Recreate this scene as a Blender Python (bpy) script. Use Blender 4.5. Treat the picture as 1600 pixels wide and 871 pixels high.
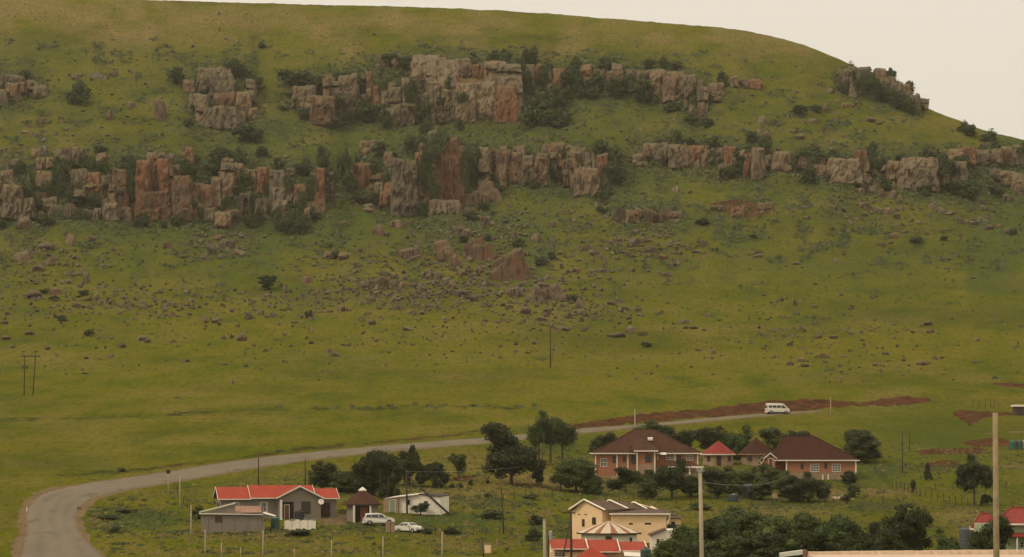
import bpy, math, random
import numpy as np
from mathutils import Vector, Matrix

SC = bpy.context.scene
for o in list(bpy.data.objects):
    bpy.data.objects.remove(o, do_unlink=True)
COL = SC.collection
R = math.radians
random.seed(7)

# ---------------------------------------------------------------- camera
F = 4115.0      # focal length in pixels of the 1600 px wide frame
YH = 690.0      # image row of eye level
cam_d = bpy.data.cameras.new('camera'); cam = bpy.data.objects.new('camera', cam_d); COL.objects.link(cam)
cam.location = (0, 0, 0); cam.rotation_euler = (R(90), 0, 0)
cam_d.sensor_width = 36; cam_d.lens = F / 1600 * 36
cam_d.shift_y = (YH - 435.5) / 1600
cam_d.clip_start = 0.5; cam_d.clip_end = 20000
SC.camera = cam

# ---------------------------------------------------------------- light
SUN_EL, SUN_AZ = R(48), R(238)      # azimuth clockwise from north (+Y)
world = bpy.data.worlds.new('World'); SC.world = world; world.use_nodes = True
nt = world.node_tree; nt.nodes.clear()
def N(tree, kind, **kw):
    n = tree.nodes.new(kind)
    for k, v in kw.items():
        setattr(n, k, v)
    return n
wout = N(nt, 'ShaderNodeOutputWorld'); bg = N(nt, 'ShaderNodeBackground'); bg.inputs['Strength'].default_value = 0.10
sky = N(nt, 'ShaderNodeTexSky', sky_type='NISHITA', sun_disc=False, sun_elevation=SUN_EL, sun_rotation=SUN_AZ)
tc = N(nt, 'ShaderNodeTexCoord'); sep = N(nt, 'ShaderNodeSeparateXYZ')
nt.links.new(tc.outputs['Generated'], sep.inputs[0])
# closed cloud deck: luminance rises from the horizon to the zenith as under any overcast sky
ramp = N(nt, 'ShaderNodeMapRange'); ramp.inputs['From Min'].default_value = 0; ramp.inputs['From Max'].default_value = 1
ramp.inputs['To Min'].default_value = 1.0; ramp.inputs['To Max'].default_value = 2.1
nt.links.new(sep.outputs['Z'], ramp.inputs['Value'])
cl = N(nt, 'ShaderNodeTexNoise'); cl.inputs['Scale'].default_value = 2.2; cl.inputs['Detail'].default_value = 3
nt.links.new(tc.outputs['Generated'], cl.inputs['Vector'])
clr = N(nt, 'ShaderNodeMapRange'); clr.inputs['To Min'].default_value = 0.93; clr.inputs['To Max'].default_value = 1.06
nt.links.new(cl.outputs['Fac'], clr.inputs['Value'])
mul = N(nt, 'ShaderNodeMath', operation='MULTIPLY'); nt.links.new(ramp.outputs[0], mul.inputs[0]); nt.links.new(clr.outputs[0], mul.inputs[1])
cloud = N(nt, 'ShaderNodeMix', data_type='RGBA', blend_type='MULTIPLY'); cloud.inputs['Factor'].default_value = 1
cloud.inputs['A'].default_value = (7.35, 6.65, 5.55, 1)
nt.links.new(mul.outputs[0], cloud.inputs['B'])
mixs = N(nt, 'ShaderNodeMix', data_type='RGBA'); mixs.inputs['Factor'].default_value = 0.94
nt.links.new(sky.outputs[0], mixs.inputs['A']); nt.links.new(cloud.outputs['Result'], mixs.inputs['B'])
nt.links.new(mixs.outputs['Result'], bg.inputs['Color']); nt.links.new(bg.outputs[0], wout.inputs[0])

sun_d = bpy.data.lights.new('sun', 'SUN'); sun = bpy.data.objects.new('sun', sun_d); COL.objects.link(sun)
sun_d.energy = 1.5; sun_d.angle = R(10); sun_d.color = (1.0, 0.9, 0.74)
sd = Vector((math.sin(SUN_AZ) * math.cos(SUN_EL), math.cos(SUN_AZ) * math.cos(SUN_EL), math.sin(SUN_EL)))
sun.rotation_euler = sd.to_track_quat('Z', 'Y').to_euler(); sun.location = (0, -50, 300)

vs = SC.view_settings; vs.view_transform = 'Standard'; vs.look = 'None'; vs.exposure = 0.0; vs.gamma = 1.0
vs.use_curve_mapping = False
SC.render.engine = 'CYCLES'
SC.cycles.max_bounces = 5; SC.cycles.diffuse_bounces = 3; SC.cycles.glossy_bounces = 2; SC.cycles.volume_bounces = 1
SC.cycles.transparent_max_bounces = 8; SC.cycles.use_denoising = True

# ---------------------------------------------------------------- noise
_T = np.random.RandomState(1234).rand(65536)
def vnoise(x, y, z=0.0, seed=0):
    """value noise in [-1, 1]"""
    flat = np.isscalar(z) and z == 0.0
    x = np.asarray(x, float); y = np.asarray(y, float)
    ix = np.floor(x); iy = np.floor(y); fx, fy = x - ix, y - iy; ix = ix.astype(np.int64); iy = iy.astype(np.int64)
    fx = fx * fx * (3 - 2 * fx); fy = fy * fy * (3 - 2 * fy)
    def plane(o):
        a = ix * 73 + iy * 12289 + o
        t00 = _T[a & 65535]; t10 = _T[(a + 73) & 65535]; t01 = _T[(a + 12289) & 65535]; t11 = _T[(a + 12362) & 65535]
        u = t00 + (t10 - t00) * fx; v = t01 + (t11 - t01) * fx
        return u + (v - u) * fy
    if flat: return plane(seed * 5471) * 2 - 1
    z = np.asarray(z, float); iz = np.floor(z); fz = z - iz; iz = iz.astype(np.int64); fz = fz * fz * (3 - 2 * fz)
    p = plane(seed * 5471 + iz * 30011); q = plane(seed * 5471 + (iz + 1) * 30011)
    return (p + (q - p) * fz) * 2 - 1
def fbm(x, y, z=0.0, seed=0, oct=4, gain=0.5):
    a, s, r = 1.0, 0.0, 0.0
    for i in range(oct):
        f = 2.03 ** i
        r = r + a * vnoise(np.asarray(x) * f, np.asarray(y) * f, np.asarray(z) * f, seed + i * 17); s += a; a *= gain
    return r / s
def sstep(a, b, t):
    t = np.clip((t - a) / (b - a), 0, 1); return t * t * (3 - 2 * t)

# ---------------------------------------------------------------- the lie of the land
# The valley and hill as a survey: for a bearing (x, in pixels of the photograph) and an elevation
# angle (y) the distance in metres at which the ground is met.
SKX = [-400, 0, 230, 400, 560, 700, 800, 900, 1000, 1140, 1230, 1290, 1340, 1380, 1440, 1500, 1545, 1600, 1700, 2000]
SKY = [-20, -6, 0, 5, 9, 13, 18, 25, 33, 44, 61, 83, 106, 128, 166, 190, 206, 219, 240, 300]
def sky_row(x):
    x = np.asarray(x, float)
    s = 0
    for d in (-24, -12, 0, 12, 24):
        s = s + np.interp(x + d, SKX, SKY)
    return s / 5 + 1.2 * fbm(x / 30, 0 * x, seed=3) + 0.4 * vnoise(x / 6, 0 * x, seed=4)
SKD_X = [-400, 0, 600, 1000, 1300, 1600, 2000]; SKD = [1180, 1160, 1140, 1120, 1080, 1020, 980]
LY = [400, 450, 500, 550, 600, 650, 690, 723, 765, 822, 871]
LT = {-400: [862, 820, 770, 710, 640, 560, 490, 450, 400, 362, 330],
      0:    [862, 820, 770, 710, 640, 560, 490, 450, 402, 362, 330],
      550:  [862, 820, 770, 710, 640, 560, 495, 450, 402, 362, 330],
      800:  [862, 820, 770, 712, 645, 578, 508, 460, 415, 365, 328],
      1000: [862, 820, 770, 715, 650, 586, 528, 488, 447, 372, 322],
      1400: [860, 818, 768, 714, 652, 588, 530, 490, 449, 372, 320],
      2000: [850, 805, 755, 705, 645, 585, 530, 490, 449, 372, 320]}
LXK = sorted(LT)
_gy = np.arange(330, 911, 2.0); _gx = np.arange(-400, 2001, 20.0)
_cols = []
for k in LXK:
    d = np.interp(_gy, LY, LT[k]); lo = _gy < 400
    d[lo] = 862 + (400 - _gy[lo]) * 0.52
    hi = _gy > 871
    d[hi] = LT[k][-1] - (_gy[hi] - 871) * 0.62
    _cols.append(d)
_cols = np.array(_cols)
_tab = np.array([[np.interp(xx, LXK, _cols[:, j]) for j in range(len(_gy))] for xx in _gx])
for _ in range(3):
    p = np.pad(_tab, ((1, 1), (7, 7)), mode='edge'); p[:, :7] = _tab[[0] + list(range(len(_gx))) + [-1], :1] + (np.arange(7, 0, -1) * 2 * 0.52)
    q = sum(p[1:-1, i:i + len(_gy)] for i in range(15)) / 15
    pp = np.pad(q, ((2, 2), (0, 0)), mode='edge'); _tab = sum(pp[i:i + len(_gx)] for i in range(5)) / 5
def tab(x, y):
    u = np.clip((x + 400) / 20, 0, len(_gx) - 1.001); v = np.clip((y - 330) / 2, 0, len(_gy) - 1.001)
    i, j = u.astype(int), v.astype(int); a, b = u - i, v - j
    return (_tab[i, j] * (1 - a) * (1 - b) + _tab[i + 1, j] * a * (1 - b) + _tab[i, j + 1] * (1 - a) * b + _tab[i + 1, j + 1] * a * b)
# cliffs and banks: (x, base row, top row, strength)
STRIPS = [
    ([-420, 0, 100, 200, 300, 400, 470, 530], [345, 346, 346, 345, 346, 346, 345, 330], [250, 262, 258, 248, 248, 248, 262, 260], [1, 1, 1, 1, 1, 1, .8, 0], .17),
    ([540, 560, 600, 640, 715, 750, 800, 870, 945, 985], [300, 302, 330, 338, 326, 300, 292, 288, 305, 300], [250, 246, 240, 236, 215, 230, 232, 240, 232, 250], [0, .8, 1, 1, 1, 1, 1, 1, 1, 0], .17),
    ([985, 1010, 1060, 1100, 1140, 1195, 1210], [255, 258, 262, 262, 272, 281, 270], [228, 222, 222, 226, 228, 230, 240], [0, 1, 1, 1, 1, 1, 0], .18),
    ([1205, 1240, 1300, 1345, 1400, 1440, 1510, 1600, 1900], [265, 266, 287, 286, 290, 298, 292, 300, 330], [240, 238, 244, 240, 250, 246, 248, 230, 260], [0, .8, 1, .8, 1, 1, 1, 1, 1], .18),
    ([-420, 0, 40, 75], [160, 160, 158, 150], [120, 118, 117, 125], [1, 1, 1, 0], .18),
    ([285, 312, 350, 392, 410], [195, 200, 201, 190, 180], [120, 108, 106, 118, 140], [0, 1, 1, 1, 0], .15),
    ([425, 460, 520, 600, 650, 700, 808, 835, 860], [160, 168, 192, 192, 192, 192, 194, 188, 170], [135, 128, 116, 100, 90, 88, 94, 98, 120], [0, .7, 1, 1, 1, 1, 1, .8, 0], .16),
    ([845, 880, 950, 1010, 1060, 1090, 1115], [150, 152, 152, 154, 158, 190, 170], [110, 105, 104, 106, 108, 122, 140], [0, .8, 1, 1, 1, .9, 0], .17),
    ([1300, 1325, 1380, 1425, 1445], [140, 146, 160, 172, 175], [105, 108, 125, 146, 165], [0, 1, 1, 1, 0], .14),
    ([950, 975, 1050, 1075], [346, 349, 348, 344], [328, 324, 328, 334], [0, 1, 1, 0], .2),
    ([885, 905, 1000, 1100, 1200, 1310, 1330], [672, 671, 667, 656, 648, 641, 636], [660, 655, 644, 637, 626, 624, 628], [0, 1, 1, 1, 1, 1, 0], .22),
    ([-30, 60, 120, 300, 420, 560, 700, 850, 880], [656, 655.5, 654.5, 647.5, 641.5, 640.5, 638.5, 641, 641], [652, 651, 650.5, 643.5, 637, 636, 634.5, 638, 639], [.6, 1, .8, 1, 1, 1, .7, .5, 0], .34),
    ([60, 90, 200, 330, 450, 600, 750], [742, 742, 736, 723, 706, 691, 678], [739, 738, 732, 719, 702.5, 688, 676], [0, 1, 1, .9, 1, .8, 0], .3),
    ([1360, 1380, 1430, 1460], [636, 635, 633, 630], [628, 623, 621, 624], [0, 1, 1, 0], .2),
    ([1420, 1450, 1520, 1570, 1620], [712, 712, 711, 706, 704], [704, 702, 700, 690, 688], [0, 1, 1, 1, 1], .25),
]
def strip_w(x, s): return np.interp(x, s[0], s[1]), np.interp(x, s[0], s[2]), np.interp(x, s[0], s[3], left=s[3][0] if s[0][0] < -400 else 0, right=s[3][-1] if s[0][-1] > 1590 else 0)
def dist(x, y):
    x = np.asarray(x, float); y = np.asarray(y, float); x, y = np.broadcast_arrays(x, y)
    ys = sky_row(x); D = np.interp(x, SKD_X, SKD)
    d0 = tab(x, np.full_like(x, 400.0))
    t = np.clip((400 - y) / np.maximum(400 - ys, 20), 0, 1)
    up = d0 + (D - d0) * (0.80 * t + 0.20 * (1 - np.sqrt(np.maximum(1 - t, 0))))
    dt = tab(x, np.maximum(y, 331.0))
    w = sstep(370, 430, y)
    d = up * (1 - w) + np.where(y < 371, up, dt) * w
    for s in STRIPS:
        yb, yt, a = strip_w(x, s)
        h = np.maximum(yb - yt, 4); A = s[4] * h * a; L = np.clip(h * .7, 6, 40)
        o = np.where(y >= yb, np.exp(-(y - yb) / L), np.where(y <= yt, -np.exp(-(yt - y) / L), -1 + 2 * (y - yt) / h))
        d = d + A * o
    # spurs and gullies down the hillside
    k = sstep(470, 330, y) * sstep(-2, 45, y - ys)
    d = d + k * (15 * fbm(x / 120, y / 260, seed=11, oct=3) + 5.0 * vnoise(x / 34, y / 60, seed=12))
    return d
NEARD = [-400, -60, 0, 50, 100, 150, 200, 250, 300, 318]; NEARZ = [-2.4, -3, -4.2, -6, -8, -10, -12, -13, -13.9, -14.1]
def wide(d): return np.where(d > 300, d, 300 + (d - 300) * 0.3)
def relief(X, Y, x, y):
    """fine relief added to the survey, metres"""
    road_k = 1 - road_mask(x, y)
    fld = sstep(880, 700, y) * sstep(470, 560, y)
    r = fld * road_k * (0.55 * fbm(X / 60, Y / 14, seed=21, oct=3) + 0.18 * fbm(X / 9, Y / 3.2, seed=22, oct=2))
    rock = sstep(560, 480, y)
    r = r + rock * (1.0 * fbm(X / 26, Y / 12, seed=23, oct=4) + 0.45 * fbm(X / 5, Y / 3.0, seed=24, oct=3))
    r = r + sstep(360, 300, y) * 0.55 * fbm(X / 7, Y / 5, seed=25, oct=3)
    low = sstep(640, 720, y)
    r = r + low * road_k * (0.10 * fbm(X / 6, Y / 4, seed=26, oct=3) + .05 * fbm(X / 1.4, Y / 1.2, seed=27, oct=2))
    return r
ROAD_T = [(25, 878), (38, 832), (39, 805), (47, 786), (66, 772), (100, 762), (150, 754), (200, 747), (250, 740), (330, 727), (400, 716.5), (500, 706), (600, 697), (700, 689), (770, 684), (840, 677), (900, 671), (1000, 664), (1100, 655), (1160, 650), (1200, 647), (1250, 644.0), (1285, 643)]
ROAD_B = [(174, 878), (141, 850), (124, 826), (122, 806), (128, 792), (145, 780), (178, 770), (212, 763), (250, 757), (330, 743.5), (400, 731), (500, 717), (600, 706), (700, 697.5), (770, 692), (840, 684.5), (900, 678), (1000, 668.5), (1100, 659), (1160, 653.5), (1200, 650), (1250, 645.8), (1285, 643.4)]
def in_poly(x, y, poly):
    x = np.asarray(x, float); r = np.zeros(x.shape, bool); n = len(poly)
    for i in range(n):
        x1, y1 = poly[i]; x2, y2 = poly[(i + 1) % n]
        if y1 == y2: continue
        c = (y1 > y) != (y2 > y)
        r ^= c & (x < (x2 - x1) * (y - y1) / (y2 - y1) + x1)
    return r
_RP = [(a - 10, b - 5) for a, b in ROAD_T] + [(a + 12, b + 5) for a, b in ROAD_B[::-1]]
def road_mask(x, y): return in_poly(x, y, _RP).astype(float)
def P(x, y, up=0.0):
    """ground point seen at photograph pixel (x, y)"""
    d = dist(x, y); X = (np.asarray(x, float) - 800) / F * d; Z = (YH - np.asarray(y, float)) / F * d
    Z = Z + relief(X, d, x, y) * edge_fade(x, y)
    return np.stack(np.broadcast_arrays(X, d, Z + up), -1)
def edge_fade(x, y): return sstep(0, 14, y - sky_row(x))
def Pv(x, y, up=0.0): return Vector([float(v) for v in P(float(x), float(y), up)])
def near(x, d, up=0.0):
    """ground point at bearing x and distance d < 320"""
    return Vector(((x - 800) / F * d, d, float(np.interp(d, NEARD, NEARZ)) + up))
# ---------------------------------------------------------------- mesh helpers
def mesh_np(name, V, faces_flat, counts, mat=None, smooth=False):
    me = bpy.data.meshes.new(name)
    V = np.asarray(V, np.float32); faces_flat = np.asarray(faces_flat, np.int32); counts = np.asarray(counts, np.int32)
    me.vertices.add(len(V)); me.vertices.foreach_set('co', V.ravel())
    me.loops.add(len(faces_flat)); me.loops.foreach_set('vertex_index', faces_flat)
    me.polygons.add(len(counts)); st = np.concatenate([[0], np.cumsum(counts)[:-1]]).astype(np.int32)
    me.polygons.foreach_set('loop_start', st); me.polygons.foreach_set('loop_total', counts)
    me.update(calc_edges=True)
    me.polygons.foreach_set('use_smooth', np.full(len(counts), smooth))
    if mat: me.materials.append(mat)
    return me
def link(name, me, parent=None, loc=None, rz=0.0, scale=None):
    o = bpy.data.objects.new(name, me); COL.objects.link(o)
    if parent: o.parent = parent
    if loc is not None: o.location = loc
    if rz: o.rotation_euler = (0, 0, rz)
    if scale is not None: o.scale = scale
    return o
def tag(o, label=None, cat=None, group=None, kind=None):
    if label: o['label'] = label
    if cat: o['category'] = cat
    if group: o['group'] = group
    if kind: o['kind'] = kind
    return o
def empty(name, loc=(0, 0, 0), rz=0.0, label=None, cat=None, group=None):
    o = bpy.data.objects.new(name, None); COL.objects.link(o); o.location = loc; o.rotation_euler = (0, 0, rz); o.empty_display_size = .5
    return tag(o, label, cat, group)
class MB:
    def __init__(s): s.v = []; s.f = []
    def add(s, v, f):
        b = len(s.v); s.v += [tuple(p) for p in v]; s.f += [tuple(b + i for i in q) for q in f]; return s
    def box(s, x0, x1, y0, y1, z0, z1):
        v = [(x0, y0, z0), (x1, y0, z0), (x1, y1, z0), (x0, y1, z0), (x0, y0, z1), (x1, y0, z1), (x1, y1, z1), (x0, y1, z1)]
        return s.add(v, [(0, 3, 2, 1), (4, 5, 6, 7), (0, 1, 5, 4), (1, 2, 6, 5), (2, 3, 7, 6), (3, 0, 4, 7)])
    def prism(s, poly, axis, a, b):
        """poly: list of 2-D points; axis 'x': points are (y,z), 'y': (x,z), 'z': (x,y)"""
        n = len(poly)
        def mk(p, t): return {'x': (t, p[0], p[1]), 'y': (p[0], t, p[1]), 'z': (p[0], p[1], t)}[axis]
        v = [mk(p, a) for p in poly] + [mk(p, b) for p in poly]
        f = [tuple(range(n - 1, -1, -1)), tuple(range(n, 2 * n))] + [(i, (i + 1) % n, n + (i + 1) % n, n + i) for i in range(n)]
        return s.add(v, f)
    def tube(s, pts, rad, n=8, cap=True):
        rings = []
        pts = [Vector(p) for p in pts]
        for i, p in enumerate(pts):
            t = (pts[min(i + 1, len(pts) - 1)] - pts[max(i - 1, 0)]).normalized()
            u = t.cross(Vector((0, 0, 1))) if abs(t.z) < .95 else t.cross(Vector((0, 1, 0)))
            u.normalize(); w = t.cross(u); r = rad[i] if hasattr(rad, '__len__') else rad
            rings.append([p + (u * math.cos(2 * math.pi * k / n) + w * math.sin(2 * math.pi * k / n)) * r for k in range(n)])
        v = [q for ring in rings for q in ring]; f = []
        for i in range(len(rings) - 1):
            for k in range(n):
                f.append((i * n + k, i * n + (k + 1) % n, (i + 1) * n + (k + 1) % n, (i + 1) * n + k))
        if cap:
            f.append(tuple(range(n - 1, -1, -1))); f.append(tuple((len(rings) - 1) * n + k for k in range(n)))
        return s.add(v, f)
    def lathe(s, prof, n=16, c=(0, 0), ph=0.0, a0=0, a1=2 * math.pi):
        """profile of (radius, z)"""
        v = []; f = []
        for r, z in prof:
            for k in range(n):
                a = ph + 2 * math.pi * k / n; v.append((c[0] + r * math.cos(a), c[1] + r * math.sin(a), z))
        for i in range(len(prof) - 1):
            for k in range(n): f.append((i * n + k, i * n + (k + 1) % n, (i + 1) * n + (k + 1) % n, (i + 1) * n + k))
        f.append(tuple(range(n - 1, -1, -1))); f.append(tuple((len(prof) - 1) * n + k for k in range(n)))
        return s.add(v, f)
    def build(s, name, mat, parent=None, smooth=False, loc=None, rz=0.0):
        me = bpy.data.meshes.new(name); me.from_pydata(s.v, [], s.f); me.update()
        if mat: me.materials.append(mat)
        if smooth:
            me.polygons.foreach_set('use_smooth', [True] * len(me.polygons))
        o = link(name, me, parent, loc, rz)
        return o

# ---------------------------------------------------------------- materials
def new_mat(name):
    m = bpy.data.materials.new(name); m.use_nodes = True; t = m.node_tree; t.nodes.clear()
    out = N(t, 'ShaderNodeOutputMaterial'); b = N(t, 'ShaderNodeBsdfPrincipled'); t.links.new(b.outputs[0], out.inputs[0])
    b.inputs['Specular IOR Level'].default_value = 0.2
    return m, t, b
def noise_n(t, vec, scale, detail=3, rough=.55, dist_=0.0):
    n = N(t, 'ShaderNodeTexNoise'); n.inputs['Scale'].default_value = scale; n.inputs['Detail'].default_value = detail
    n.inputs['Roughness'].default_value = rough; n.inputs['Distortion'].default_value = dist_
    if vec: t.links.new(vec, n.inputs['Vector'])
    return n.outputs['Fac']
def mapr(t, v, a, b, c=0.0, d=1.0):
    m = N(t, 'ShaderNodeMapRange'); t.links.new(v, m.inputs[0])
    for i, q in enumerate((a, b, c, d)): m.inputs[i + 1].default_value = q
    return m.outputs[0]
def mixc(t, f, a, b, mode='MIX'):
    m = N(t, 'ShaderNodeMix', data_type='RGBA', blend_type=mode)
    for key, v in (('Factor', f), ('A', a), ('B', b)):
        if hasattr(v, 'is_output') or isinstance(v, bpy.types.NodeSocket): t.links.new(v, m.inputs[key])
        else: m.inputs[key].default_value = v if key == 'Factor' else (tuple(v) + (1,) if len(v) == 3 else v)
    return m.outputs['Result']
def mth(t, op, a, b=0.0):
    m = N(t, 'ShaderNodeMath', operation=op)
    for i, v in enumerate((a, b)):
        if isinstance(v, bpy.types.NodeSocket): t.links.new(v, m.inputs[i])
        else: m.inputs[i].default_value = v
    return m.outputs[0]
def scaled_pos(t, sc, space='pos'):
    if space == 'pos': g = N(t, 'ShaderNodeNewGeometry').outputs['Position']
    else: g = N(t, 'ShaderNodeTexCoord').outputs['Object']
    mp = N(t, 'ShaderNodeMapping'); mp.inputs['Scale'].default_value = sc; t.links.new(g, mp.inputs[0]); return mp.outputs[0]
def bump(t, b, h, dist_=0.1, strength=0.6):
    n = N(t, 'ShaderNodeBump'); n.inputs['Distance'].default_value = dist_; n.inputs['Strength'].default_value = strength
    t.links.new(h, n.inputs['Height']); t.links.new(n.outputs[0], b.inputs['Normal'])
MC = {}
def simple(name, col, rough=.8, var=.18, scale=1.5, metal=0.0, spec=.2, dirt=0.25, dirtcol=(.10, .075, .045), bmp=0.0):
    if name in MC: return MC[name]
    m, t, b = new_mat(name)
    v = scaled_pos(t, (1, 1, 1), 'obj')
    n1 = noise_n(t, v, scale, 4)
    c = mixc(t, mapr(t, n1, .3, .7), [k * (1 - var) for k in col], [min(1, k * (1 + var)) for k in col])
    n2 = noise_n(t, scaled_pos(t, (1, 1, .35), 'obj'), 2.2, 5, .65)
    c = mixc(t, mapr(t, n2, .52, .8, 0, dirt), c, dirtcol)
    t.links.new(c, b.inputs['Base Color']); b.inputs['Roughness'].default_value = rough; b.inputs['Metallic'].default_value = metal
    b.inputs['Specular IOR Level'].default_value = spec
    if bmp: bump(t, b, n1, bmp)
    MC[name] = m; return m
def corrugated(name, col, axis='x', pitch=.25, rough=.55, rust=0.0, rustcol=(.16, .06, .03), var=.12):
    if name in MC: return MC[name]
    m, t, b = new_mat(name)
    co = scaled_pos(t, (1, 1, 1), 'obj'); s = N(t, 'ShaderNodeSeparateXYZ'); t.links.new(co, s.inputs[0])
    w = mth(t, 'SINE', mth(t, 'MULTIPLY', s.outputs[{'x': 0, 'y': 1, 'z': 2}[axis]], 2 * math.pi / pitch))
    n1 = noise_n(t, co, .7, 5, .6)
    c = mixc(t, mapr(t, n1, .3, .7), [k * (1 - var) for k in col], [k * (1 + var) for k in col])
    c = mixc(t, mapr(t, noise_n(t, scaled_pos(t, (4, .25, .25), 'obj'), 1, 3, .6), .35, .65, 0, .30), c, [k * .62 for k in col])
    n2 = noise_n(t, scaled_pos(t, (1.3, 1.3, .5), 'obj'), 1.6, 5, .7)
    c = mixc(t, mapr(t, n2, .55 - .2 * rust, .75, 0, .25 + .6 * rust), c, rustcol)
    t.links.new(c, b.inputs['Base Color']); b.inputs['Roughness'].default_value = rough; b.inputs['Specular IOR Level'].default_value = .04
    bump(t, b, w, .03, .7); MC[name] = m; return m
def brick_mat(name, c1, c2, mortar, scale=1.0):
    if name in MC: return MC[name]
    m, t, b = new_mat(name)
    tcn = N(t, 'ShaderNodeTexCoord'); s = N(t, 'ShaderNodeSeparateXYZ'); t.links.new(tcn.outputs['Object'], s.inputs[0])
    cm = N(t, 'ShaderNodeCombineXYZ'); t.links.new(mth(t, 'ADD', s.outputs[0], s.outputs[1]), cm.inputs[0]); t.links.new(s.outputs[2], cm.inputs[1])
    br = N(t, 'ShaderNodeTexBrick'); t.links.new(cm.outputs[0], br.inputs['Vector'])
    br.inputs['Color1'].default_value = (*c1, 1); br.inputs['Color2'].default_value = (*c2, 1); br.inputs['Mortar'].default_value = (*mortar, 1)
    br.inputs['Scale'].default_value = scale; br.inputs['Brick Width'].default_value = .24; br.inputs['Row Height'].default_value = .085; br.inputs['Mortar Size'].default_value = .01
    n2 = noise_n(t, tcn.outputs['Object'], .9, 4, .6)
    c = mixc(t, mapr(t, n2, .35, .7, 0, .35), br.outputs['Color'], [k * .75 for k in c1])
    t.links.new(c, b.inputs['Base Color']); b.inputs['Roughness'].default_value = .9; bump(t, b, br.outputs['Fac'], -.01, .4)
    MC[name] = m; return m

def make_ground_mat():
    m, t, b = new_mat('grassland')
    cov = N(t, 'ShaderNodeAttribute', attribute_name='cover'); s1 = N(t, 'ShaderNodeSeparateColor'); t.links.new(cov.outputs['Color'], s1.inputs[0])
    cov2 = N(t, 'ShaderNodeAttribute', attribute_name='cover2'); s2 = N(t, 'ShaderNodeSeparateColor'); t.links.new(cov2.outputs['Color'], s2.inputs[0])
    lush, soil, rock = s1.outputs[0], s1.outputs[1], s1.outputs[2]
    dry, herb_and_shade, verge = s2.outputs[0], s2.outputs[1], s2.outputs[2]
    big = noise_n(t, scaled_pos(t, (.012, .006, .03)), 1, 5, .55)
    mid = noise_n(t, scaled_pos(t, (.11, .035, .24)), 1, 5, .64)
    fine = noise_n(t, scaled_pos(t, (.9, .22, 1.5)), 1, 4, .72)
    tiny = noise_n(t, scaled_pos(t, (3.2, .9, 4)), 1, 3, .7)
    c = mixc(t, mapr(t, big, .35, .65), GRASS_A, GRASS_B)
    c = mixc(t, mapr(t, mid, .47, .62, 0, .8), c, GRASS_DRY)
    c = mixc(t, mapr(t, mid, .47, .34, 0, .75), c, GRASS_GREEN)
    # contour-following bands: cattle terraces and slumps
    band = noise_n(t, scaled_pos(t, (.012, .006, .11)), 1, 5, .55)
    c = mixc(t, mapr(t, band, .48, .36, 0, .42), c, (.052, .056, .010)); c = mixc(t, mapr(t, band, .52, .64, 0, .35), c, (.145, .112, .014))
    patch = noise_n(t, scaled_pos(t, (.015, .006, .075)), 1, 6, .68)
    c = mixc(t, mapr(t, patch, .52, .64, 0, .4), c, (.042, .052, .009))
    c = mixc(t, mth(t, 'MULTIPLY', dry, mapr(t, fine, .3, .6, .35, 1)), c, (.180, .128, .048))
    c = mixc(t, mth(t, 'MULTIPLY', lush, mapr(t, mid, .3, .6, .65, 1)), c, LUSH)
    hm = mth(t, 'MULTIPLY', herb_and_shade, mapr(t, noise_n(t, scaled_pos(t, (.35, .5, .5)), 1, 4, .7), .40, .60))
    c = mixc(t, hm, c, (.028, .036, .012))  # dark green for low plants, and for the painted terrace shadow lines
    # tussock grain: dark roots between the tufts
    c = mixc(t, mapr(t, fine, .52, .30, 0, .62), c, (.036, .038, .008))
    c = mixc(t, mapr(t, tiny, .52, .30, 0, .45), c, (.040, .040, .008))
    rn = noise_n(t, scaled_pos(t, (.5, .5, .35)), 1, 5, .7)
    rc = mixc(t, mapr(t, rn, .35, .65), (.05, .036, .024), (.15, .10, .065))
    rmk = mth(t, 'MULTIPLY', rock, mapr(t, noise_n(t, scaled_pos(t, (.22, .22, .3)), 1, 5, .7), .40, .56))
    c = mixc(t, rmk, c, rc)
    sn = noise_n(t, scaled_pos(t, (.35, .35, .9)), 1, 5, .7)
    scol = mixc(t, mapr(t, sn, .35, .62), (.026, .010, .007), (.098, .038, .020)); scol = mixc(t, mapr(t, tiny, .50, .62, 0, .4), scol, (.13, .065, .035)); scol = mixc(t, mapr(t, fine, .46, .36, 0, .8), scol, (.050, .052, .010))
    sm = N(t, 'ShaderNodeMapRange'); t.links.new(mth(t, 'ADD', soil, mapr(t, sn, .2, .8, -.22, .22)), sm.inputs[0]); sm.inputs[1].default_value = .60; sm.inputs[2].default_value = .70
    c = mixc(t, sm.outputs[0], c, scol)
    vm = N(t, 'ShaderNodeMapRange'); t.links.new(mth(t, 'ADD', verge, mapr(t, fine, .2, .8, -.3, .3)), vm.inputs[0]); vm.inputs[1].default_value = .3; vm.inputs[2].default_value = .7
    c = mixc(t, vm.outputs[0], c, mixc(t, fine, (.10, .066, .034), (.19, .135, .078)))
    t.links.new(c, b.inputs['Base Color']); b.inputs['Roughness'].default_value = .95; b.inputs['Specular IOR Level'].default_value = 0
    h = mth(t, 'ADD', mth(t, 'MULTIPLY', fine, 1.0), mth(t, 'ADD', mth(t, 'MULTIPLY', tiny, .35), mth(t, 'MULTIPLY', mid, 1.6)))
    bump(t, b, h, .6, .7)
    return m
GRASS_A = (.108, .105, .0060); GRASS_B = (.082, .090, .0060); GRASS_DRY = (.132, .108, .018); GRASS_GREEN = (.054, .074, .010); LUSH = (.046, .070, .018)

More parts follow.
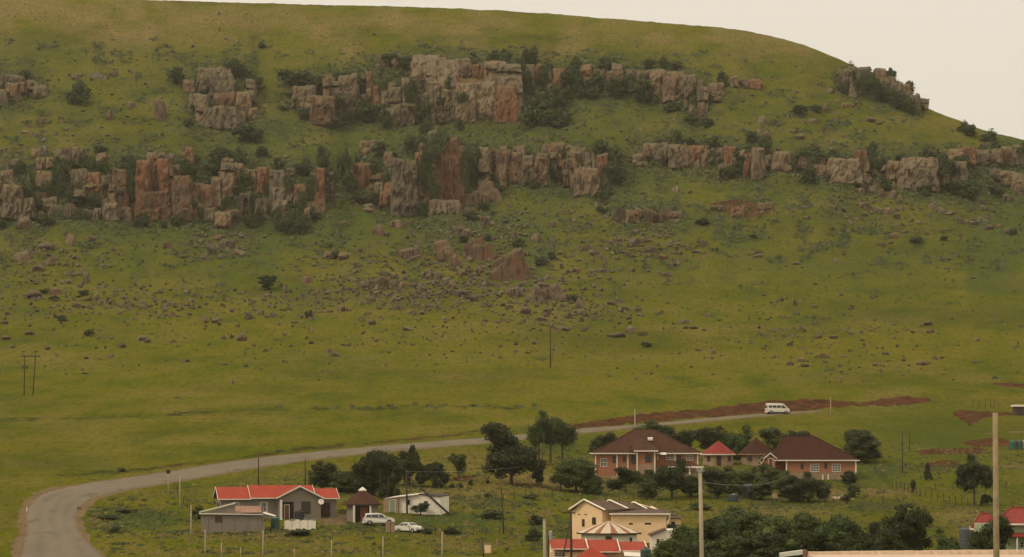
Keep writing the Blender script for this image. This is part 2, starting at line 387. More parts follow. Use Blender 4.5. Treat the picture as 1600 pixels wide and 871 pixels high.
def make_rock_mat(name, grey=1.0, red=.5, moss=.6, lo=.55):
    m, t, b = new_mat(name)
    oi = N(t, 'ShaderNodeObjectInfo').outputs['Random']
    v = scaled_pos(t, (1, 1, 1)); g = N(t, 'ShaderNodeNewGeometry')
    n1 = noise_n(t, v, .45, 5, .65); n2 = noise_n(t, scaled_pos(t, (1.0, 1.0, .13)), .8, 4, .65, .3); n3 = noise_n(t, v, 2.4, 4, .7)
    c = mixc(t, mapr(t, n1, .3, .7), [k * grey for k in (.100, .080, .053)], [k * grey for k in (.205, .165, .115)])
    rf = mth(t, 'MULTIPLY', mapr(t, mth(t, 'ADD', n2, mth(t, 'MULTIPLY', oi, .22)), lo, lo + .14), red)
    c = mixc(t, rf, c, (.160, .070, .037))
    c = mixc(t, mapr(t, noise_n(t, scaled_pos(t, (1.3, 1.3, .12)), .7, 4, .65), .53, .62, 0, .8), c, (.028, .022, .016))
    c = mixc(t, mapr(t, n3, .52, .75, 0, .5), c, (.20, .17, .12))
    c = mixc(t, mapr(t, n3, .46, .28, 0, .6), c, (.055, .042, .032))
    s = N(t, 'ShaderNodeSeparateXYZ'); t.links.new(g.outputs['Normal'], s.inputs[0])
    c = mixc(t, mth(t, 'MULTIPLY', mapr(t, mth(t, 'ADD', s.outputs[2], mapr(t, n1, .3, .7, -.3, .3)), .35, .75), moss), c, mixc(t, n3, (.075, .066, .018), (.19, .155, .10)))
    hue = mixc(t, oi, (.80, .80, .80), (1.18, 1.14, 1.08)); c = mixc(t, 1.0, c, hue, 'MULTIPLY')
    c = mixc(t, 1.0, c, mixc(t, g.outputs['Random Per Island'], (.82, .82, .82), (1.2, 1.18, 1.15)), 'MULTIPLY')
    vo = N(t, 'ShaderNodeTexVoronoi', feature='DISTANCE_TO_EDGE'); vo.inputs['Scale'].default_value = 1.0; mpv = N(t, 'ShaderNodeMapping'); mpv.inputs['Scale'].default_value = (.30, .30, .085)
    wob = N(t, 'ShaderNodeTexNoise'); wob.inputs['Scale'].default_value = .6; t.links.new(g.outputs['Position'], wob.inputs['Vector'])
    t.links.new(mixc(t, .5, g.outputs['Position'], wob.outputs['Color'], 'ADD'), mpv.inputs[0]); t.links.new(mpv.outputs[0], vo.inputs['Vector'])
    crack = mth(t, 'MULTIPLY', mapr(t, vo.outputs['Distance'], .006, .035, 1, 0), mapr(t, noise_n(t, v, .5, 3, .6), .48, .60))
    c = mixc(t, mth(t, 'MULTIPLY', crack, mapr(t, n1, .35, .6, .25, .75)), c, (.026, .021, .016))
    t.links.new(c, b.inputs['Base Color']); b.inputs['Roughness'].default_value = .92; b.inputs['Specular IOR Level'].default_value = .04
    bump(t, b, mth(t, 'SUBTRACT', mth(t, 'ADD', n3, mth(t, 'MULTIPLY', n2, 1.5)), mth(t, 'MULTIPLY', crack, .8)), .5, .8)
    return m
def make_leaf_mat(name, a, b_, under=(.02, .022, .008)):
    m, t, b = new_mat(name)
    g = N(t, 'ShaderNodeNewGeometry'); oi = N(t, 'ShaderNodeObjectInfo')
    c = mixc(t, g.outputs['Random Per Island'], a, b_)
    n = noise_n(t, scaled_pos(t, (.6, .6, .6)), 1, 3, .6)
    c = mixc(t, mapr(t, n, .35, .65, 0, .5), c, under)
    c = mixc(t, 1.0, c, mixc(t, oi.outputs['Random'], (.85, .88, .85), (1.18, 1.12, 1.1)), 'MULTIPLY')
    t.links.new(c, b.inputs['Base Color']); b.inputs['Roughness'].default_value = .7; b.inputs['Specular IOR Level'].default_value = .15
    return m
ROCK = make_rock_mat('weathered_rock', moss=.85); ROCK_RED = make_rock_mat('red_rock', .85, .95, .5, .43); ROCK_PALE = make_rock_mat('pale_rock', 1.25, .30, .4)
ROCK_DARK = make_rock_mat('dark_rock', .5, .6, .5)
LEAF = make_leaf_mat('dark_leaves', (.028, .034, .010), (.056, .064, .018)); LEAF_G = make_leaf_mat('green_leaves', (.040, .060, .014), (.084, .104, .026), (.032, .042, .012))
LEAF_C = make_leaf_mat('cliff_shrub_leaves', (.034, .046, .014), (.066, .080, .023), (.030, .036, .012))
BARK = simple('bark', (.075, .058, .042), .95, .3, 3); GROUND = make_ground_mat()
# ---------------------------------------------------------------- ground sheet
def blob(x, y, cx, cy, rx, ry): return np.exp(-(((x - cx) / rx) ** 2 + ((y - cy) / ry) ** 2) ** 1.5)
SOIL = [[(888, 673), (893, 662), (930, 656), (1000, 648), (1060, 643), (1100, 640), (1150, 633), (1190, 629), (1210, 627), (1260, 626), (1320, 628), (1318, 637), (1260, 642), (1200, 645), (1150, 649), (1100, 653), (1000, 661), (930, 668)],
        [(1314, 629), (1340, 630), (1368, 628), (1366, 633), (1340, 635), (1316, 636)],
        [(1362, 632), (1375, 624), (1410, 620), (1450, 622), (1458, 628), (1430, 633), (1380, 636)],
        [(1484, 644), (1500, 640), (1560, 642), (1590, 645), (1590, 648), (1545, 650), (1530, 658), (1515, 666), (1502, 656)],
        [(1500, 692), (1530, 686), (1550, 684), (1600, 690), (1600, 700), (1560, 698), (1520, 699)],
        [(1428, 706), (1450, 702), (1530, 700), (1550, 704), (1530, 712), (1480, 714), (1435, 713)],
        [(1430, 728), (1460, 721), (1500, 722), (1500, 731), (1460, 733)],
        [(1545, 600), (1560, 597), (1620, 600), (1620, 607), (1590, 607)],
        [(700, 752), (712, 744), (740, 743), (742, 749), (715, 753)],
        [(1105, 318), (1150, 312), (1210, 320), (1200, 335), (1165, 345), (1150, 340)],
        [(960, 330), (1000, 326), (1060, 328), (1062, 345), (1010, 350), (965, 344)]]
def covers_exact(x, y):
    wx = x + 5 * vnoise(x / 9, y / 5, seed=41); wy = y + 2.0 * vnoise(x / 11, y / 4, seed=42)
    soil = np.zeros_like(x)
    for p in SOIL:
        soil = np.maximum(soil, 0.35 * in_poly(x, y, p) + 0.65 * in_poly(wx, wy, p))
    rock = np.zeros_like(x); herb_and_shade = np.zeros_like(x); lush = np.zeros_like(x)
    for i, s in enumerate(STRIPS[:10]):
        yb, yt, a = strip_w(wx, s)
        m = sstep(0, 6, y - yt + 3) * sstep(0, 8, yb - y + 4) * np.clip(a, 0, 1)
        rock = np.maximum(rock, m * (.9 if i < 9 else 1))
        herb_and_shade = np.maximum(herb_and_shade, np.clip(a, 0, 1) * sstep(-30, 4, y - yt) * sstep(-24, 0, yb - y + 6) * .75)
    # old terrace scarps: shadow under their edges painted in as thin dark lines
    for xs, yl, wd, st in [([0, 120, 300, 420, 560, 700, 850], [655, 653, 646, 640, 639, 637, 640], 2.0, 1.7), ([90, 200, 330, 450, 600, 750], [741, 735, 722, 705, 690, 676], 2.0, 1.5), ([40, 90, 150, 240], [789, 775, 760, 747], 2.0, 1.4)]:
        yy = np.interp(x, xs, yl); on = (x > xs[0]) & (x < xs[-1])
        herb_and_shade = np.maximum(herb_and_shade, 1.7 * on * st * np.exp(-((wy - yy) / wd) ** 2) * (0.55 + .45 * vnoise(x / 25, y / 9, seed=44)))
    hill = sstep(520, 400, y)
    n = fbm(x / 55, y / 38, seed=51, oct=4)
    lush = hill * np.clip(.30 + .55 * n, 0, 1) * sstep(40, 110, y - sky_row(x) * .8)
    lush = np.maximum(lush, sstep(520, 440, y) * sstep(110, 190, y) * sstep(.02, .30, fbm(x / 120, y / 260, seed=11, oct=3)) * .75)
    lx, ly = x + 22 * fbm(x / 40, y / 30, seed=52), y + 9 * fbm(x / 40, y / 20, seed=53)
    for cx, cy, rx, ry, a in [(300, 368, 260, 26, .8), (560, 350, 130, 50, .7), (680, 350, 90, 40, .8), (745, 270, 40, 60, .9), (850, 160, 60, 55, 1), (960, 285, 70, 50, .9), (860, 330, 90, 50, .6),
                             (1060, 200, 110, 40, .5), (1090, 170, 60, 60, .5), (430, 210, 60, 40, .7), (500, 270, 60, 70, .7), (240, 290, 90, 60, .5), (1480, 280, 120, 45, .7), (1300, 205, 110, 45, .4), (1320, 420, 130, 30, .5),
                             (1450, 690, 150, 60, .4), (1560, 740, 90, 60, .3), (210, 812, 90, 16, 1), (120, 725, 60, 12, .4), (700, 812, 110, 12, 1), (600, 828, 130, 8, .5), (1370, 740, 80, 26, .8), (1180, 745, 120, 26, .5), (960, 770, 110, 14, .5), (420, 755, 120, 16, .3), (880, 690, 110, 14, .5)]:
        lush = np.maximum(lush, a * blob(lx, ly, cx, cy, rx, ry))
    hx, hy = x + 16 * fbm(x / 30, y / 20, seed=54), y + 5 * fbm(x / 30, y / 10, seed=55)
    for cx, cy, rx, ry, a in [(745, 280, 30, 60, .8), (850, 165, 60, 48, .9), (960, 270, 40, 40, .6), (500, 300, 40, 60, .7), (200, 300, 30, 60, .6), (720, 350, 70, 40, .6), (640, 160, 40, 40, .6), (440, 200, 60, 20, .5), (1390, 135, 50, 26, .8), (1500, 300, 60, 25, .6),
                             (195, 800, 55, 9, .8), (180, 826, 30, 8, .5), (760, 785, 90, 12, .5), (1200, 790, 120, 12, .4), (1360, 790, 70, 9, .8), (870, 705, 60, 10, .5), (1450, 735, 80, 8, .6), (1150, 755, 130, 15, .6), (640, 825, 160, 5, .7), (380, 832, 130, 4, .6), (905, 825, 40, 18, .6), (590, 760, 90, 8, .5)]:
        herb_and_shade = np.maximum(herb_and_shade, a * blob(hx, hy, cx, cy, rx, ry))
    herb_and_shade = np.maximum(herb_and_shade, hill * sstep(.12, .5, fbm(x / 22, y / 12, seed=56, oct=3)) * .75 * sstep(20, 90, y - sky_row(x)))
    herb_and_shade = np.maximum(herb_and_shade, sstep(400, 470, y) * sstep(640, 540, y) * sstep(.30, .55, fbm(x / 26, y / 7, seed=57, oct=3)) * .3)
    scar = (np.abs(wy - np.interp(x, [90, 200, 330, 450, 600, 750], [741, 735, 722, 705, 690, 676])) < 1.2) & (x > 90) & (x < 760) & (vnoise(x / 30, 1.0 + 0 * x, seed=45) > -.1); soil = np.maximum(soil, .85 * scar)
    dry = .30 * sstep(-.1, .5, fbm(x / 140, y / 16, seed=58, oct=3)) + .40 * sstep(400, 200, y) * sstep(0, .5, fbm(x / 50, y / 20, seed=64, oct=3)) + .8 * sstep(150, 20, y) * sstep(-.3, .4, fbm(x / 60, y / 30, seed=59, oct=3))
    dy_ = y + 4 * fbm(x / 30, y / 10, seed=60)
    for cx, cy, rx, ry, a in [(850, 752, 120, 16, .8), (700, 768, 130, 10, .6), (1300, 772, 50, 7, .9), (330, 770, 200, 8, .2), (1200, 800, 120, 9, .5), (560, 150, 90, 20, .2), (1520, 810, 60, 12, .6), (300, 45, 60, 40, .6), (220, 110, 120, 20, .4), (560, 195, 50, 9, .8), (1050, 190, 70, 12, .4), (1370, 770, 50, 6, .7)]:
        dry = np.maximum(dry, a * blob(x, dy_, cx, cy, rx, ry))
    # verge of the road
    yt = np.interp(x, [a for a, b in ROAD_T][2:], [b for a, b in ROAD_T][2:]); yb = np.interp(x, [a for a, b in ROAD_B][3:], [b for a, b in ROAD_B][3:])
    w = np.interp(x, [100, 400, 1300], [4.5, 2.2, 1.2])
    verge = (x > 60) * np.clip(1 - np.maximum(yt - y, y - yb) / w, 0, 1) * (y < 800)
    _vp = [(a - 11, b - 3) for a, b in ROAD_T[:6]] + [(a + 8, b + 3) for a, b in ROAD_B[:7][::-1]]
    verge = np.maximum(verge, .75 * in_poly(wx, wy, _vp) * (y > 760))
    verge = verge * (x < 1290)
    verge = np.maximum(verge, blob(wx, wy, 524, 812, 30, 9))
    return np.stack([lush, soil, rock], -1), np.stack([dry, herb_and_shade, verge], -1)

_cgx = np.arange(-30, 1633, 2.6); _cgy = np.arange(-24, 880, 1.5)
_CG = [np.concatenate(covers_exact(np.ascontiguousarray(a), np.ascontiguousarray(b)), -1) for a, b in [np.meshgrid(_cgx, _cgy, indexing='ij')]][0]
def covers(x, y):
    u = np.clip((x + 30) / 2.6, 0, len(_cgx) - 1.001); v = np.clip((y + 24) / 1.5, 0, len(_cgy) - 1.001); i, j = u.astype(int), v.astype(int); a, b = (u - i)[:, None], (v - j)[:, None]
    c = _CG[i, j] * (1 - a) * (1 - b) + _CG[i + 1, j] * a * (1 - b) + _CG[i, j + 1] * (1 - a) * b + _CG[i + 1, j + 1] * a * b
    return c[:, :3], c[:, 3:]

def build_ground():
    xi = np.concatenate([np.arange(-24, 1625, 2.3)])
    left = [-24 - 6 * 1.32 ** k for k in range(24, 0, -1)]; right = [1625 + 6 * 1.32 ** k for k in range(1, 25)]
    xc = np.concatenate([left, xi, right]); xq = np.clip(xc, -395, 1995)
    nx = len(xc)
    ylow = np.concatenate([np.arange(871, 640, -1.25), np.arange(640, 400, -1.45)])
    t = np.concatenate([np.linspace(0, .93, 250), .93 + .07 * (1 - (1 - np.linspace(.06, 1, 22)) ** 1.7)])
    rows = []; C1 = []; C2 = []
    def put(y, road=None):
        d = dist(xq, y); X = (xc - 800) / F * d
        Z = (YH - y) / F * d + relief(X, d, xq, y) * edge_fade(xq, y)
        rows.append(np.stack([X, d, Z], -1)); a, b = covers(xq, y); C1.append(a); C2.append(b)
        return d, Z
    # near rows first
    d871 = dist(xq, np.full(nx, 871.0)); z871 = (YH - 871) / F * d871 + relief((xc - 800) / F * d871, d871, xq, np.full(nx, 871.0))
    zero = np.zeros((nx, 3))
    for nd in list(np.arange(-60, 300, 15)) + [300, 308]:
        k = sstep(240, 320, nd); Z = np.interp(nd, NEARD, NEARZ) * (1 - k) + k * z871 + (1 - k) * .12 * fbm((xc - 800) / 40, nd / 9 + 0 * xc, seed=71)
        if nd >= 300: Z = np.interp(nd, NEARD, NEARZ) * .5 + z871 * .5 - .15
        X = (xc - 800) / F * wide(np.float64(nd)); rows.append(np.stack([X, np.full(nx, float(nd)), Z], -1))
        c = zero.copy(); c[:, 0] = .5; C1.append(c); C2.append(zero)
    for y in ylow: put(np.full(nx, float(y)))
    ys = sky_row(xq)
    for tt in t: D, Zs = put(400 - (400 - ys) * tt)
    for e in [6, 14, 25, 40, 60, 90, 130, 180, 250, 350, 500, 700, 1000, 1500, 2500, 4500]:
        d = D + e; Z = Zs / D * d - e * e / 900.0; Z = np.maximum(Z, 12 + 0 * Z); rows.append(np.stack([(xc - 800) / F * d, d, Z], -1)); C1.append(zero); C2.append(zero)
    V = np.concatenate(rows); nr = len(rows)
    i = np.arange(nr - 1)[:, None] * nx + np.arange(nx - 1)[None, :]
    q = np.stack([i, i + 1, i + nx + 1, i + nx], -1).reshape(-1, 4)
    me = mesh_np('ground', V, q.ravel(), np.full(len(q), 4), GROUND, True)
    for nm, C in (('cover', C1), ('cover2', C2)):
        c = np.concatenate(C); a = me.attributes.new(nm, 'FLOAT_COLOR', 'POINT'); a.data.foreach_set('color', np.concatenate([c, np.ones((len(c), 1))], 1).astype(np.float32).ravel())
    o = link('ground', me); tag(o, 'grass covered valley floor and steep hillside behind the village', kind='structure')
    return o
ground = build_ground()

# ---------------------------------------------------------------- road
def build_road():
    m, t, b = new_mat('worn_asphalt')
    n1 = noise_n(t, scaled_pos(t, (.25, .08, .25)), 1, 5, .6); n2 = noise_n(t, scaled_pos(t, (3, 3, 3)), 1, 4, .7)
    at = N(t, 'ShaderNodeAttribute', attribute_name='across').outputs['Fac']
    c = mixc(t, mapr(t, n1, .3, .7), (.106, .082, .049), (.146, .116, .072)); c = mixc(t, mapr(t, n2, .45, .25, 0, .5), c, (.065, .05, .034))
    wheel = mth(t, 'ABSOLUTE', mth(t, 'SINE', mth(t, 'MULTIPLY', at, 2 * math.pi * 2)))
    c = mixc(t, mapr(t, wheel, .3, 1, 0, .35), c, (.16, .13, .09))
    edge = mth(t, 'ABSOLUTE', mth(t, 'SUBTRACT', at, .5))
    c = mixc(t, mapr(t, mth(t, 'ADD', edge, mapr(t, n2, .2, .8, -.05, .05)), .44, .49), c, (.13, .082, .042))
    pn = noise_n(t, scaled_pos(t, (.30, .16, .3)), 1, 2, .4); c = mixc(t, mapr(t, pn, .66, .69, 0, .55), c, (.062, .05, .034))
    t.links.new(c, b.inputs['Base Color']); b.inputs['Roughness'].default_value = .9; bump(t, b, n2, .02, .5)
    def dense(pl, n):
        pl = np.array(pl, float); s = np.concatenate([[0], np.cumsum(np.hypot(*(pl[1:] - pl[:-1]).T))]); s /= s[-1]
        u = np.linspace(0, 1, n); a = np.stack([np.interp(u, s, pl[:, 0]), np.interp(u, s, pl[:, 1])], -1)
        for _ in range(3):
            a[1:-1] = (a[:-2] + 2 * a[1:-1] + a[2:]) / 4
        return a
    # pair the two edges through matched knots
    n = len(ROAD_T); K = 40
    def res(pl):
        pl = np.array(pl, float); u = np.linspace(0, n - 1, (n - 1) * K + 1); i = np.clip(u.astype(int), 0, n - 2); f = (u - i)[:, None]
        g = lambda k: pl[np.clip(k, 0, n - 1)]
        p0, p1, p2, p3 = g(i - 1), g(i), g(i + 1), g(i + 2)
        return .5 * (2 * p1 + (p2 - p0) * f + (2 * p0 - 5 * p1 + 4 * p2 - p3) * f * f + (3 * p1 - p0 - 3 * p2 + p3) * f ** 3)
    A, B = res(ROAD_T), res(ROAD_B[:n]); kk = np.arange(len(A)); sc = np.interp(kk, [0, 300, len(A)], [1.8, .7, .3]); A[:, 1] += sc * vnoise(kk / 5.0, 0 * kk + 3.5, seed=31); B[:, 1] += sc * vnoise(kk / 4.0, 0 * kk + 7.5, seed=32); A[:200, 0] += sc[:200] * vnoise(kk[:200] / 4.0, 0 * kk[:200], seed=33); B[:240, 0] += sc[:240] * vnoise(kk[:240] / 4.0, 0 * kk[:240], seed=34); M = 13; V = []; at = []
    for j in range(M):
        s = j / (M - 1); q = A * (1 - s) + B * s; p = P(q[:, 0], q[:, 1], 0.14 if 0 < j < M - 1 else -.10); V.append(p); at.append(np.full(len(p), s))
    L = len(A); V = np.concatenate(V); i = np.arange(M - 1)[:, None] * L + np.arange(L - 1)[None, :]
    q = np.stack([i, i + L, i + L + 1, i + 1], -1).reshape(-1, 4)
    me = mesh_np('road', V, q.ravel(), np.full(len(q), 4), m, True)
    a = me.attributes.new('across', 'FLOAT', 'POINT'); a.data.foreach_set('value', np.concatenate(at).astype(np.float32))
    tag(link('road', me), 'pale worn tar road curving in from the left and running behind the houses', kind='structure')
build_road()
# ---------------------------------------------------------------- rock shapes
def make_block(seed, sides=20, levels=12, grooves=True):
    """an upright joint block: angular plan, chipped edges, sloping broken top"""
    rs = np.random.RandomState(seed); a = np.linspace(0, 2 * np.pi, sides, endpoint=False)
    rad = np.full(sides, .62)
    base = rs.uniform(0, 1.2)
    for i in range(rs.randint(4, 6)):      # planes of the plan polygon
        ca = base * .3 + i * np.pi / 2 + rs.uniform(-.25, .25); cd = rs.uniform(.42, .52); pr = np.cos(a - ca)
        rad = np.where(pr > .1, np.minimum(rad, cd / np.maximum(pr, .1)), rad)
    gro = np.zeros(sides)
    if grooves:
        for g in rs.choice(sides, 4, replace=False): gro[g] = rs.uniform(.04, .14)
    V = []; lv = np.linspace(0, 1, levels) ** .9
    chip = [(rs.uniform(0, 6.28), rs.uniform(.35, .85), rs.uniform(.10, .24)) for _ in range(5)]
    top_s = rs.uniform(-.10, .10, 2)
    for z in lv:
        r = rad * (1 - .03 * z) * (1 - gro) * (1 + .10 * fbm(np.cos(a) * 2.1 + seed, np.sin(a) * 2.1, z * 1.3, seed=seed, oct=3))
        for ca, cz, cw in chip:            # slabs that have fallen off above a joint
            r = r * np.where((z > cz) & (np.cos(a - ca) > .55), 1 - cw, 1)
        if z > .96: r = r * .92
        x, y = r * np.cos(a), r * np.sin(a); V.append(np.stack([x, y, z * (1 + (top_s[0] * x + top_s[1] * y) * 2 * z) + (z > .6) * .05 * vnoise(x * 5, y * 5, seed=seed)], -1))
    V = np.concatenate(V); F_ = []
    for i in range(levels - 1):
        for s in range(sides): F_.append((i * sides + s, i * sides + (s + 1) % sides, (i + 1) * sides + (s + 1) % sides, (i + 1) * sides + s))
    b = len(V); top = V[-sides:]; inner = top * [.6, .6, 1] + [0, 0, .02]; inner[:, 2] += .022 * rs.randn(sides); V = np.concatenate([V, inner, [[0, 0, inner[:, 2].mean()]]])
    for s in range(sides):
        s2 = (s + 1) % sides; F_.append(((levels - 1) * sides + s, (levels - 1) * sides + s2, b + s2, b + s)); F_.append((b + s, b + s2, b + sides))
    me = bpy.data.meshes.new('rock_block'); me.from_pydata([tuple(v) for v in V], [], F_); me.update()
    return me
import bmesh
def make_boulder(seed, n=16, sub=True):
    rs = np.random.RandomState(seed); p = rs.randn(n, 3); p /= np.linalg.norm(p, axis=1)[:, None]; p *= rs.uniform(.82, 1.05, (n, 1)) * .5
    p[:, 2] = np.clip(p[:, 2], -.3, .40) + .3; p[:, 2] /= .7
    bm = bmesh.new()
    for q in p: bm.verts.new(q)
    bmesh.ops.convex_hull(bm, input=bm.verts)
    if sub:
        bmesh.ops.bevel(bm, geom=bm.edges[:], offset=.05, segments=1, affect='EDGES')
        bmesh.ops.triangulate(bm, faces=bm.faces)
        for v in bm.verts:
            f = 1 + .10 * float(fbm(v.co.x * 3 + seed, v.co.y * 3, v.co.z * 3, seed=seed)); v.co.x *= f; v.co.y *= f
    me = bpy.data.meshes.new('boulder'); bm.to_mesh(me); bm.free(); return me
BLOCKS = [make_block(100 + i, grooves=i % 3 > 0) for i in range(16)]
BOULD = [make_boulder(300 + i, 13 + i % 6) for i in range(14)]
def with_mat(pool, mat):
    out = []
    for m in pool:
        c = m.copy(); c.materials.append(mat); out.append(c)
    return out
BL = {k: with_mat(BLOCKS, m) for k, m in (('n', ROCK), ('r', ROCK_RED), ('p', ROCK_PALE), ('d', ROCK_DARK))}
BO = {k: with_mat(BOULD, m) for k, m in (('n', ROCK), ('r', ROCK_RED), ('p', ROCK_PALE), ('d', ROCK_DARK))}
rng = random.Random(11)
def block(parent, x0, x1, yt, yb, k='n', name='rock_column', depth=None, tilt=0.0, out=0.0, round_=False):
    """one joint-bounded block of a cliff: screen extent in the photo, real size at its distance"""
    xc = (x0 + x1) / 2; p = Pv(xc, yb); d = p.y; s = F / d
    w = (x1 - x0) / s * 1.12; h = (yb - yt) / s; dp = depth or max(w * .8, min(7, h * .42) + 2)
    emb = .06 * h + .6
    me = rng.choice(BO[k] if round_ else BL[k])
    o = bpy.data.objects.new(name, me); COL.objects.link(o)
    loc = Vector((p.x, d + dp * .30 - 1.6 - out, p.z - emb))
    if parent: o.parent = parent; loc = loc - parent.location
    o.location = loc; o.scale = (w, dp, h + emb)
    o.rotation_euler = (R(rng.uniform(-3, 5)), R(rng.uniform(-4, 4)), R(rng.uniform(-14, 14)) + (math.pi if rng.random() < .5 else 0))
    return o
def cliff(label, x, y, blocks, fill=None, group=None):
    e = empty('rock_cliff', Pv(x, y), 0, label, 'cliff', group)
    rs = np.random.RandomState(int(x) + 7)
    for b in blocks:
        k = b[4] if len(b) > 4 else 'n'; x0, x1, yt, yb = b[:4]; w = x1 - x0; h = yb - yt
        if w * h < 560 and rs.rand() < .16: continue
        if w > 1.05 * h and w < 30 and rs.rand() < .5: block(e, x0, x1, yt, yb, k=k, round_=True); continue
        base = float(dist(np.array((x0 + x1) / 2.), np.array(float(yb)))); s_ = F / base
        df = (lambda bs, yb_, o: (lambda xx, yy: bs + o + .03 * np.maximum(yb_ - yy, 0)))(base, yb, -1.4 - rs.uniform(0, .8))
        j = lambda a_=.05: rs.uniform(-a_, a_) * w
        o_ = chunk(e, [(x0 - .04 * w + j(), yb + 2), (x1 + .04 * w + j(), yb + 2), (x1 - abs(j(.12)), yt + abs(j(.12))), (x0 + abs(j(.12)), yt + abs(j(.12)))], df, k, rs, m=int(np.clip(w / 2.2, 7, 18)), n=int(np.clip(h / 3.2, 8, 24)), back=max(4, .5 * h / s_), ed=(.5, 1.4), big=min(1.0, w / 30))
        o_.name = 'rock_column' if h > 1.4 * w else 'rock_block'
    return e
CH_MAT = {'n': ROCK, 'r': ROCK_RED, 'p': ROCK_PALE, 'd': ROCK_DARK}
def chunk(parent, q, dfun, k, rs, m=8, n=10, back=6.0, ed=(.9, 2.6), big=1.0):
    """one joint-bounded piece of a rock face. q: four corners in photo pixels (bl, br, tr, tl)"""
    q = np.array(q, float); u, v = np.meshgrid(np.linspace(0, 1, m), np.linspace(0, 1, n)); uu, vv = u[..., None], v[..., None]
    uv = q[0] * (1 - uu) * (1 - vv) + q[1] * uu * (1 - vv) + q[2] * uu * vv + q[3] * (1 - uu) * vv
    x, y = uv[..., 0], uv[..., 1]; sd = rs.randint(9999)
    x = x + 1.3 * vnoise(y / 9, x / 30, seed=sd % 50); y = y + 1.5 * vnoise(x / 7, y / 30, seed=sd % 47)
    d = dfun(x, y) + (u - .5) * rs.uniform(-2.4, 2.4) * big + (v - .5) * rs.uniform(-.2, 1.2)
    d = d + rs.uniform(.3, 1.6) * np.maximum(v - .72, 0) / .28 * big + .9 * vnoise(x / 7, y / 16, seed=61) + .45 * vnoise(x / 3.5, y / 6, seed=62)
    st_ = lambda a_: np.floor(a_ * 3.2) / 3.2; sm_ = .35 if k == 'r' else .8; d = d + .95 * sm_ * st_(vnoise(x / 6.5, y / 11, seed=sd % 31 + 70)) + .5 * sm_ * st_(vnoise(x / 3.2 + 9, y / 4.5, seed=sd % 29 + 110))
    if rs.rand() < .5: c_ = rs.uniform(.3, .7); d = d + rs.uniform(.5, 1.6) * (u > c_ + .1 * np.sin(v * 5))      # vertical joint step
    if rs.rand() < .4: c_ = rs.uniform(.4, .8); d = d + rs.uniform(.5, 1.5) * (v > c_ + .12 * np.sin(u * 4 + sd))   # fallen slab
    edge = np.minimum(np.minimum(u, 1 - u), np.minimum(v, 1 - v)); d = d + np.where(edge < .01, rs.uniform(*ed), 0)
    X = (x - 800) / F * d; Z = (YH - y) / F * d; V = np.stack([X, d, Z], -1).reshape(-1, 3)
    idx = np.arange(m * n).reshape(n, m); f = np.stack([idx[:-1, :-1], idx[:-1, 1:], idx[1:, 1:], idx[1:, :-1]], -1).reshape(-1, 4)
    loop = np.concatenate([idx[0], idx[1:, -1], idx[-1, -2::-1], idx[-2:0:-1, 0]]); B = V[loop] + [0, back, 0]; B[:, 2] -= .2; k0 = len(V); L = len(loop)
    sk = np.stack([loop, k0 + np.arange(L), k0 + (np.arange(L) + 1) % L, np.roll(loop, -1)], -1)
    V = np.concatenate([V, B]) - np.array(parent.location)[None]
    ff = np.concatenate([f, sk]); me = mesh_np('rock_block', V, ff.ravel(), np.full(len(ff), 4), CH_MAT[k]); o = link('rock_block', me, parent)
    return o
def filler(e, s_i, x0, x1, ks='nnndr', n=0, wmin=9, wmax=24, keep=.80, hcell=(.22, .55), ed=(.9, 2.6), setb=0.0, low=0.0, **kw):
    """rock face broken into joint blocks, set into the slope between the given bearings"""
    rs = np.random.RandomState(int(x0) + 500 + s_i * 37); S = STRIPS[s_i]; x = x0
    while x < x1:
        yb, yt, a = [float(t) for t in strip_w(np.array(x), S)]; H = yb - yt
        w = rs.uniform(wmin, wmax) * (1 if rs.rand() < .8 else .6); xe = x + w
        if a < .25: x = xe; continue
        base = float(dist(np.array(x + w / 2), np.array(yb))); coff = rs.uniform(-2.2, 2.0)
        top = yt + H * (low + rs.uniform(-.06, .30) if rs.rand() < .75 else rs.uniform(.3, .6)) + 5 * float(vnoise(x / 30, 3.0, seed=91)); y = yb + rs.uniform(0, 5)
        # the face leans back a little and steps back at every ledge
        ck = ks[rs.randint(len(ks))] if rs.rand() < .55 else ks[0]; stp = setb
        while y - top > 5:
            h = min(H * rs.uniform(*hcell) + 3, y - top); 
            if y - top - h < 6: h = y - top
            gone = float(fbm(x / 26 + 7, y / 18, seed=92 + s_i)) > (keep - .5) * 1.1
            if not gone:
                j = lambda: rs.uniform(-1.6, 1.6)
                sl = .30 * abs(float(dist(np.array(x + w / 2), np.array(yt + 1.0))) - base) / max(H, 8)
                df = (lambda bs, so, st_: (lambda xx, yy: bs - 1.2 + so + st_ + sl * np.maximum(yb - yy, 0)))(base, coff, stp + rs.uniform(-.7, .7))
                r_ = rs.uniform(.82, 1.0) if y - h <= top + 1 else 1
                mx = x + w / 2; hw_ = w / 2 + .8
                chunk(e, [(mx - hw_ + j(), y + 1), (mx + hw_ + j(), y + 1), (mx + hw_ * r_ + j(), y - h + j()), (mx - hw_ * r_ + j(), y - h + j())], df, ck if rs.rand() < .8 else ks[rs.randint(len(ks))], rs, ed=ed)
            y -= h; stp += rs.uniform(0, 1.3)
        x = xe
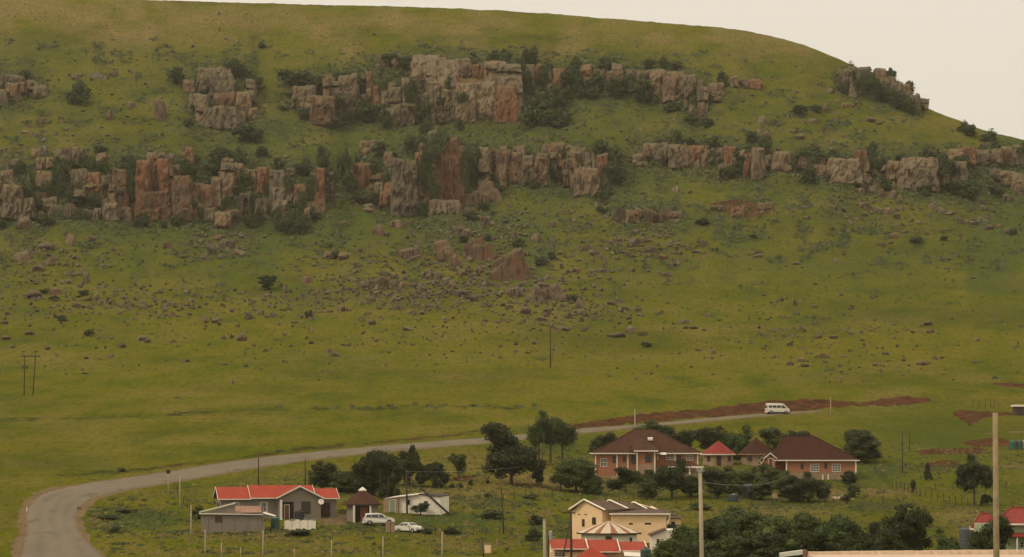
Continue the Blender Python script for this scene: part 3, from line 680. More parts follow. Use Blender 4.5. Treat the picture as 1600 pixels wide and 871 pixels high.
c = cliff('broken grey and rust coloured cliff at the left edge, with rounded blocks at its foot', 60, 345,
  [(-30, 4, 280, 345), (2, 36, 288, 343), (30, 54, 308, 342), (53, 92, 306, 331), (53, 78, 328, 347, 'p'), (27, 51, 338, 359, 'p'), (51, 76, 342, 361, 'p'), (0, 20, 265, 292), (55, 82, 266, 300), (98, 125, 318, 340), (125, 150, 325, 343), (145, 160, 323, 346), (160, 184, 316, 346, 'p'),
   (110, 137, 262, 314), (120, 138, 280, 315), (135, 158, 268, 316, 'r'), (157, 177, 272, 320), (173, 200, 262, 327, 'r'), (48, 65, 230, 246), (64, 74, 227, 244, 'p'), (85, 100, 232, 257), (97, 112, 229, 255), (111, 122, 229, 253), (120, 131, 232, 254), (56, 73, 245, 264), (16, 36, 247, 262), (72, 86, 245, 262), (150, 166, 238, 260), (160, 177, 246, 263), (175, 198, 228, 250), (90, 112, 258, 285, 'd'), (0, 16, 247, 262)])
filler(c, 0, -24, 212, 'nnrrd', keep=.56, setb=2.2, low=.15)
c = cliff('tall rust red rock tower split into two blocks, standing out of the left cliff', 250, 345,
  [(210, 234, 249, 343, 'r'), (231, 248, 242, 325, 'r'), (245, 264, 248, 325, 'r'), (214, 268, 296, 347, 'r'), (269, 299, 274, 347, 'r'), (266, 286, 258, 290), (257, 274, 240, 262), (285, 302, 229, 256, 'r'), (228, 246, 236, 256, 'p'), (244, 258, 238, 255)])
filler(c, 0, 213, 300, 'rrd', wmin=16, wmax=28, hcell=(.5, .8), keep=.9, setb=3, low=.1)
c = cliff('low broken cliff of grey and red blocks with bushes, right of the red rock tower', 370, 345,
  [(302, 334, 285, 324, 'r'), (333, 353, 292, 326, 'r'), (350, 369, 299, 327, 'r'), (302, 330, 317, 337), (318, 336, 324, 347), (335, 361, 329, 354), (350, 378, 327, 347), (344, 366, 246, 276), (342, 362, 264, 287), (364, 381, 254, 287), (384, 402, 264, 296), (400, 418, 260, 302, 'r'), (421, 448, 264, 322), (425, 456, 290, 332, 'p'), (432, 451, 310, 346, 'p'), (396, 430, 308, 342), (400, 416, 238, 262), (446, 462, 268, 320, 'd'), (464, 481, 298, 327), (474, 486, 324, 351), (492, 508, 260, 327, 'r'), (483, 496, 270, 320, 'd'), (508, 522, 268, 318, 'd'), (372, 392, 300, 335, 'd')])
filler(c, 0, 300, 505, 'nrrdn', keep=.54, setb=2.2, low=.12)
c = cliff('grass topped red cliff with a slender grey pillar in front, mid hill', 640, 335,
  [(552, 579, 252, 298, 'r'), (584, 601, 284, 314), (574, 592, 298, 320, 'd'), (592, 614, 298, 322, 'r'), (612, 654, 247, 339), (654, 690, 262, 328, 'd'), (686, 718, 214, 322, 'r'), (655, 700, 222, 300, 'd'), (668, 720, 310, 334, 'p'), (652, 690, 236, 322, 'd'), (645, 668, 205, 226), (668, 694, 203, 222), (694, 715, 206, 225), (562, 582, 217, 242), (580, 600, 215, 236), (600, 616, 236, 262), (716, 730, 228, 290, 'd')])
filler(c, 1, 553, 725, 'rrdn', wmin=14, wmax=30, hcell=(.35, .8), keep=.55, setb=3, low=.15)
c = cliff('dark cliff with upright reddish ribs, right of the grassy gully mid hill', 800, 290,
  [(748, 764, 236, 270, 'r'), (760, 778, 233, 280, 'd'), (774, 802, 234, 284, 'r'), (798, 818, 236, 287, 'd'), (814, 836, 240, 287), (834, 858, 244, 289, 'd'), (855, 882, 223, 262, 'd'), (884, 902, 226, 264, 'p'), (896, 916, 230, 266), (884, 908, 244, 274), (896, 937, 260, 307), (914, 934, 236, 268), (930, 952, 240, 302, 'r'), (905, 925, 290, 312, 'p'), (800, 822, 222, 238), (842, 862, 224, 240), (868, 884, 222, 240, 'p')])
filler(c, 1, 745, 960, 'ndrd', wmin=10, wmax=22, hcell=(.4, .8), keep=.64, setb=1)
c = cliff('shelf of closely set upright grey rocks right of centre, below the bare green slope', 1090, 262,
  [(988, 1012, 238, 260), (1004, 1026, 222, 246), (1020, 1046, 221, 252), (1044, 1066, 223, 264), (1062, 1086, 225, 260), (1080, 1102, 226, 258, 'r'), (1110, 1132, 229, 252), (1130, 1151, 226, 262, 'r'), (1146, 1168, 234, 272), (1162, 1178, 238, 278, 'r'), (1176, 1196, 228, 282, 'p'), (1122, 1146, 254, 280), (1144, 1168, 264, 284), (1100, 1116, 228, 246)])
filler(c, 2, 1000, 1200, 'nnrp', wmin=7, wmax=17, hcell=(.25, .5), keep=.68, setb=1)
c = cliff('separate smooth grey blocks standing along the shelf near the right edge', 1380, 290,
  [(1206, 1236, 236, 267), (1228, 1240, 240, 262), (1246, 1292, 238, 264, 'd'), (1296, 1344, 244, 287, 'p'), (1334, 1356, 232, 270, 'r'), (1386, 1410, 250, 282), (1408, 1468, 246, 298, 'p'), (1430, 1467, 260, 300), (1462, 1484, 262, 294, 'd'), (1482, 1512, 250, 291), (1480, 1510, 272, 292, 'p'), (1438, 1460, 231, 247), (1458, 1482, 230, 248), (1482, 1506, 232, 252), (1504, 1526, 228, 256, 'r'), (1520, 1546, 232, 258), (1540, 1566, 228, 256), (1562, 1586, 226, 254), (1582, 1612, 226, 258), (1540, 1566, 262, 284), (1560, 1586, 266, 292), (1580, 1612, 268, 300), (1362, 1386, 242, 262, 'd')])
filler(c, 3, 1206, 1612, 'nnpdr', wmin=9, wmax=24, keep=.50, setb=1.5, low=.1)
c = cliff('small stepped grey outcrop at the left edge, high on the hill', 20, 160, [(-20, 10, 138, 166), (8, 40, 115, 137), (8, 26, 134, 159), (22, 42, 134, 156), (52, 74, 132, 152), (-18, 8, 118, 140)])
filler(c, 4, -24, 70, 'nnr')
c = cliff('high grey rock tower of stacked blocks at upper left', 345, 200,
  [(308, 330, 104, 130), (326, 366, 103, 128, 'p'), (312, 342, 112, 142), (328, 370, 124, 150), (330, 371, 142, 168, 'r'), (334, 374, 162, 202), (317, 341, 166, 201), (368, 393, 142, 182), (294, 314, 146, 170), (287, 304, 124, 144), (388, 402, 168, 186)])
filler(c, 5, 304, 398, 'nnrp', keep=.6, wmin=12, setb=3, low=.15)
c = cliff('brown gully cliff with overhanging bushes, left of the big pale face', 530, 190,
  [(456, 490, 134, 168), (484, 522, 148, 196, 'd'), (499, 530, 116, 142), (528, 561, 114, 152), (520, 562, 138, 194, 'd'), (560, 584, 150, 186, 'd'), (604, 636, 126, 160), (588, 612, 84, 104, 'p'), (608, 636, 83, 104, 'p'), (600, 628, 168, 200), (636, 664, 120, 190, 'd'), (626, 650, 160, 198, 'd'), (470, 490, 160, 180)])
filler(c, 6, 445, 645, 'ndnr', keep=.55, setb=2, low=.1)
c = cliff('broad pale cliff face with orange red patches below the hilltop', 740, 190,
  [(644, 672, 86, 112, 'p'), (664, 700, 88, 130, 'p'), (655, 690, 124, 176, 'p'), (686, 722, 104, 150, 'p'), (690, 716, 138, 186), (698, 738, 88, 128), (712, 742, 126, 188, 'p'), (736, 764, 98, 140, 'r'), (738, 776, 126, 188, 'p'), (754, 792, 94, 140, 'p'), (770, 810, 132, 193, 'r'), (786, 808, 112, 142), (672, 694, 160, 194, 'd'), (720, 742, 160, 192), (640, 660, 96, 130)])
filler(c, 6, 645, 812, 'pppnpr', wmin=20, wmax=44, keep=1.1, hcell=(.25, .6), ed=(.3, 1.0), setb=1.5)
c = cliff('bushy grey cliff under the hilltop, right of the big pale face', 960, 150,
  [(821, 836, 100, 142), (834, 862, 98, 132, 'd'), (863, 892, 106, 142, 'r'), (892, 920, 104, 136), (920, 946, 106, 138, 'd'), (934, 956, 142, 162, 'r'), (946, 974, 108, 146, 'd'), (974, 1001, 106, 138), (999, 1020, 108, 138), (1014, 1042, 106, 154), (1036, 1069, 108, 158), (1064, 1090, 116, 148), (1062, 1079, 160, 192, 'p'), (1078, 1098, 162, 188), (1108, 1132, 128, 150), (1110, 1128, 142, 158)])
filler(c, 7, 825, 1100, 'nndr', keep=.49, setb=1.5)
c = cliff('short pale ledge of rock on the open slope, upper right of centre', 1165, 137, [(1141, 1154, 119, 136, 'p'), (1152, 1172, 122, 136), (1168, 1190, 123, 139, 'r')])
c = cliff('dark rocky step with bushes on the skyline at right', 1385, 150,
  [(1314, 1333, 108, 142), (1328, 1347, 128, 153, 'p'), (1366, 1386, 106, 150), (1380, 1400, 118, 156), (1392, 1412, 128, 166), (1406, 1424, 130, 168), (1420, 1438, 146, 176), (1345, 1368, 112, 150, 'd')])
filler(c, 8, 1312, 1440, 'ndn', keep=.85)
c = cliff('low dark brown rock scarp in the grass, right of centre below the shelf', 1010, 349,
  [(958, 984, 324, 346, 'd'), (978, 1006, 326, 348, 'd'), (1002, 1030, 328, 350, 'd'), (1026, 1052, 328, 348, 'd'), (1046, 1068, 330, 345, 'd')])
filler(c, 9, 955, 1070, 'ddn', wmin=8, wmax=20, keep=1.0)
c = cliff('low brown rock outcrop on the bare earth patch, right of centre', 1160, 340, [(1110, 1134, 318, 328, 'd'), (1140, 1164, 322, 338, 'r'), (1160, 1186, 318, 332, 'd'), (1150, 1176, 334, 346, 'd'), (1184, 1206, 316, 326)])

# ---------------------------------------------------------------- boulders
PLACES = [
  (0, 170, 360, 470, 'under the left edge cliff'), (170, 300, 355, 470, 'under the red rock tower'), (300, 480, 355, 475, 'on the slope below the broken cliff'),
  (480, 690, 340, 395, 'just under the grey pillar'), (480, 690, 395, 480, 'in the central boulder field'), (690, 790, 325, 480, 'below the grass topped cliff'),
  (790, 960, 340, 480, 'around the big middle slabs'), (960, 1150, 350, 480, 'right of the big middle slabs'),
  (1150, 1330, 290, 480, 'on the open slope below the shelf'), (1330, 1620, 300, 420, 'below the smooth grey blocks'), (1330, 1620, 420, 620, 'on the far right meadow'),
  (0, 330, 470, 620, 'on the far left meadow'), (330, 640, 475, 620, 'on the meadow above the road'), (640, 900, 475, 620, 'on the meadow beside the lone pole'), (900, 1330, 475, 620, 'on the meadow above the minibus'),
  (0, 620, 0, 345, 'among the upper left cliffs'), (620, 1150, 0, 345, 'among the upper central cliffs'), (1150, 1620, 0, 330, 'on the upper right slope')]
MANUAL = [(8,148,14,12),(68,190,16,10),(75,178,14,10),(168,182,16,20),(246,177,32,32),(150,118,40,14,'p'),(178,118,16,10),(120,120,20,12),(205,165,20,8),(96,190,12,8),(40,205,16,8),(62,190,14,12),
 (107,375,20,16),(144,373,18,10,'d'),(36,403,32,18),(70,386,30,12),(75,412,14,12),(58,420,22,12),(135,433,14,14,'p'),(126,445,10,9),(103,440,20,8),(50,461,30,15),(85,456,26,10),(120,475,18,9),(150,465,18,13),(158,474,12,10),(206,474,14,11),(223,479,16,7),(260,384,16,12),
 (328,391,18,15),(340,372,14,10),(350,380,16,12),(362,383,14,10),(373,394,22,9),(316,367,8,8,'p'),(305,374,7,6,'p'),(357,393,10,8),(381,387,10,8),(338,384,12,8),(292,457,10,6),(255,469,12,6),(270,472,14,8),(268,490,14,9),(320,500,13,9),(338,501,16,9),(390,493,14,11),(378,528,18,12),(350,527,10,8),(362,526,8,7),(45,520,20,9,'d'),(8,527,18,9,'d'),(6,505,14,7),(222,527,18,12,'p'),(230,533,12,7),(191,540,12,7,'d'),(74,542,10,8,'d'),(271,533,12,5,'d'),(172,555,14,5),(150,542,5,5,'d'),(164,542,5,5,'d'),(20,540,9,5),(128,575,8,3),(260,562,8,4),(290,563,14,5),(133,585,12,3),(395,540,8,5),(350,568,12,4),
 (538,349,14,11),(590,360,22,16),(605,366,12,8),(620,353,28,14),(643,397,38,18),(702,388,26,30,'n'),(690,398,18,22),(714,405,28,20),(752,390,42,32,'d'),(722,422,18,15),(746,421,18,13),(803,420,58,38,'d'),(770,396,14,12),(730,365,24,10),(512,399,18,12),(535,403,20,12),(522,393,12,9),(600,441,20,16),(585,444,16,12),(616,444,16,12),(628,447,14,11),(572,448,16,10),(596,430,12,8),(553,441,16,8),(480,438,24,10),(590,456,18,8),(556,452,12,6),(685,431,18,12),(672,428,14,10),(697,437,14,10),(708,445,16,11),(720,460,24,13),(740,467,20,12),(700,458,12,8),(655,456,14,11),(646,459,12,8),(653,447,10,7),(534,484,20,9),(514,487,12,5),(566,497,14,10),(580,503,14,9),(573,491,10,6),(487,517,10,8,'p'),(460,502,14,6),(522,554,20,10),(513,550,12,6),(418,461,16,6),(446,452,10,15),(438,444,10,7),(424,491,12,9),(406,488,14,8),(445,522,8,9),(538,540,12,4),(640,488,14,7),(636,515,20,7),(666,432,10,7),(575,322,26,9,'p'),(575,328,22,7),
 (767,300,40,28),(742,308,34,20),(795,272,34,26),(748,340,22,14),(720,360,26,13),(757,352,14,10),(700,367,14,8),(730,328,20,14),(668,345,12,6),(640,348,14,6),(715,355,12,7),
 (863,350,16,10),(838,374,22,13),(805,368,16,11),(862,374,14,10),(812,394,30,14),(806,461,30,16),(834,463,36,22),(864,460,34,20),(882,466,18,12),(795,458,20,12),(845,447,22,10),(868,448,16,9),(820,488,20,13),(845,498,24,10),(856,487,16,9),(905,478,16,14),(908,490,18,10),(890,496,14,10),(925,498,14,8),(1010,377,30,9),(990,380,24,12),(1014,386,26,10,'d'),(925,396,14,10),(940,402,12,9),(940,422,20,9),(925,423,14,7),(900,423,16,9),(1036,401,18,8,'d'),(1058,413,14,9,'p'),(1046,412,16,5),(1040,431,18,9),(1030,425,8,6),(988,423,12,7,'d'),(1008,414,10,8),(880,514,28,7,'p'),(965,523,26,9),(985,516,20,12,'p'),(1005,522,18,7,'d'),(1068,502,20,7),(1083,512,16,7,'d'),(1106,491,16,8),(835,536,10,5,'d'),(1091,546,14,5,'d'),(1115,550,12,6),(1008,582,8,4),(1018,583,7,4),(955,474,16,7),(970,472,10,6),(975,484,16,6,'d'),(998,484,14,6,'d'),(1026,490,9,6),(1000,492,16,6,'p'),(955,502,10,5),(1155,533,7,4),(1194,543,10,4,'d'),(805,549,7,5,'p'),(825,551,12,3),(880,553,9,4),(1178,444,10,5),(1185,402,20,5),(1150,402,8,4),(1058,296,16,9,'p'),(1010,335,16,8),
 (1400,369,20,9),(1415,364,12,6),(1378,384,20,8),(1392,382,10,6),(1307,408,12,6,'p'),(1245,413,18,5),(1480,420,12,4),(1450,506,16,7,'d'),(1454,520,14,7,'d'),(1287,557,24,8,'d'),(1253,562,14,9),(1235,569,14,7),(1258,572,14,6,'d'),(1290,566,10,6),(1313,572,10,5),(1315,580,9,4,'d'),(1367,571,10,5),(1384,553,16,5),(1443,568,24,7),(1461,559,12,6),(1525,565,12,5),(1585,545,8,5),(1527,530,16,5),(1208,559,9,5),(1220,467,12,6),(1273,478,12,6),(1279,526,14,8),(1302,528,16,6,'d'),(1347,520,10,6),(1360,517,8,5),(1283,522,10,5),(1235,537,14,6,'d'),(1320,557,12,4),(1473,558,10,4),(1469,406,8,5,'p'),(1483,406,7,5),(1496,399,7,6),(1242,473,8,10),(1522,433,10,4),(1408,461,6,4,'p'),
 (1362,295,20,14),(1345,300,16,10),(1378,303,18,14),(1395,305,18,12),(1408,309,14,9),(1350,288,14,9),(1372,290,16,9),(1385,293,16,9),(1355,322,22,10,'d'),(1372,326,18,11),(1390,328,20,10),(1408,325,18,9),(1345,318,14,8),(1402,336,14,8),(1458,322,16,9),(1470,328,20,10),(1485,334,16,8),(1497,341,12,6),(1520,346,18,10),(1533,343,16,10,'p'),(1546,355,20,10),(1560,352,12,7),(1536,322,14,7),(1576,310,22,12),(1590,300,18,10),(1575,360,12,8),(1190,188,18,12),(1196,214,18,12),(1186,206,12,7,'p'),(1206,190,14,9,'d'),(1215,232,10,8),(1250,212,22,11),(1240,205,14,7),(1270,186,16,7,'p'),(1290,168,14,14,'p'),(1300,145,16,9,'p'),(1322,165,18,12),(1245,145,12,5),(1305,187,18,8),(1360,188,22,9),(1375,192,14,6),(1243,172,12,6),(1320,212,10,6),(1345,205,8,5,'p'),(1268,300,5,5),(1300,232,14,6),(1262,340,16,5,'d'),(1500,345,20,8)]
def place_label(x, y):
    for a, b, c_, d_, s in PLACES:
        if a <= x < b and c_ <= y < d_: return s
    return 'on the hillside'
boulders = []
def boulder(x, y, w, h, k='n'):
    """(x, y) is the centre of the stone in the photograph"""
    p = Pv(x, y + h * .45); s = F / p.y; W, H = w / s * 1.1, h / s * 1.1
    slab = w * h > 600 and x > 600
    o = bpy.data.objects.new('boulder', rng.choice((BL if slab else BO)[k])); COL.objects.link(o)
    o.location = (p.x, p.y + W * .25, p.z - H * .24); o.scale = (W, W * rng.uniform(.6, 1.0), H * 1.26)
    o.rotation_euler = (R(rng.uniform(-8, 8)), R(rng.uniform(-14, 14)), rng.uniform(0, 6.28) if w < h * 1.5 else R(rng.uniform(-25, 25)))
    if slab: o.rotation_euler = (R(rng.uniform(-14, 6)), R(rng.choice([-1, 1]) * rng.uniform(12, 24)), R(rng.uniform(-25, 25))); o.scale = (W * .95, W * .6, H * 1.15)
    boulders.append((o, x, y, w, h, k))
for b in MANUAL: boulder(b[0], b[1], b[2], b[3], b[4] if len(b) > 4 else 'n')
CLUS = [(600, 440, 60, 16, 14), (690, 440, 50, 30, 10), (850, 470, 70, 20, 8), (60, 440, 60, 40, 8), (1370, 310, 50, 30, 6)]
big_n = len(boulders)
for cx, cy, rx, ry, n in CLUS:
    for _ in range(n):
        if len(boulders) >= 296: break
        w = rng.uniform(7, 14); boulder(cx + rng.gauss(0, rx * .5), cy + rng.gauss(0, ry * .5), w, w * rng.uniform(.45, .8), rng.choice('nnnpd'))
def _ord(n):
    return {1: 'first', 2: 'second', 3: 'third', 4: 'fourth', 5: 'fifth', 6: 'sixth', 7: 'seventh', 8: 'eighth', 9: 'ninth', 10: 'tenth'}.get(n, '%dth' % n)
def label_boulders():
    tone = {'n': 'grey brown', 'r': 'reddish brown', 'p': 'pale grey', 'd': 'dark'}
    from collections import defaultdict
    g = defaultdict(list)
    for b in boulders:
        form = 'flat' if b[3] > 1.9 * b[4] else ('tall' if b[4] > b[3] else 'rounded')
        size = 'large' if b[3] * b[4] > 380 else ('mid sized' if b[3] * b[4] > 130 else 'small')
        g[(size, form, tone[b[5]], place_label(b[1], b[2]))].append(b)
    for (size, form, col, pl), L in g.items():
        L.sort(key=lambda b: b[1])
        for i, b in enumerate(L):
            lab = '%s %s %s boulder %s' % (size, form, col, pl)
            if len(L) > 1: lab = _ord(i + 1) + ' from left, ' + lab
            tag(b[0], lab, 'boulder', 'boulders ' + pl)
label_boulders()

# past the first three hundred: small stones as one mass
def scatter_stones(seed, mat, label, dens):
    rs = np.random.RandomState(seed); pool = [make_boulder(500 + i, 8 + i % 4, False) for i in range(10)]
    geo = []
    for m in pool:
        v = np.array([q.co[:] for q in m.vertices]); f = [list(p.vertices) for p in m.polygons]; geo.append((v, f))
    pts = []
    def area(n, cx, cy, rx, ry, w0, w1):
        n = int(n * dens); w0 += 1.4; w1 += 3.2; rx *= 1.25; ry *= 1.15; x = cx + rs.randn(n) * rx; y = cy + rs.randn(n) * ry; w = w0 + (w1 - w0) * rs.rand(n) ** 2.2; pts.append(np.stack([x, y, w], 1))
    for a in [(60, 60, 405, 50, 22, 5, 11), (70, 345, 385, 26, 12, 5, 12), (60, 240, 475, 60, 12, 4, 9), (60, 1350, 325, 40, 16, 5, 11), (50, 1000, 380, 34, 10, 5, 11), (60, 770, 395, 34, 26, 6, 13), (50, 860, 455, 50, 22, 6, 12), (90, 60, 400, 40, 16, 4, 9), (130, 170, 468, 90, 10, 4, 9), (90, 590, 400, 60, 14, 4, 9), (130, 560, 462, 60, 12, 3.5, 9), (140, 650, 455, 50, 20, 4, 10), (140, 740, 455, 40, 18, 4, 10), (120, 830, 440, 60, 24, 4, 11), (90, 700, 380, 30, 16, 4, 9), (90, 960, 385, 40, 10, 4, 9), (80, 440, 470, 40, 12, 3, 8), (90, 900, 495, 40, 10, 3, 8), (80, 780, 345, 30, 16, 4, 9), (70, 80, 450, 60, 30, 4, 10), (60, 200, 478, 60, 10, 4, 9), (50, 345, 385, 24, 12, 4, 9), (40, 380, 490, 60, 20, 3, 8), (120, 600, 445, 55, 16, 4, 10), (110, 700, 448, 40, 20, 4, 11), (110, 770, 405, 45, 30, 4, 10), (90, 860, 470, 50, 18, 4, 9), (60, 900, 370, 60, 30, 4, 9), (110, 640, 500, 130, 25, 3, 8),
              (60, 720, 530, 90, 16, 3, 7), (60, 920, 500, 60, 22, 3, 8), (50, 1020, 395, 40, 20, 3, 8), (160, 1250, 500, 50, 22, 2.5, 7), (70, 1310, 520, 60, 14, 2.5, 6), (80, 250, 520, 150, 30, 2.5, 7), (50, 480, 560, 150, 20, 2, 6), (90, 1380, 310, 40, 18, 4, 9), (70, 1500, 330, 50, 14, 4, 9), (70, 1560, 280, 40, 20, 4, 9),
              (110, 1130, 262, 60, 16, 3.5, 9), (70, 1050, 240, 50, 12, 3, 8), (120, 100, 245, 80, 24, 4, 9), (110, 360, 300, 70, 30, 4, 9), (50, 700, 340, 50, 16, 4, 10), (90, 1260, 200, 60, 24, 3, 8), (60, 1180, 330, 40, 10, 3, 8), (50, 1010, 335, 50, 10, 3, 7), (100, 740, 110, 60, 20, 4, 9), (60, 600, 120, 40, 20, 3, 7), (60, 330, 140, 40, 30, 3, 7), (60, 1030, 130, 60, 16, 3, 8), (60, 1380, 140, 30, 16, 3, 7), (60, 920, 330, 30, 16, 4, 9), (80, 1350, 560, 120, 25, 2, 6), (70, 1050, 560, 120, 30, 2, 6), (50, 700, 215, 60, 14, 3, 8), (50, 900, 215, 60, 10, 3, 8), (70, 1500, 245, 60, 10, 3, 8), (50, 120, 180, 90, 40, 3, 7)]: area(*a)
    x = rs.uniform(0, 1600, 700); y = rs.uniform(0, 1, 700) ** 1.1 * 200 + 400; pts.append(np.stack([x, y, 2 + 4 * rs.rand(700) ** 2], 1))
    x = rs.uniform(0, 1600, 420); y = rs.uniform(120, 400, 420); pts.append(np.stack([x, y, 2.5 + 5 * rs.rand(420) ** 2], 1))
    pts = np.concatenate(pts); ok = (pts[:, 1] > sky_row(pts[:, 0]) + 16) & (pts[:, 1] < 600); pts = pts[ok]
    pos = P(pts[:, 0], pts[:, 1]); V = []; Fc = []; cnt = []; base = 0
    for (px, py, w), p in zip(pts, pos):
        v, f = geo[rs.randint(10)]; s = F / p[1]; W = w / s; H = W * rs.uniform(.3, .65); a = rs.uniform(0, 6.28); ca, sa = math.cos(a), math.sin(a)
        q = v * [W, W * rs.uniform(.6, 1), H * 1.2]; q = np.stack([q[:, 0] * ca - q[:, 1] * sa, q[:, 0] * sa + q[:, 1] * ca, q[:, 2]], 1) + p - [0, 0, H * .24]
        V.append(q)
        for r in f: Fc += [base + i for i in r]; cnt.append(len(r))
        base += len(v)
    me = mesh_np('loose_stones', np.concatenate(V), Fc, cnt, mat); tag(link('loose_stones', me), label, kind='stuff')
scatter_stones(5, ROCK, 'small grey brown stones strewn over the whole grassy hillside', .62)
scatter_stones(6, ROCK_PALE, 'small pale lichen covered stones strewn among the darker ones', .62)
# ---------------------------------------------------------------- vegetation
def ico(sub=1):
    bm = bmesh.new(); bmesh.ops.create_icosphere(bm, subdivisions=sub, radius=1); bm.verts.ensure_lookup_table()
    v = np.array([q.co[:] for q in bm.verts]); f = np.array([[w.index for w in p.verts] for p in bm.faces]); bm.free(); return v, f
ICV, ICF = ico(2)
def crown_mesh(name, seed, mat, clumps, leaf=.05, per=90, core=.72, flat=1.0):
    """clumps: list of (x, y, z, r) in unit space. Leaf cards round a dark irregular core."""
    rs = np.random.RandomState(seed); V = []; Fq = []; base = 0; cnt = []
    for (cx, cy, cz, r) in clumps:
        c = np.array([cx, cy, cz])
        if core:
            d = 1 + .35 * fbm(ICV[:, 0] * 1.7 + seed + cx * 9, ICV[:, 1] * 1.7, ICV[:, 2] * 1.7 + cz * 5, seed=seed, oct=2)
            v = ICV * (r * core * d)[:, None] * [1, 1, flat] + c; V.append(v); Fq.append((ICF + base).ravel()); cnt += [3] * len(ICF); base += len(v)
        n = per; u = rs.randn(n, 3); u /= np.linalg.norm(u, axis=1)[:, None]; u[:, 2] = np.where(rs.rand(n) < .5, np.abs(u[:, 2]), u[:, 2])
        rad = r * (core * .85 + (1.12 - core * .85) * rs.rand(n) ** .8); rad = np.where(rs.rand(n) < .22, rad * 1.22, rad); q = c + u * rad[:, None] * [1, 1, flat]
        nn = u + .7 * rs.randn(n, 3); nn /= np.linalg.norm(nn, axis=1)[:, None]; t = np.cross(nn, rs.randn(n, 3)); t /= np.linalg.norm(t, axis=1)[:, None]; b = np.cross(nn, t)
        s = leaf * rs.uniform(.55, 1.25, (n, 1)); s2 = s * rs.uniform(.45, .9, (n, 1))
        quad = np.stack([q - t * s, q - b * s2, q + t * s, q + b * s2], 1).reshape(-1, 3); V.append(quad)
        Fq.append(np.arange(4 * n) + base); cnt += [4] * n; base += 4 * n
    V = np.concatenate(V); c = np.percentile(V, .6, 0); e_ = np.percentile(V, 99.4, 0); V = V - [(c[0] + e_[0]) / 2, (c[1] + e_[1]) / 2, c[2]]; V = V / (e_ - c) * [.98, .98, .97]
    me = mesh_np(name, V, np.concatenate(Fq), cnt, mat); return me
def clumps_round(seed, n=26, rr=(.09, .19), squash=1.0, low=.0):
    rs = np.random.RandomState(seed); out = []
    for i in range(n):
        a = rs.uniform(0, 6.28); z = rs.uniform(low, 1); prof = max(.05, 1 - ((z - .42) / .60) ** 2) ** .7; r = rs.uniform(*rr)
        R_ = prof * (.5 - r * .8) * rs.uniform(.55, 1.12); out.append((R_ * math.cos(a), R_ * math.sin(a), r * .7 + z * (1 - 1.4 * r) * squash, r))
    out.append((0, 0, .45, .28)); return out
def clumps_irreg(seed, n=24):
    rs = np.random.RandomState(seed); out = []; lob = [(rs.uniform(-.28, .28), rs.uniform(-.25, .25), rs.uniform(.35, .8), rs.uniform(.18, .3)) for _ in range(5)] + [(0, 0, .3, .3)]
    for i in range(n):
        l = lob[rs.randint(6)]; u = rs.randn(3); u /= np.linalg.norm(u); r = rs.uniform(.08, .16)
        out.append((l[0] + u[0] * l[3] * .8, l[1] + u[1] * l[3] * .8, np.clip(l[2] + u[2] * l[3] * .7, .1, .92), r))
    return out + [(a, b, c_, d_ * .75) for a, b, c_, d_ in lob]
def clumps_umb(seed, n=26):
    rs = np.random.RandomState(seed); out = []
    for i in range(n):
        a = rs.uniform(0, 6.28); q = math.sqrt(rs.rand()) * .42; r = rs.uniform(.09, .13); out.append((q * math.cos(a), q * math.sin(a), .62 + .25 * (1 - (q / .42) ** 2) + rs.uniform(-.14, .06), r))
    return out
def clumps_cone(seed, n=26):
    rs = np.random.RandomState(seed); out = []
    for i in range(n):
        z = rs.rand() ** 1.2; a = rs.uniform(0, 6.28); q = (.40 * (1 - z) + .04) * rs.uniform(.5, 1.1); out.append((q * math.cos(a), q * math.sin(a), .08 + z * .84, .06 + .09 * (1 - z)))
    return out + [(0, 0, .2, .25), (0, 0, .45, .2), (0, 0, .7, .12)]
def clumps_two(seed, n=42):
    rs = np.random.RandomState(seed); out = []
    for i in range(n):
        if i % 3 == 0: c, r3, rr = (-.08, 0, .76), (.27, .26, .16), rs.uniform(.07, .12)
        else: c, r3, rr = (.02, 0, .36), (.42, .40, .26), rs.uniform(.08, .14)
        u = rs.randn(3); u /= np.linalg.norm(u); q = rs.rand() ** .35; out.append((c[0] + u[0] * r3[0] * q, c[1] + u[1] * r3[1] * q, c[2] + u[2] * r3[2] * q, rr))
    return out + [(0, 0, .4, .24), (-.08, 0, .74, .2)]
CR = {}
def crown(kind, i, mat, tag_):
    key = (kind, i, tag_)
    if key not in CR:
        fn = {'two': clumps_two, 'round': clumps_round, 'irreg': clumps_irreg, 'umb': clumps_umb, 'cone': clumps_cone, 'airy': clumps_irreg}[kind]
        n = {'two': 48, 'round': 42, 'irreg': 42, 'umb': 38, 'cone': 30, 'airy': 30}[kind]
        CR[key] = crown_mesh('crown', 900 + i * 31 + len(kind), mat, fn(i * 7 + 3, n), leaf=.019 if kind != 'airy' else .024, per=260 if kind != 'airy' else 170, core=.62 if kind != 'airy' else .42, flat=.7 if kind == 'umb' else .9)
    return CR[key]
MATS = {'d': LEAF, 'g': LEAF_G, 'c': LEAF_C}
trng = random.Random(21)
def trunk_mesh(h, r, forks, top_r, seed):
    rr = random.Random(seed); m = MB(); bend = rr.uniform(-.03, .03) * h
    m.tube([(0, 0, -.5), (0, 0, 0), (bend * .4, 0, h * .4), (bend, 0, h)], [r * 1.35, r * 1.1, r * .85, r * .6], 8)
    for i in range(forks):
        a = i * 2.4 + rr.uniform(-.4, .4); l = rr.uniform(.7, 1.1); zz = h * rr.uniform(.55, 1)
        m.tube([(bend * zz / h, 0, zz), (bend + math.cos(a) * top_r * .35 * l, math.sin(a) * top_r * .35 * l, zz + top_r * .45), (bend + math.cos(a) * top_r * .8 * l, math.sin(a) * top_r * .8 * l, zz + top_r * 1.0)], [r * .5, r * .34, r * .14], 6)
    return m
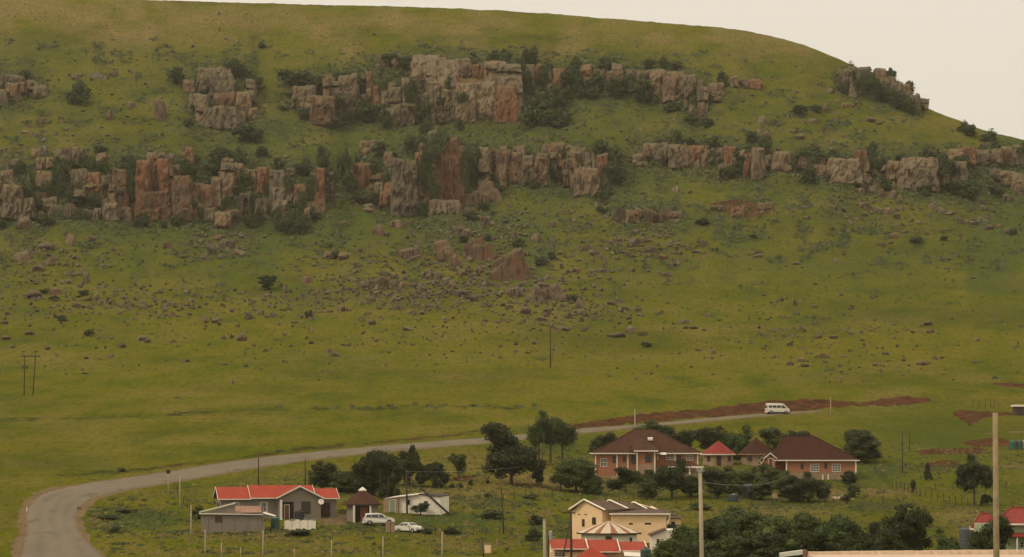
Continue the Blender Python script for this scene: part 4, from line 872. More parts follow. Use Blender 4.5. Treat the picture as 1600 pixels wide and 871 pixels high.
def tree(label, x, yb, yt, wpx, kind='round', mat='d', trunk=.22, name='tree', group=None, d=None, crown_low=None, cat='tree', forks=5):
    """x: bearing of the stem, yb / yt: rows of its foot and top, wpx: crown width in photo pixels"""
    p = Pv(x, yb) if d is None else near(x, d)
    s = F / p.y; H = (YH - yt) / s - p.z if d is not None else (yb - yt) / s
    W = wpx / s; t = H * trunk; i = trng.randrange(4)
    e = empty(name, p, trng.uniform(0, 6.28) if kind != 'two' else .2, label, cat, group)
    tm = trunk_mesh(t + H * .12, max(.06, W * .028 + H * .008), forks, W * .34, trng.randrange(999)).build('trunk', BARK, e, True)
    c = link('crown', crown(kind, i, MATS[mat], mat), e, (0, 0, t * (.92 if kind != 'umb' else .4)), 0, (W, W * .92, (H - t * (.92 if kind != 'umb' else .4))))
    return e
# village trees, left to right
tree('small dark bushy tree just behind the right end of the red roofed house', 505, 766, 721, 50, 'round', 'd', .12)
tree('low dark green tree in the gap between the small tree and the large clump', 540, 770, 736, 50, 'round', 'g', .04)
tree('large dark tree, left half of the thick clump behind the brown roofed hut', 578, 776, 704, 62, 'irreg', 'd', .05)
tree('large dark tree, right half of the thick clump behind the white low building', 612, 782, 708, 62, 'irreg', 'd', .05)
tree('tree with rounded crown rising behind the clump, just in front of the road', 640, 760, 697, 42, 'umb', 'd', .30)
tree('flat topped umbrella shaped tree standing on the dry grass', 677, 761, 722, 52, 'umb', 'd', .30)
tree('thin pale green feathery tree right of the umbrella shaped tree', 716, 744, 708, 28, 'airy', 'g', .16)
tree('big dark tree with rounded dense crown and short bare trunk, standing alone on dry grass', 799, 757, 659, 88, 'two', 'd', .19)
tree('narrow dark tree leaning against the right side of the big lone tree', 841, 757, 716, 26, 'irreg', 'd', .12)
tree('tall open crowned tree, left one of the three standing close by the road', 842, 726, 652, 38, 'airy', 'g', .42)
tree('tall open crowned tree, middle one of the three standing close by the road', 860, 724, 643, 54, 'irreg', 'g', .42)
tree('tall open crowned tree, right one of the three standing close by the road', 879, 722, 652, 46, 'airy', 'g', .40)
tree('round bushy green tree left of the brown roofed brick house', 900, 768, 714, 66, 'round', 'g', .16)
tree('small dark tree with two stems under the round bushy tree left of the brick house', 876, 768, 734, 30, 'airy', 'g', .35)
tree('green tree behind the left corner of the large brick house', 942, 716, 674, 42, 'irreg', 'd', .15)
tree('dark tree top behind the ridge of the large brick house', 1020, 706, 656, 76, 'round', 'g', .1)
tree('dark tree behind the right slope of the large brick house roof', 1064, 712, 672, 58, 'irreg', 'd', .1)
tree('broad dark tree behind the red roofed rondavel, left of two', 1112, 718, 668, 56, 'airy', 'd', .1)
tree('broad dark tree behind the red roofed rondavel, right of two', 1154, 718, 666, 56, 'irreg', 'g', .06)
tree('low dark tree behind the roof of the right brick house', 1212, 710, 669, 56, 'airy', 'g', .1)
tree('small dark tree behind the right brick house roof, next to the ridge', 1245, 704, 672, 44, 'irreg', 'd', .1)
tree('rounded dark tree at the right gable of the right brick house', 1346, 724, 672, 66, 'round', 'd', .1)
tree('small orchard tree with bare stem in front of the left wing of the brick house', 978, 772, 730, 34, 'irreg', 'd', .42)
tree('thin leafy tree in front of the arched garage of the brick house', 998, 764, 736, 28, 'airy', 'g', .3)
tree('dark leafy tree in front of the right wing of the brick house', 1050, 780, 718, 62, 'irreg', 'd', .3)
tree('light green round tree beside the concrete pole below the brick house', 1078, 776, 742, 38, 'round', 'g', .15)
tree('wide dark tree below the red roofed rondavel', 1122, 778, 729, 58, 'irreg', 'd', .16)
tree('green tree in front of the brown rondavel', 1168, 756, 730, 42, 'airy', 'g', .1)
tree('green leafy tree left of the right brick house, above the green tank', 1205, 758, 724, 40, 'airy', 'g', .1)
tree('small rounded green tree left of the dense dark tree, below the right brick house', 1190, 780, 750, 46, 'round', 'g', .15)
tree('dense dark tree in front of the right brick house, left of two joined crowns', 1236, 784, 742, 58, 'round', 'd', .08)
tree('dense dark tree in front of the right brick house, right of two joined crowns', 1264, 784, 738, 58, 'irreg', 'd', .08)
tree('small round tree at the lower right corner of the right brick house', 1327, 762, 736, 24, 'round', 'd', .15)
tree('pale green bush tree beside the rubble heap', 1334, 778, 757, 22, 'round', 'g', .1)
tree('small cone shaped tree on the right hand meadow', 1450, 754, 724, 15, 'cone', 'd', .08)
tree('tree with forked stems and wide crown on the meadow beside the wooden pole', 1522, 790, 711, 54, 'irreg', 'd', .36)
tree('small low tree between the forked tree and the wooden pole', 1541, 790, 772, 22, 'umb', 'd', .4)
tree('slender small tree by the fence on the right hand meadow', 1427, 776, 750, 9, 'airy', 'd', .25)
tree('palm like bush tree before the white low building', 657, 806, 786, 30, 'airy', 'g', .3)
tree('lone small tree on the hillside boulder slope, left of centre', 418, 452, 428, 32, 'irreg', 'd', .18)
tree('lone gnarled tree on the skyline at upper right', 1388, 126, 107, 27, 'umb', 'c', .2)
tree('wide low green tree filling the gap between the round bushy tree and the brick house', 925, 772, 742, 34, 'round', 'g', .05)
tree('rounded green garden tree between the two dark orchard trees of the brick house', 1012, 780, 748, 36, 'round', 'g', .08)
tree('low green tree against the plinth of the right brick house', 1225, 762, 736, 34, 'irreg', 'g', .05)
tree('broad low green tree beside the taller teal tank', 1150, 774, 748, 34, 'round', 'g', .08)
tree('low dark tree behind the small orchard tree, left wing of the brick house', 962, 764, 744, 30, 'irreg', 'd', .1)
# dense stand at the bottom right
for lab, x, yt, w, d, k, m in [
  ('low spreading green tree at the left edge of the dense stand, beside the white outbuilding', 1046, 842, 60, 268, 'round', 'g'),
  ('green tree of the dense stand just left of the concrete pole', 1078, 822, 66, 276, 'irreg', 'g'),
  ('broad green tree of the dense stand right behind the concrete pole', 1122, 808, 80, 282, 'round', 'g'),
  ('tallest green tree in the left part of the dense stand', 1160, 798, 92, 290, 'irreg', 'g'),
  ('dark tree in the middle of the dense stand, above the roof corner', 1212, 806, 90, 280, 'round', 'g'),
  ('broad tree of the dense stand above the left end of the pale roof', 1262, 802, 88, 288, 'irreg', 'g'),
  ('tree of the dense stand right of the middle, with lighter top', 1306, 806, 80, 280, 'round', 'g'),
  ('lower dark tree of the dense stand left of the tallest dark tree', 1350, 818, 72, 270, 'irreg', 'd'),
  ('tallest dark tree of the stand with knobbly crown, above the pale roof', 1420, 791, 76, 262, 'irreg', 'd'),
  ('dark tree filling the gap below the tallest dark tree', 1386, 824, 66, 256, 'round', 'd'),
  ('rounded green tree at the bottom edge of the dense stand, right of the concrete pole', 1140, 836, 100, 250, 'round', 'g'),
  ('dark green front tree of the stand, just left of the pale roof corner', 1196, 834, 90, 246, 'irreg', 'd'),
  ('front tree at the bottom edge between the concrete pole and the white outbuilding', 1084, 848, 70, 244, 'round', 'd'),
  ('low light green tree right of the tallest dark tree', 1480, 826, 48, 275, 'airy', 'g'),
  ('dark leafy tree partly hiding the pale green house behind the wooden pole', 1549, 807, 74, 250, 'irreg', 'd')]:
    tree(lab, x, 0, yt, w, k, m, .08, group='dense stand of trees at the bottom right' if x < 1450 else None, d=d)

# shrubs on the cliffs and slopes
SHR = {}
def shrub_mesh(i, mat):
    if (i, mat) not in SHR: SHR[(i, mat)] = crown_mesh('shrub', 400 + i, MATS[mat], clumps_round(50 + i, 12, (.16, .26)), leaf=.052, per=90, core=.5)
    return SHR[(i, mat)]
SHRUBS = []
def shrub(x, y, w, h, mat='c', label=None, group=None, cat='shrub', name='shrub'):
    p = Pv(x, y + h * .46); s = F / p.y; o = link(name, shrub_mesh(trng.randrange(5), mat), None, (p.x, p.y - .2 * w / s, p.z - .14 * h / s), trng.uniform(0, 6.28), (w / s * 1.0, w / s * .85, h / s * 1.12))
    SHRUBS.append((o, x, y, w, h)); tag(o, label, cat, group); return o
for (x, y, w, h) in [(123, 145, 38, 36), (275, 118, 30, 26), (97, 272, 34, 50), (204, 262, 22, 54), (205, 300, 16, 40), (385, 205, 46, 26), (402, 212, 26, 20), (450, 120, 36, 20), (478, 124, 40, 24), (505, 130, 32, 26), (545, 160, 36, 30), (572, 170, 40, 34), (600, 176, 34, 26), (505, 245, 26, 36), (538, 262, 26, 54), (548, 285, 26, 40), (455, 345, 34, 44), (475, 352, 26, 30), (440, 330, 22, 26), (665, 232, 44, 40), (688, 238, 46, 40), (664, 268, 30, 60), (640, 224, 26, 24), (722, 250, 20, 56), (740, 262, 26, 60), (733, 300, 24, 30), (656, 122, 26, 40), (666, 92, 16, 16), (645, 160, 26, 50), (668, 175, 24, 30), (712, 104, 22, 14), (736, 100, 26, 14), (782, 104, 30, 20), (818, 120, 26, 50), (828, 88, 30, 26), (838, 172, 56, 50), (868, 150, 44, 36), (870, 182, 44, 30), (858, 112, 34, 36), (892, 120, 36, 34), (905, 140, 30, 28), (950, 104, 36, 20), (930, 128, 38, 32), (960, 138, 30, 34), (1003, 146, 42, 36), (985, 120, 22, 20), (1050, 166, 28, 16), (1088, 162, 26, 30), (1080, 186, 26, 18), (1104, 193, 28, 14), (1128, 126, 22, 22), (962, 246, 30, 40), (958, 270, 36, 30), (1175, 218, 22, 20), (945, 300, 24, 40), (1272, 240, 44, 26), (1250, 244, 22, 18), (1360, 242, 26, 36), (1374, 258, 18, 26), (1474, 258, 38, 32), (1512, 296, 38, 30), (1486, 290, 30, 20), (1345, 118, 34, 22), (1362, 130, 36, 32), (1378, 148, 30, 26), (1408, 160, 34, 26), (1430, 160, 20, 24), (1505, 198, 22, 18), (1514, 206, 24, 16), (1546, 213, 30, 20), (1537, 238, 24, 16), (1250, 172, 30, 14), (1275, 168, 20, 12), (896, 466, 20, 12), (1098, 346, 26, 10), (1176, 368, 16, 6), (1430, 376, 22, 8), (1475, 373, 14, 7), (1582, 362, 16, 9), (738, 386, 20, 20), (725, 374, 18, 12), (760, 372, 20, 12), (845, 408, 20, 14), (862, 400, 16, 12), (810, 380, 20, 12), (410, 72, 16, 10), (366, 262, 26, 18), (382, 280, 30, 20), (410, 238, 24, 16), (330, 262, 30, 14), (300, 268, 22, 22), (40, 118, 22, 12), (52, 140, 14, 14), (146, 262, 20, 30), (160, 232, 24, 12), (120, 310, 24, 22), (92, 296, 22, 20), (305, 250, 20, 16), (350, 290, 20, 14), (420, 300, 18, 20), (500, 300, 18, 34), (520, 280, 22, 40), (585, 270, 20, 26), (602, 288, 16, 26), (560, 312, 26, 12), (700, 300, 18, 20), (735, 338, 26, 12), (755, 320, 22, 12), (858, 262, 16, 20), (940, 330, 20, 10), (70, 455, 18, 8), (85, 468, 16, 7), (130, 460, 18, 8), (140, 520, 18, 10), (96, 496, 20, 8), (525, 398, 14, 14), (1010, 538, 20, 7), (482, 490, 14, 12), (1330, 480, 8, 5)]:
    shrub(x, y, w, h, 'c')
# smaller bushes rooted on the ledges, in the joints and in the gullies of the cliffs
srs = random.Random(99)
for (si, x0, x1, n) in [(0, -10, 500, 34), (1, 545, 960, 22), (2, 1000, 1200, 8), (3, 1205, 1600, 14), (6, 430, 820, 22), (7, 850, 1100, 18), (8, 1310, 1440, 14), (5, 290, 400, 8), (3, 1205, 1600, 14), (2, 1000, 1200, 8), (0, -10, 500, 32), (6, 430, 820, 8)]:
    for _ in range(n):
        x = srs.uniform(x0, x1); yb, yt, a = [float(q) for q in strip_w(np.array(x), STRIPS[si])]
        if a < .3: continue
        w = srs.uniform(10, 30); shrub(x, yt + (yb - yt) * srs.choice([-.05, 0, .1, .45, .7, .95, 1.0]) + srs.uniform(-5, 5), w, w * srs.uniform(.5, 1.2), 'c')
def face_shrub(x, y, w, h, yb):
    # rooted in the joints of a rock face whose foot is at row yb
    o = shrub(x, y, w, h, 'c'); d = float(dist(np.array(float(x)), np.array(float(yb)))) - 3.0; yy = y + h * .5
    o.location = ((x - 800) / F * d, d, (YH - yy) / F * d); s = F / d; o.scale = (w / s, min(w * .6, 14) / s, h / s)
for a in [(682, 226, 62, 44, 330), (664, 262, 26, 50, 330), (676, 292, 24, 40, 328), (672, 244, 40, 34, 330), (726, 262, 18, 56, 326), (205, 272, 20, 60, 345), (470, 318, 22, 40, 345), (488, 292, 24, 44, 345), (385, 282, 30, 20, 346), (352, 316, 22, 14, 346), (98, 290, 24, 40, 345), (452, 286, 16, 30, 346),
          (700, 128, 16, 20, 192), (722, 152, 18, 18, 192), (690, 158, 20, 16, 192), (640, 150, 26, 50, 192), (655, 176, 30, 24, 194), (530, 158, 30, 18, 192), (850, 118, 34, 30, 152), (905, 124, 24, 26, 152), (985, 128, 26, 26, 154), (1395, 150, 30, 24, 166), (1350, 128, 34, 30, 156), (1370, 138, 24, 30, 160), (1415, 160, 22, 18, 172), (1474, 262, 36, 34, 297), (1362, 252, 20, 30, 288), (1150, 240, 18, 12, 275), (880, 240, 16, 18, 290)]: face_shrub(*a)
from collections import defaultdict
gg = defaultdict(list)
for r in SHRUBS:
    size = 'large' if r[3] * r[4] > 1000 else ('mid sized' if r[3] * r[4] > 400 else 'small')
    form = 'tall narrow' if r[4] > r[3] * 1.3 else ('low spreading' if r[3] > 1.8 * r[4] else 'rounded')
    gg[(size, form, place_label(r[1], r[2]))].append(r)
for (size, form, pl), L in gg.items():
    L.sort(key=lambda r: r[1])
    for i, r in enumerate(L):
        lab = '%s %s green shrub %s' % (size, form, pl)
        if len(L) > 1: lab = _ord(i + 1) + ' from left, ' + lab
        tag(r[0], lab, 'shrub', 'shrubs ' + pl)
for i, (x, y, w, h, lab) in enumerate([(690, 759, 7, 9, 'ball shaped shrub in the row on dry grass, leftmost of five'), (706, 758, 10, 8, 'loose low shrub in the row on dry grass, second from left'), (720, 757, 9, 8, 'loose low shrub in the row on dry grass, middle one of five'), (735, 754, 9, 10, 'ball shaped shrub in the row on dry grass, fourth from left and tallest'), (762, 753, 7, 8, 'ball shaped shrub in the row on dry grass, the one nearest the big lone tree')]):
    shrub(x, y, w, h, 'd', lab, 'row of small shrubs on the dry grass')
for x, y, w, h, m, lab in [(763, 774, 12, 9, 'g', 'small shrub below the row, on the dry grass left of the thin dark pole'), (830, 776, 26, 9, 'g', 'low spreading shrub on the dry grass below the big lone tree'), (770, 803, 44, 14, 'g', 'wide low shrub at the foot of the thin dark pole'), (838, 812, 30, 16, 'd', 'dark shrub left of the pale pole near the red roof'), (833, 835, 26, 22, 'd', 'dark shrub just left of the pale pole above the red roof'), (1095, 790, 46, 12, 'g', 'low shrub right of the concrete pole, below the orchard'),
    (1150, 798, 40, 12, 'g', 'low shrub above the dense stand of trees'), (312, 800, 22, 22, 'd', 'dark shrub at the left end of the red roofed house'), (180, 828, 20, 10, 'd', 'small dark shrub in the lush patch inside the road bend'), (170, 806, 34, 7, 'd', 'low dark shrub in the lush patch, nearest the road bend'), (196, 797, 30, 6, 'd', 'upper low shrub in the lush patch inside the road bend'), (190, 733, 16, 6, 'g', 'low bush above the road near the bend'),
    (1320, 776, 20, 12, 'd', 'dark low bush left of the rubble heap'), (1418, 788, 24, 8, 'g', 'low bush on the meadow left of the fence'), (550, 800, 14, 10, 'd', 'small bush left of the brown roofed rondavel'), (706, 830, 30, 10, 'd', 'dark low bush right of the old white car'), (668, 830, 20, 9, 'd', 'dark low bush beside the old white car'), (1015, 745, 20, 22, 'g', 'climbing shrub at the garage corner of the large brick house'), (470, 833, 46, 7, 'd', 'low plants before the white wall of the red roofed house')]:
    shrub(x, y, w, h, m, lab)

# ground cover: tussocks, herbs and undergrowth that nobody could count
def ground_cover(name, label, pts, hmin, hmax, wm, mat, seed, nb=3, up=.0, spread=1.0):
    rs = np.random.RandomState(seed); x, y = pts[:, 0], pts[:, 1]
    ok = (y > sky_row(x) + 10) & (y < 868) & (road_mask(x, y) < .5); x, y = x[ok], y[ok]; p = P(x, y); n = len(x)
    V = []; h = rs.uniform(hmin, hmax, n)
    for b in range(nb):
        a = rs.uniform(0, np.pi, n); w = wm * h * rs.uniform(.6, 1.3, n); ox = rs.uniform(-.5, .5, (n, 2)) * h[:, None] * spread; c = p + np.stack([ox[:, 0], ox[:, 1], 0 * a - .06], 1)
        t = np.stack([np.cos(a), np.sin(a), 0 * a], 1) * w[:, None]; ln = np.stack([rs.uniform(-.4, .4, n), rs.uniform(.2, 1.0, n), np.full(n, .75)], 1) * (h * rs.uniform(.6, 1.1, n))[:, None]
        V.append(np.stack([c - t, c + t, c + t * .55 + ln, c - t * .5 + ln * .92], 1).reshape(-1, 3))
    V = np.concatenate(V); m = len(V) // 4
    me = mesh_np(name, V, np.arange(4 * m), np.full(m, 4), mat); tag(link(name, me), label, kind='stuff')
TUFT = make_leaf_mat('tussock_grass', (.085, .070, .014), (.130, .104, .024), (.08, .066, .016)); HERB = make_leaf_mat('herb_leaves', (.036, .048, .014), (.072, .084, .022), (.034, .044, .012))
rs = np.random.RandomState(77)
def pick(n, fn, x0=-10, x1=1610, y0=0, y1=860):
    out = []; tot = 0
    while tot < n:
        x = rs.uniform(x0, x1, n); y = rs.uniform(y0, y1, n); k = rs.rand(n) < fn(x, y); out.append(np.stack([x[k], y[k]], 1)); tot += k.sum()
        if len(out) > 40: break
    return np.concatenate(out)[:n]
ground_cover('grass_tussocks', 'olive grass tussocks over the whole hillside', pick(34000, lambda x, y: (y > sky_row(x) + 10) * sstep(470, 380, y) * (.35 + .65 * (vnoise(x / 18, y / 7, seed=81) > 0)), y1=470), .2, .6, .7, TUFT, 1)
ground_cover('meadow_grass', 'longer grass in the meadows round the houses', pick(12000, lambda x, y: sstep(700, 740, y + 10 * vnoise(x / 20, y / 9, seed=3)) * .15 + .85 * sstep(690, 730, y) * (fbm(x / 30, y / 7, seed=82) > .15), y0=690, y1=868), .08, .28, .8, TUFT, 2)
def hw(x, y):
    a, b = covers(x, y); return np.clip(b[:, 1] * .9 + .15 * a[:, 0] * (y < 420), 0, 1) * np.where(y > 640, 0, np.where(y > 400, .25, 1))
ground_cover('undergrowth', 'dark green herbs and low undergrowth on ledges, gullies and garden edges', pick(20000, hw, y0=60, y1=860), .3, 1.15, .6, HERB, 3, nb=6, spread=1.2)
ground_cover('ledge_scrub', 'dense low scrub along the foot and the tops of the cliffs', pick(26000, lambda x, y: covers(x, y)[0][:, 2] * .95 + .25 * covers(x, y)[1][:, 1] * (y < 420), y0=60, y1=420), .5, 1.6, .6, HERB, 9, nb=7, spread=1.3)

def gh(x, y):
    a, b = covers(x, y); return np.clip(.8 * b[:, 1] * (fbm(x / 9, y / 3, seed=84) > -.1) + .03 + .30 * (fbm(x / 30, y / 3.0, seed=85) > .30), 0, 1) * (y > np.interp(x, [0, 130, 400, 800, 1300, 1600], [900, 775, 738, 697, 660, 690]) + 6)
ground_cover('garden_weeds', 'rough dark green weeds along banks, fences and garden edges', pick(6500, gh, y0=690, y1=868), .12, .5, .6, HERB, 5, nb=5, spread=1.4)
DRYG = make_leaf_mat('dry_grass', (.13, .090, .028), (.19, .135, .05), (.10, .075, .022))
ground_cover('dry_grass_clumps', 'straw coloured dry grass clumps on the rough ground between the houses', pick(9000, lambda x, y: np.clip(covers(x, y)[1][:, 0] * .9 + .06, 0, 1) * (y > np.interp(x, [0, 130, 400, 800, 1300, 1600], [900, 775, 738, 697, 690, 700]) + 6) * (fbm(x / 14, y / 4, seed=86) > -.2), y0=700, y1=868), .12, .42, .6, DRYG, 6)
# ---------------------------------------------------------------- building kit
WHITE = simple('white_paint', (.62, .56, .46), .6, .06, 2, dirt=.2); GLASS = simple('window_glass', (.045, .042, .036), .15, .2, 2, spec=.6, dirt=0); CURT = simple('pale_curtain', (.36, .35, .31), .8, .1); CURTD = simple('grey_curtain_behind_glass', (.13, .125, .11), .4, .3, 6)
GREY = simple('grey_plaster', (.200, .165, .125), .9, .08, 1.2, dirt=.3); CREAM = simple('cream_plaster', (.76, .52, .29), .9, .06, 1.0, dirt=.15); TAN = simple('tan_plaster', (.30, .20, .12), .9, .1, 1.5, dirt=.3)
WPL = simple('white_plaster', (.72, .64, .51), .9, .06, 1.2, dirt=.2); GRN = simple('pale_green_plaster', (.36, .40, .24), .9, .06, 1.2, dirt=.15)
DARKW = simple('dark_wood', (.050, .034, .024), .8, .3, 4); DARK = simple('dark_opening', (.018, .014, .011), .9, .1); REDW = simple('red_brown_door', (.14, .048, .03), .7, .15)
REDR = corrugated('red_roof_sheet', (.31, .050, .026), 'x', .25, .55, rust=.15, rustcol=(.26, .05, .03)); REDP = corrugated('faded_red_roof_sheet', (.215, .038, .030), 'x', .25, .55, rust=.1, rustcol=(.2, .04, .03))
BRNR = corrugated('brown_roof_tile', (.070, .033, .020), 'x', .32, .8, rust=.3, rustcol=(.040, .026, .020), var=.2); BRNR2 = corrugated('maroon_roof_tile', (.054, .022, .015), 'x', .32, .8, rust=.15, rustcol=(.035, .02, .016))
GRYR = corrugated('grey_brown_roof_sheet', (.105, .066, .046), 'x', .25, .6, rust=.3, rustcol=(.07, .04, .03)); PINKR = corrugated('pinkish_roof_sheet', (.30, .17, .12), 'x', .25, .7, rust=.4)
BRICK = brick_mat('face_brick', (.37, .135, .060), (.29, .10, .046), (.28, .19, .11)); STONE = brick_mat('plinth_blockwork', (.33, .235, .14), (.27, .19, .11), (.15, .11, .07), .5)
CONC = simple('concrete', (.32, .255, .17), .9, .12, 2.5, dirt=.3); POLEW = simple('weathered_pole_wood', (.25, .185, .10), .85, .2, 3, dirt=.3); DPOLE = simple('tarred_pole_wood', (.040, .030, .022), .85, .2, 3, dirt=0)
GTANK = simple('green_tank_plastic', (.020, .075, .050), .5, .08, spec=.4, dirt=.1); BTANK = simple('black_tank_plastic', (.022, .024, .024), .5, .08, spec=.4, dirt=.1); METAL = simple('galvanised_metal', (.34, .34, .31), .45, .12, metal=.4)
DTANK = simple('dark_teal_tank_plastic', (.022, .042, .042), .5, .1, spec=.4)
def place_house(name, label, x, yb, yaw=0.0, d=None, cat='house', off=0.0):
    p = Pv(x, yb) if d is None else near(x, d)
    e = empty(name, (p.x, p.y, p.z + off), R(yaw), label, cat); e['s'] = F / p.y
    return e
class Face:
    """a vertical facade: o origin, u along, n outward"""
    def __init__(s, o, u, n): s.o, s.u, s.n = Vector(o), Vector(u).normalized(), Vector(n).normalized()
    def pt(s, u, z, n): return s.o + s.u * u + Vector((0, 0, z)) + s.n * n
    def bx(s, m, u0, u1, z0, z1, n0, n1):
        v = [s.pt(u, z, n) for n in (n0, n1) for u, z in ((u0, z0), (u1, z0), (u1, z1), (u0, z1))]
        m.add(v, [(3, 2, 1, 0), (4, 5, 6, 7), (0, 1, 5, 4), (1, 2, 6, 5), (2, 3, 7, 6), (3, 0, 4, 7)]); return m
def front(y): return Face((0, y, 0), (1, 0, 0), (0, -1, 0))
def leftf(x): return Face((x, 0, 0), (0, -1, 0), (-1, 0, 0))
def rightf(x): return Face((x, 0, 0), (0, 1, 0), (1, 0, 0))
def window(h, fc, u0, u1, z0, z1, frame=None, pane=None, mull=1, tran=1, curtain=False):
    frame = frame or WHITE; pane = pane or GLASS; t = .06; m = MB()
    fc.bx(m, u0, u1, z0 - .03, z0 + t, -.02, .07); fc.bx(m, u0, u1, z1 - t, z1, -.02, .06); fc.bx(m, u0, u0 + t, z0 + t, z1 - t, -.02, .06); fc.bx(m, u1 - t, u1, z0 + t, z1 - t, -.02, .06)
    for i in range(mull): c = u0 + (u1 - u0) * (i + 1) / (mull + 1); fc.bx(m, c - .025, c + .025, z0 + t, z1 - t, -.02, .055)
    for i in range(tran): c = z0 + (z1 - z0) * (i + 1) / (tran + 1); fc.bx(m, u0 + t, u1 - t, c - .025, c + .025, -.02, .05)
    w = m.build('window', frame, h); g = fc.bx(MB(), u0 + t, u1 - t, z0 + t, z1 - t, .004, .025).build('pane', pane, w)
    if curtain:
        q = MB(); a = (u1 - u0) * .3; fc.bx(q, u0 + t + .02, u0 + a, z0 + t + .02, z1 - t - .02, .026, .036); fc.bx(q, u1 - a, u1 - t - .02, z0 + t + .02, z1 - t - .02, .026, .036); q.build('curtain', CURT, w)
    return w
def door(h, fc, u0, u1, z0, z1, mat=None, frame=None, panels=True):
    mat = mat or DARKW; m = MB(); fc.bx(m, u0, u1, z0, z1, -.02, .04)
    if panels:
        w = (u1 - u0); fc.bx(m, u0 + w * .15, u1 - w * .15, z0 + (z1 - z0) * .12, z0 + (z1 - z0) * .45, .04, .06); fc.bx(m, u0 + w * .15, u1 - w * .15, z0 + (z1 - z0) * .55, z0 + (z1 - z0) * .9, .04, .06)
    d_ = m.build('door', mat, h); q = MB(); fc.bx(q, u0 - .07, u0 - .005, z0, z1 + .07, -.02, .065); fc.bx(q, u1 + .005, u1 + .07, z0, z1 + .07, -.02, .065); fc.bx(q, u0 - .004, u1 + .004, z1 + .005, z1 + .07, -.02, .062); q.build('door_frame', frame or WHITE, d_)
    k = MB(); fc.bx(k, u1 - .16, u1 - .10, (z0 + z1) / 2 - .06, (z0 + z1) / 2 + .02, .04, .09); k.build('handle', METAL, d_)
    return d_
def quad_slab(m, a, b, c, d_, th=.10):
    """roof plane a,b (eaves) c,d (ridge) with thickness downwards"""
    up = [Vector(p) for p in (a, b, c, d_)]; n = (up[1] - up[0]).cross(up[2] - up[0]).normalized()
    if n.z < 0: n = -n
    lo = [p - Vector((0, 0, th)) for p in up]
    k = len(m.v); m.add(up + lo, [(0, 1, 2, 3), (7, 6, 5, 4), (0, 4, 5, 1), (1, 5, 6, 2), (2, 6, 7, 3), (3, 7, 4, 0)])
def gable_roof(h, x0, x1, y0, y1, z, rise, mat, axis='x', over=.35, verge=None, name='roof', gutter=True):
    """ridge along axis; verge boards in white if asked"""
    m = MB(); v = MB(); zo = over * rise / ((y1 - y0) / 2 if axis == 'x' else (x1 - x0) / 2)
    if axis == 'x':
        ym = (y0 + y1) / 2; a0, a1 = x0 - over, x1 + over
        for ye in (y0 - over, y1 + over): quad_slab(m, (a0, ye, z - zo), (a1, ye, z - zo), (a1, ym, z + rise), (a0, ym, z + rise))
        for xx in ((x0 - over - .05, x0 - over - .004), (x1 + over + .004, x1 + over + .05)):
            v.prism([(y0 - over - .04, z - zo - .16), (y0 - over - .04, z - zo + .05), (ym, z + rise + .07), (y1 + over + .04, z - zo + .05), (y1 + over + .04, z - zo - .16), (ym, z + rise - .14)], 'x', xx[0], xx[1])
        if gutter: v.box(a0, a1, y0 - over - .12, y0 - over - .004, z - zo - .14, z - zo + .01)
    else:
        xm = (x0 + x1) / 2; a0, a1 = y0 - over, y1 + over
        for xe in (x0 - over, x1 + over): quad_slab(m, (xe, a0, z - zo), (xe, a1, z - zo), (xm, a1, z + rise), (xm, a0, z + rise))
        v.prism([(x0 - over - .04, z - zo - .16), (x0 - over - .04, z - zo + .05), (xm, z + rise + .07), (x1 + over + .04, z - zo + .05), (x1 + over + .04, z - zo - .16), (xm, z + rise - .14)], 'y', y0 - over - .06, y0 - over - .005)
    r = m.build(name, mat, h)
    if verge: v.build('fascia', verge, r)
    return r
def gable_wall(h, x0, x1, y0, y1, zb, z, rise, mat, axis='x', name='wall'):
    m = MB()
    if axis == 'x': ym = (y0 + y1) / 2; m.prism([(y0, zb), (y1, zb), (y1, z - .06), (ym, z + rise - .12), (y0, z - .06)], 'x', x0, x1)
    else: xm = (x0 + x1) / 2; m.prism([(x0, zb), (x1, zb), (x1, z - .06), (xm, z + rise - .12), (x0, z - .06)], 'y', y0, y1)
    return m.build(name, mat, h)
def hip_roof(h, x0, x1, y0, y1, z, rise, r0, r1, mat, over=.5, fascia=None, name='roof', ridge_y=None):
    """ridge from x=r0 to x=r1 at mid depth"""
    ym = ridge_y if ridge_y is not None else (y0 + y1) / 2; a, b, c_, d_ = x0 - over, x1 + over, y0 - over, y1 + over; zz = z - .12; m = MB()
    v = [(a, c_, zz), (b, c_, zz), (b, d_, zz), (a, d_, zz), (r0, ym, z + rise), (r1, ym, z + rise)] + [(a, c_, zz - .08), (b, c_, zz - .08), (b, d_, zz - .08), (a, d_, zz - .08)]
    m.add(v, [(0, 1, 5, 4), (1, 2, 5), (2, 3, 4, 5), (3, 0, 4), (0, 6, 7, 1), (1, 7, 8, 2), (2, 8, 9, 3), (3, 9, 6, 0), (9, 8, 7, 6)])
    r = m.build(name, mat, h)
    cap = MB()
    for p, q in (((a, c_, zz), (r0, ym, z + rise)), ((b, c_, zz), (r1, ym, z + rise)), ((r0, ym, z + rise), (r1, ym, z + rise))): cap.tube([Vector(p) + Vector((0, 0, .03)), Vector(q) + Vector((0, 0, .03))], .09, 6)
    cap.build('ridge_cap', mat, r)
    if fascia: g = MB(); g.box(a, b, c_ - .10, c_ - .004, zz - .16, zz + .02); g.box(a - .10, a - .004, c_ - .10, d_ + .1, zz - .162, zz + .018); g.box(b + .004, b + .10, c_ - .10, d_ + .1, zz - .162, zz + .018); g.build('gutter', fascia, r)
    return r
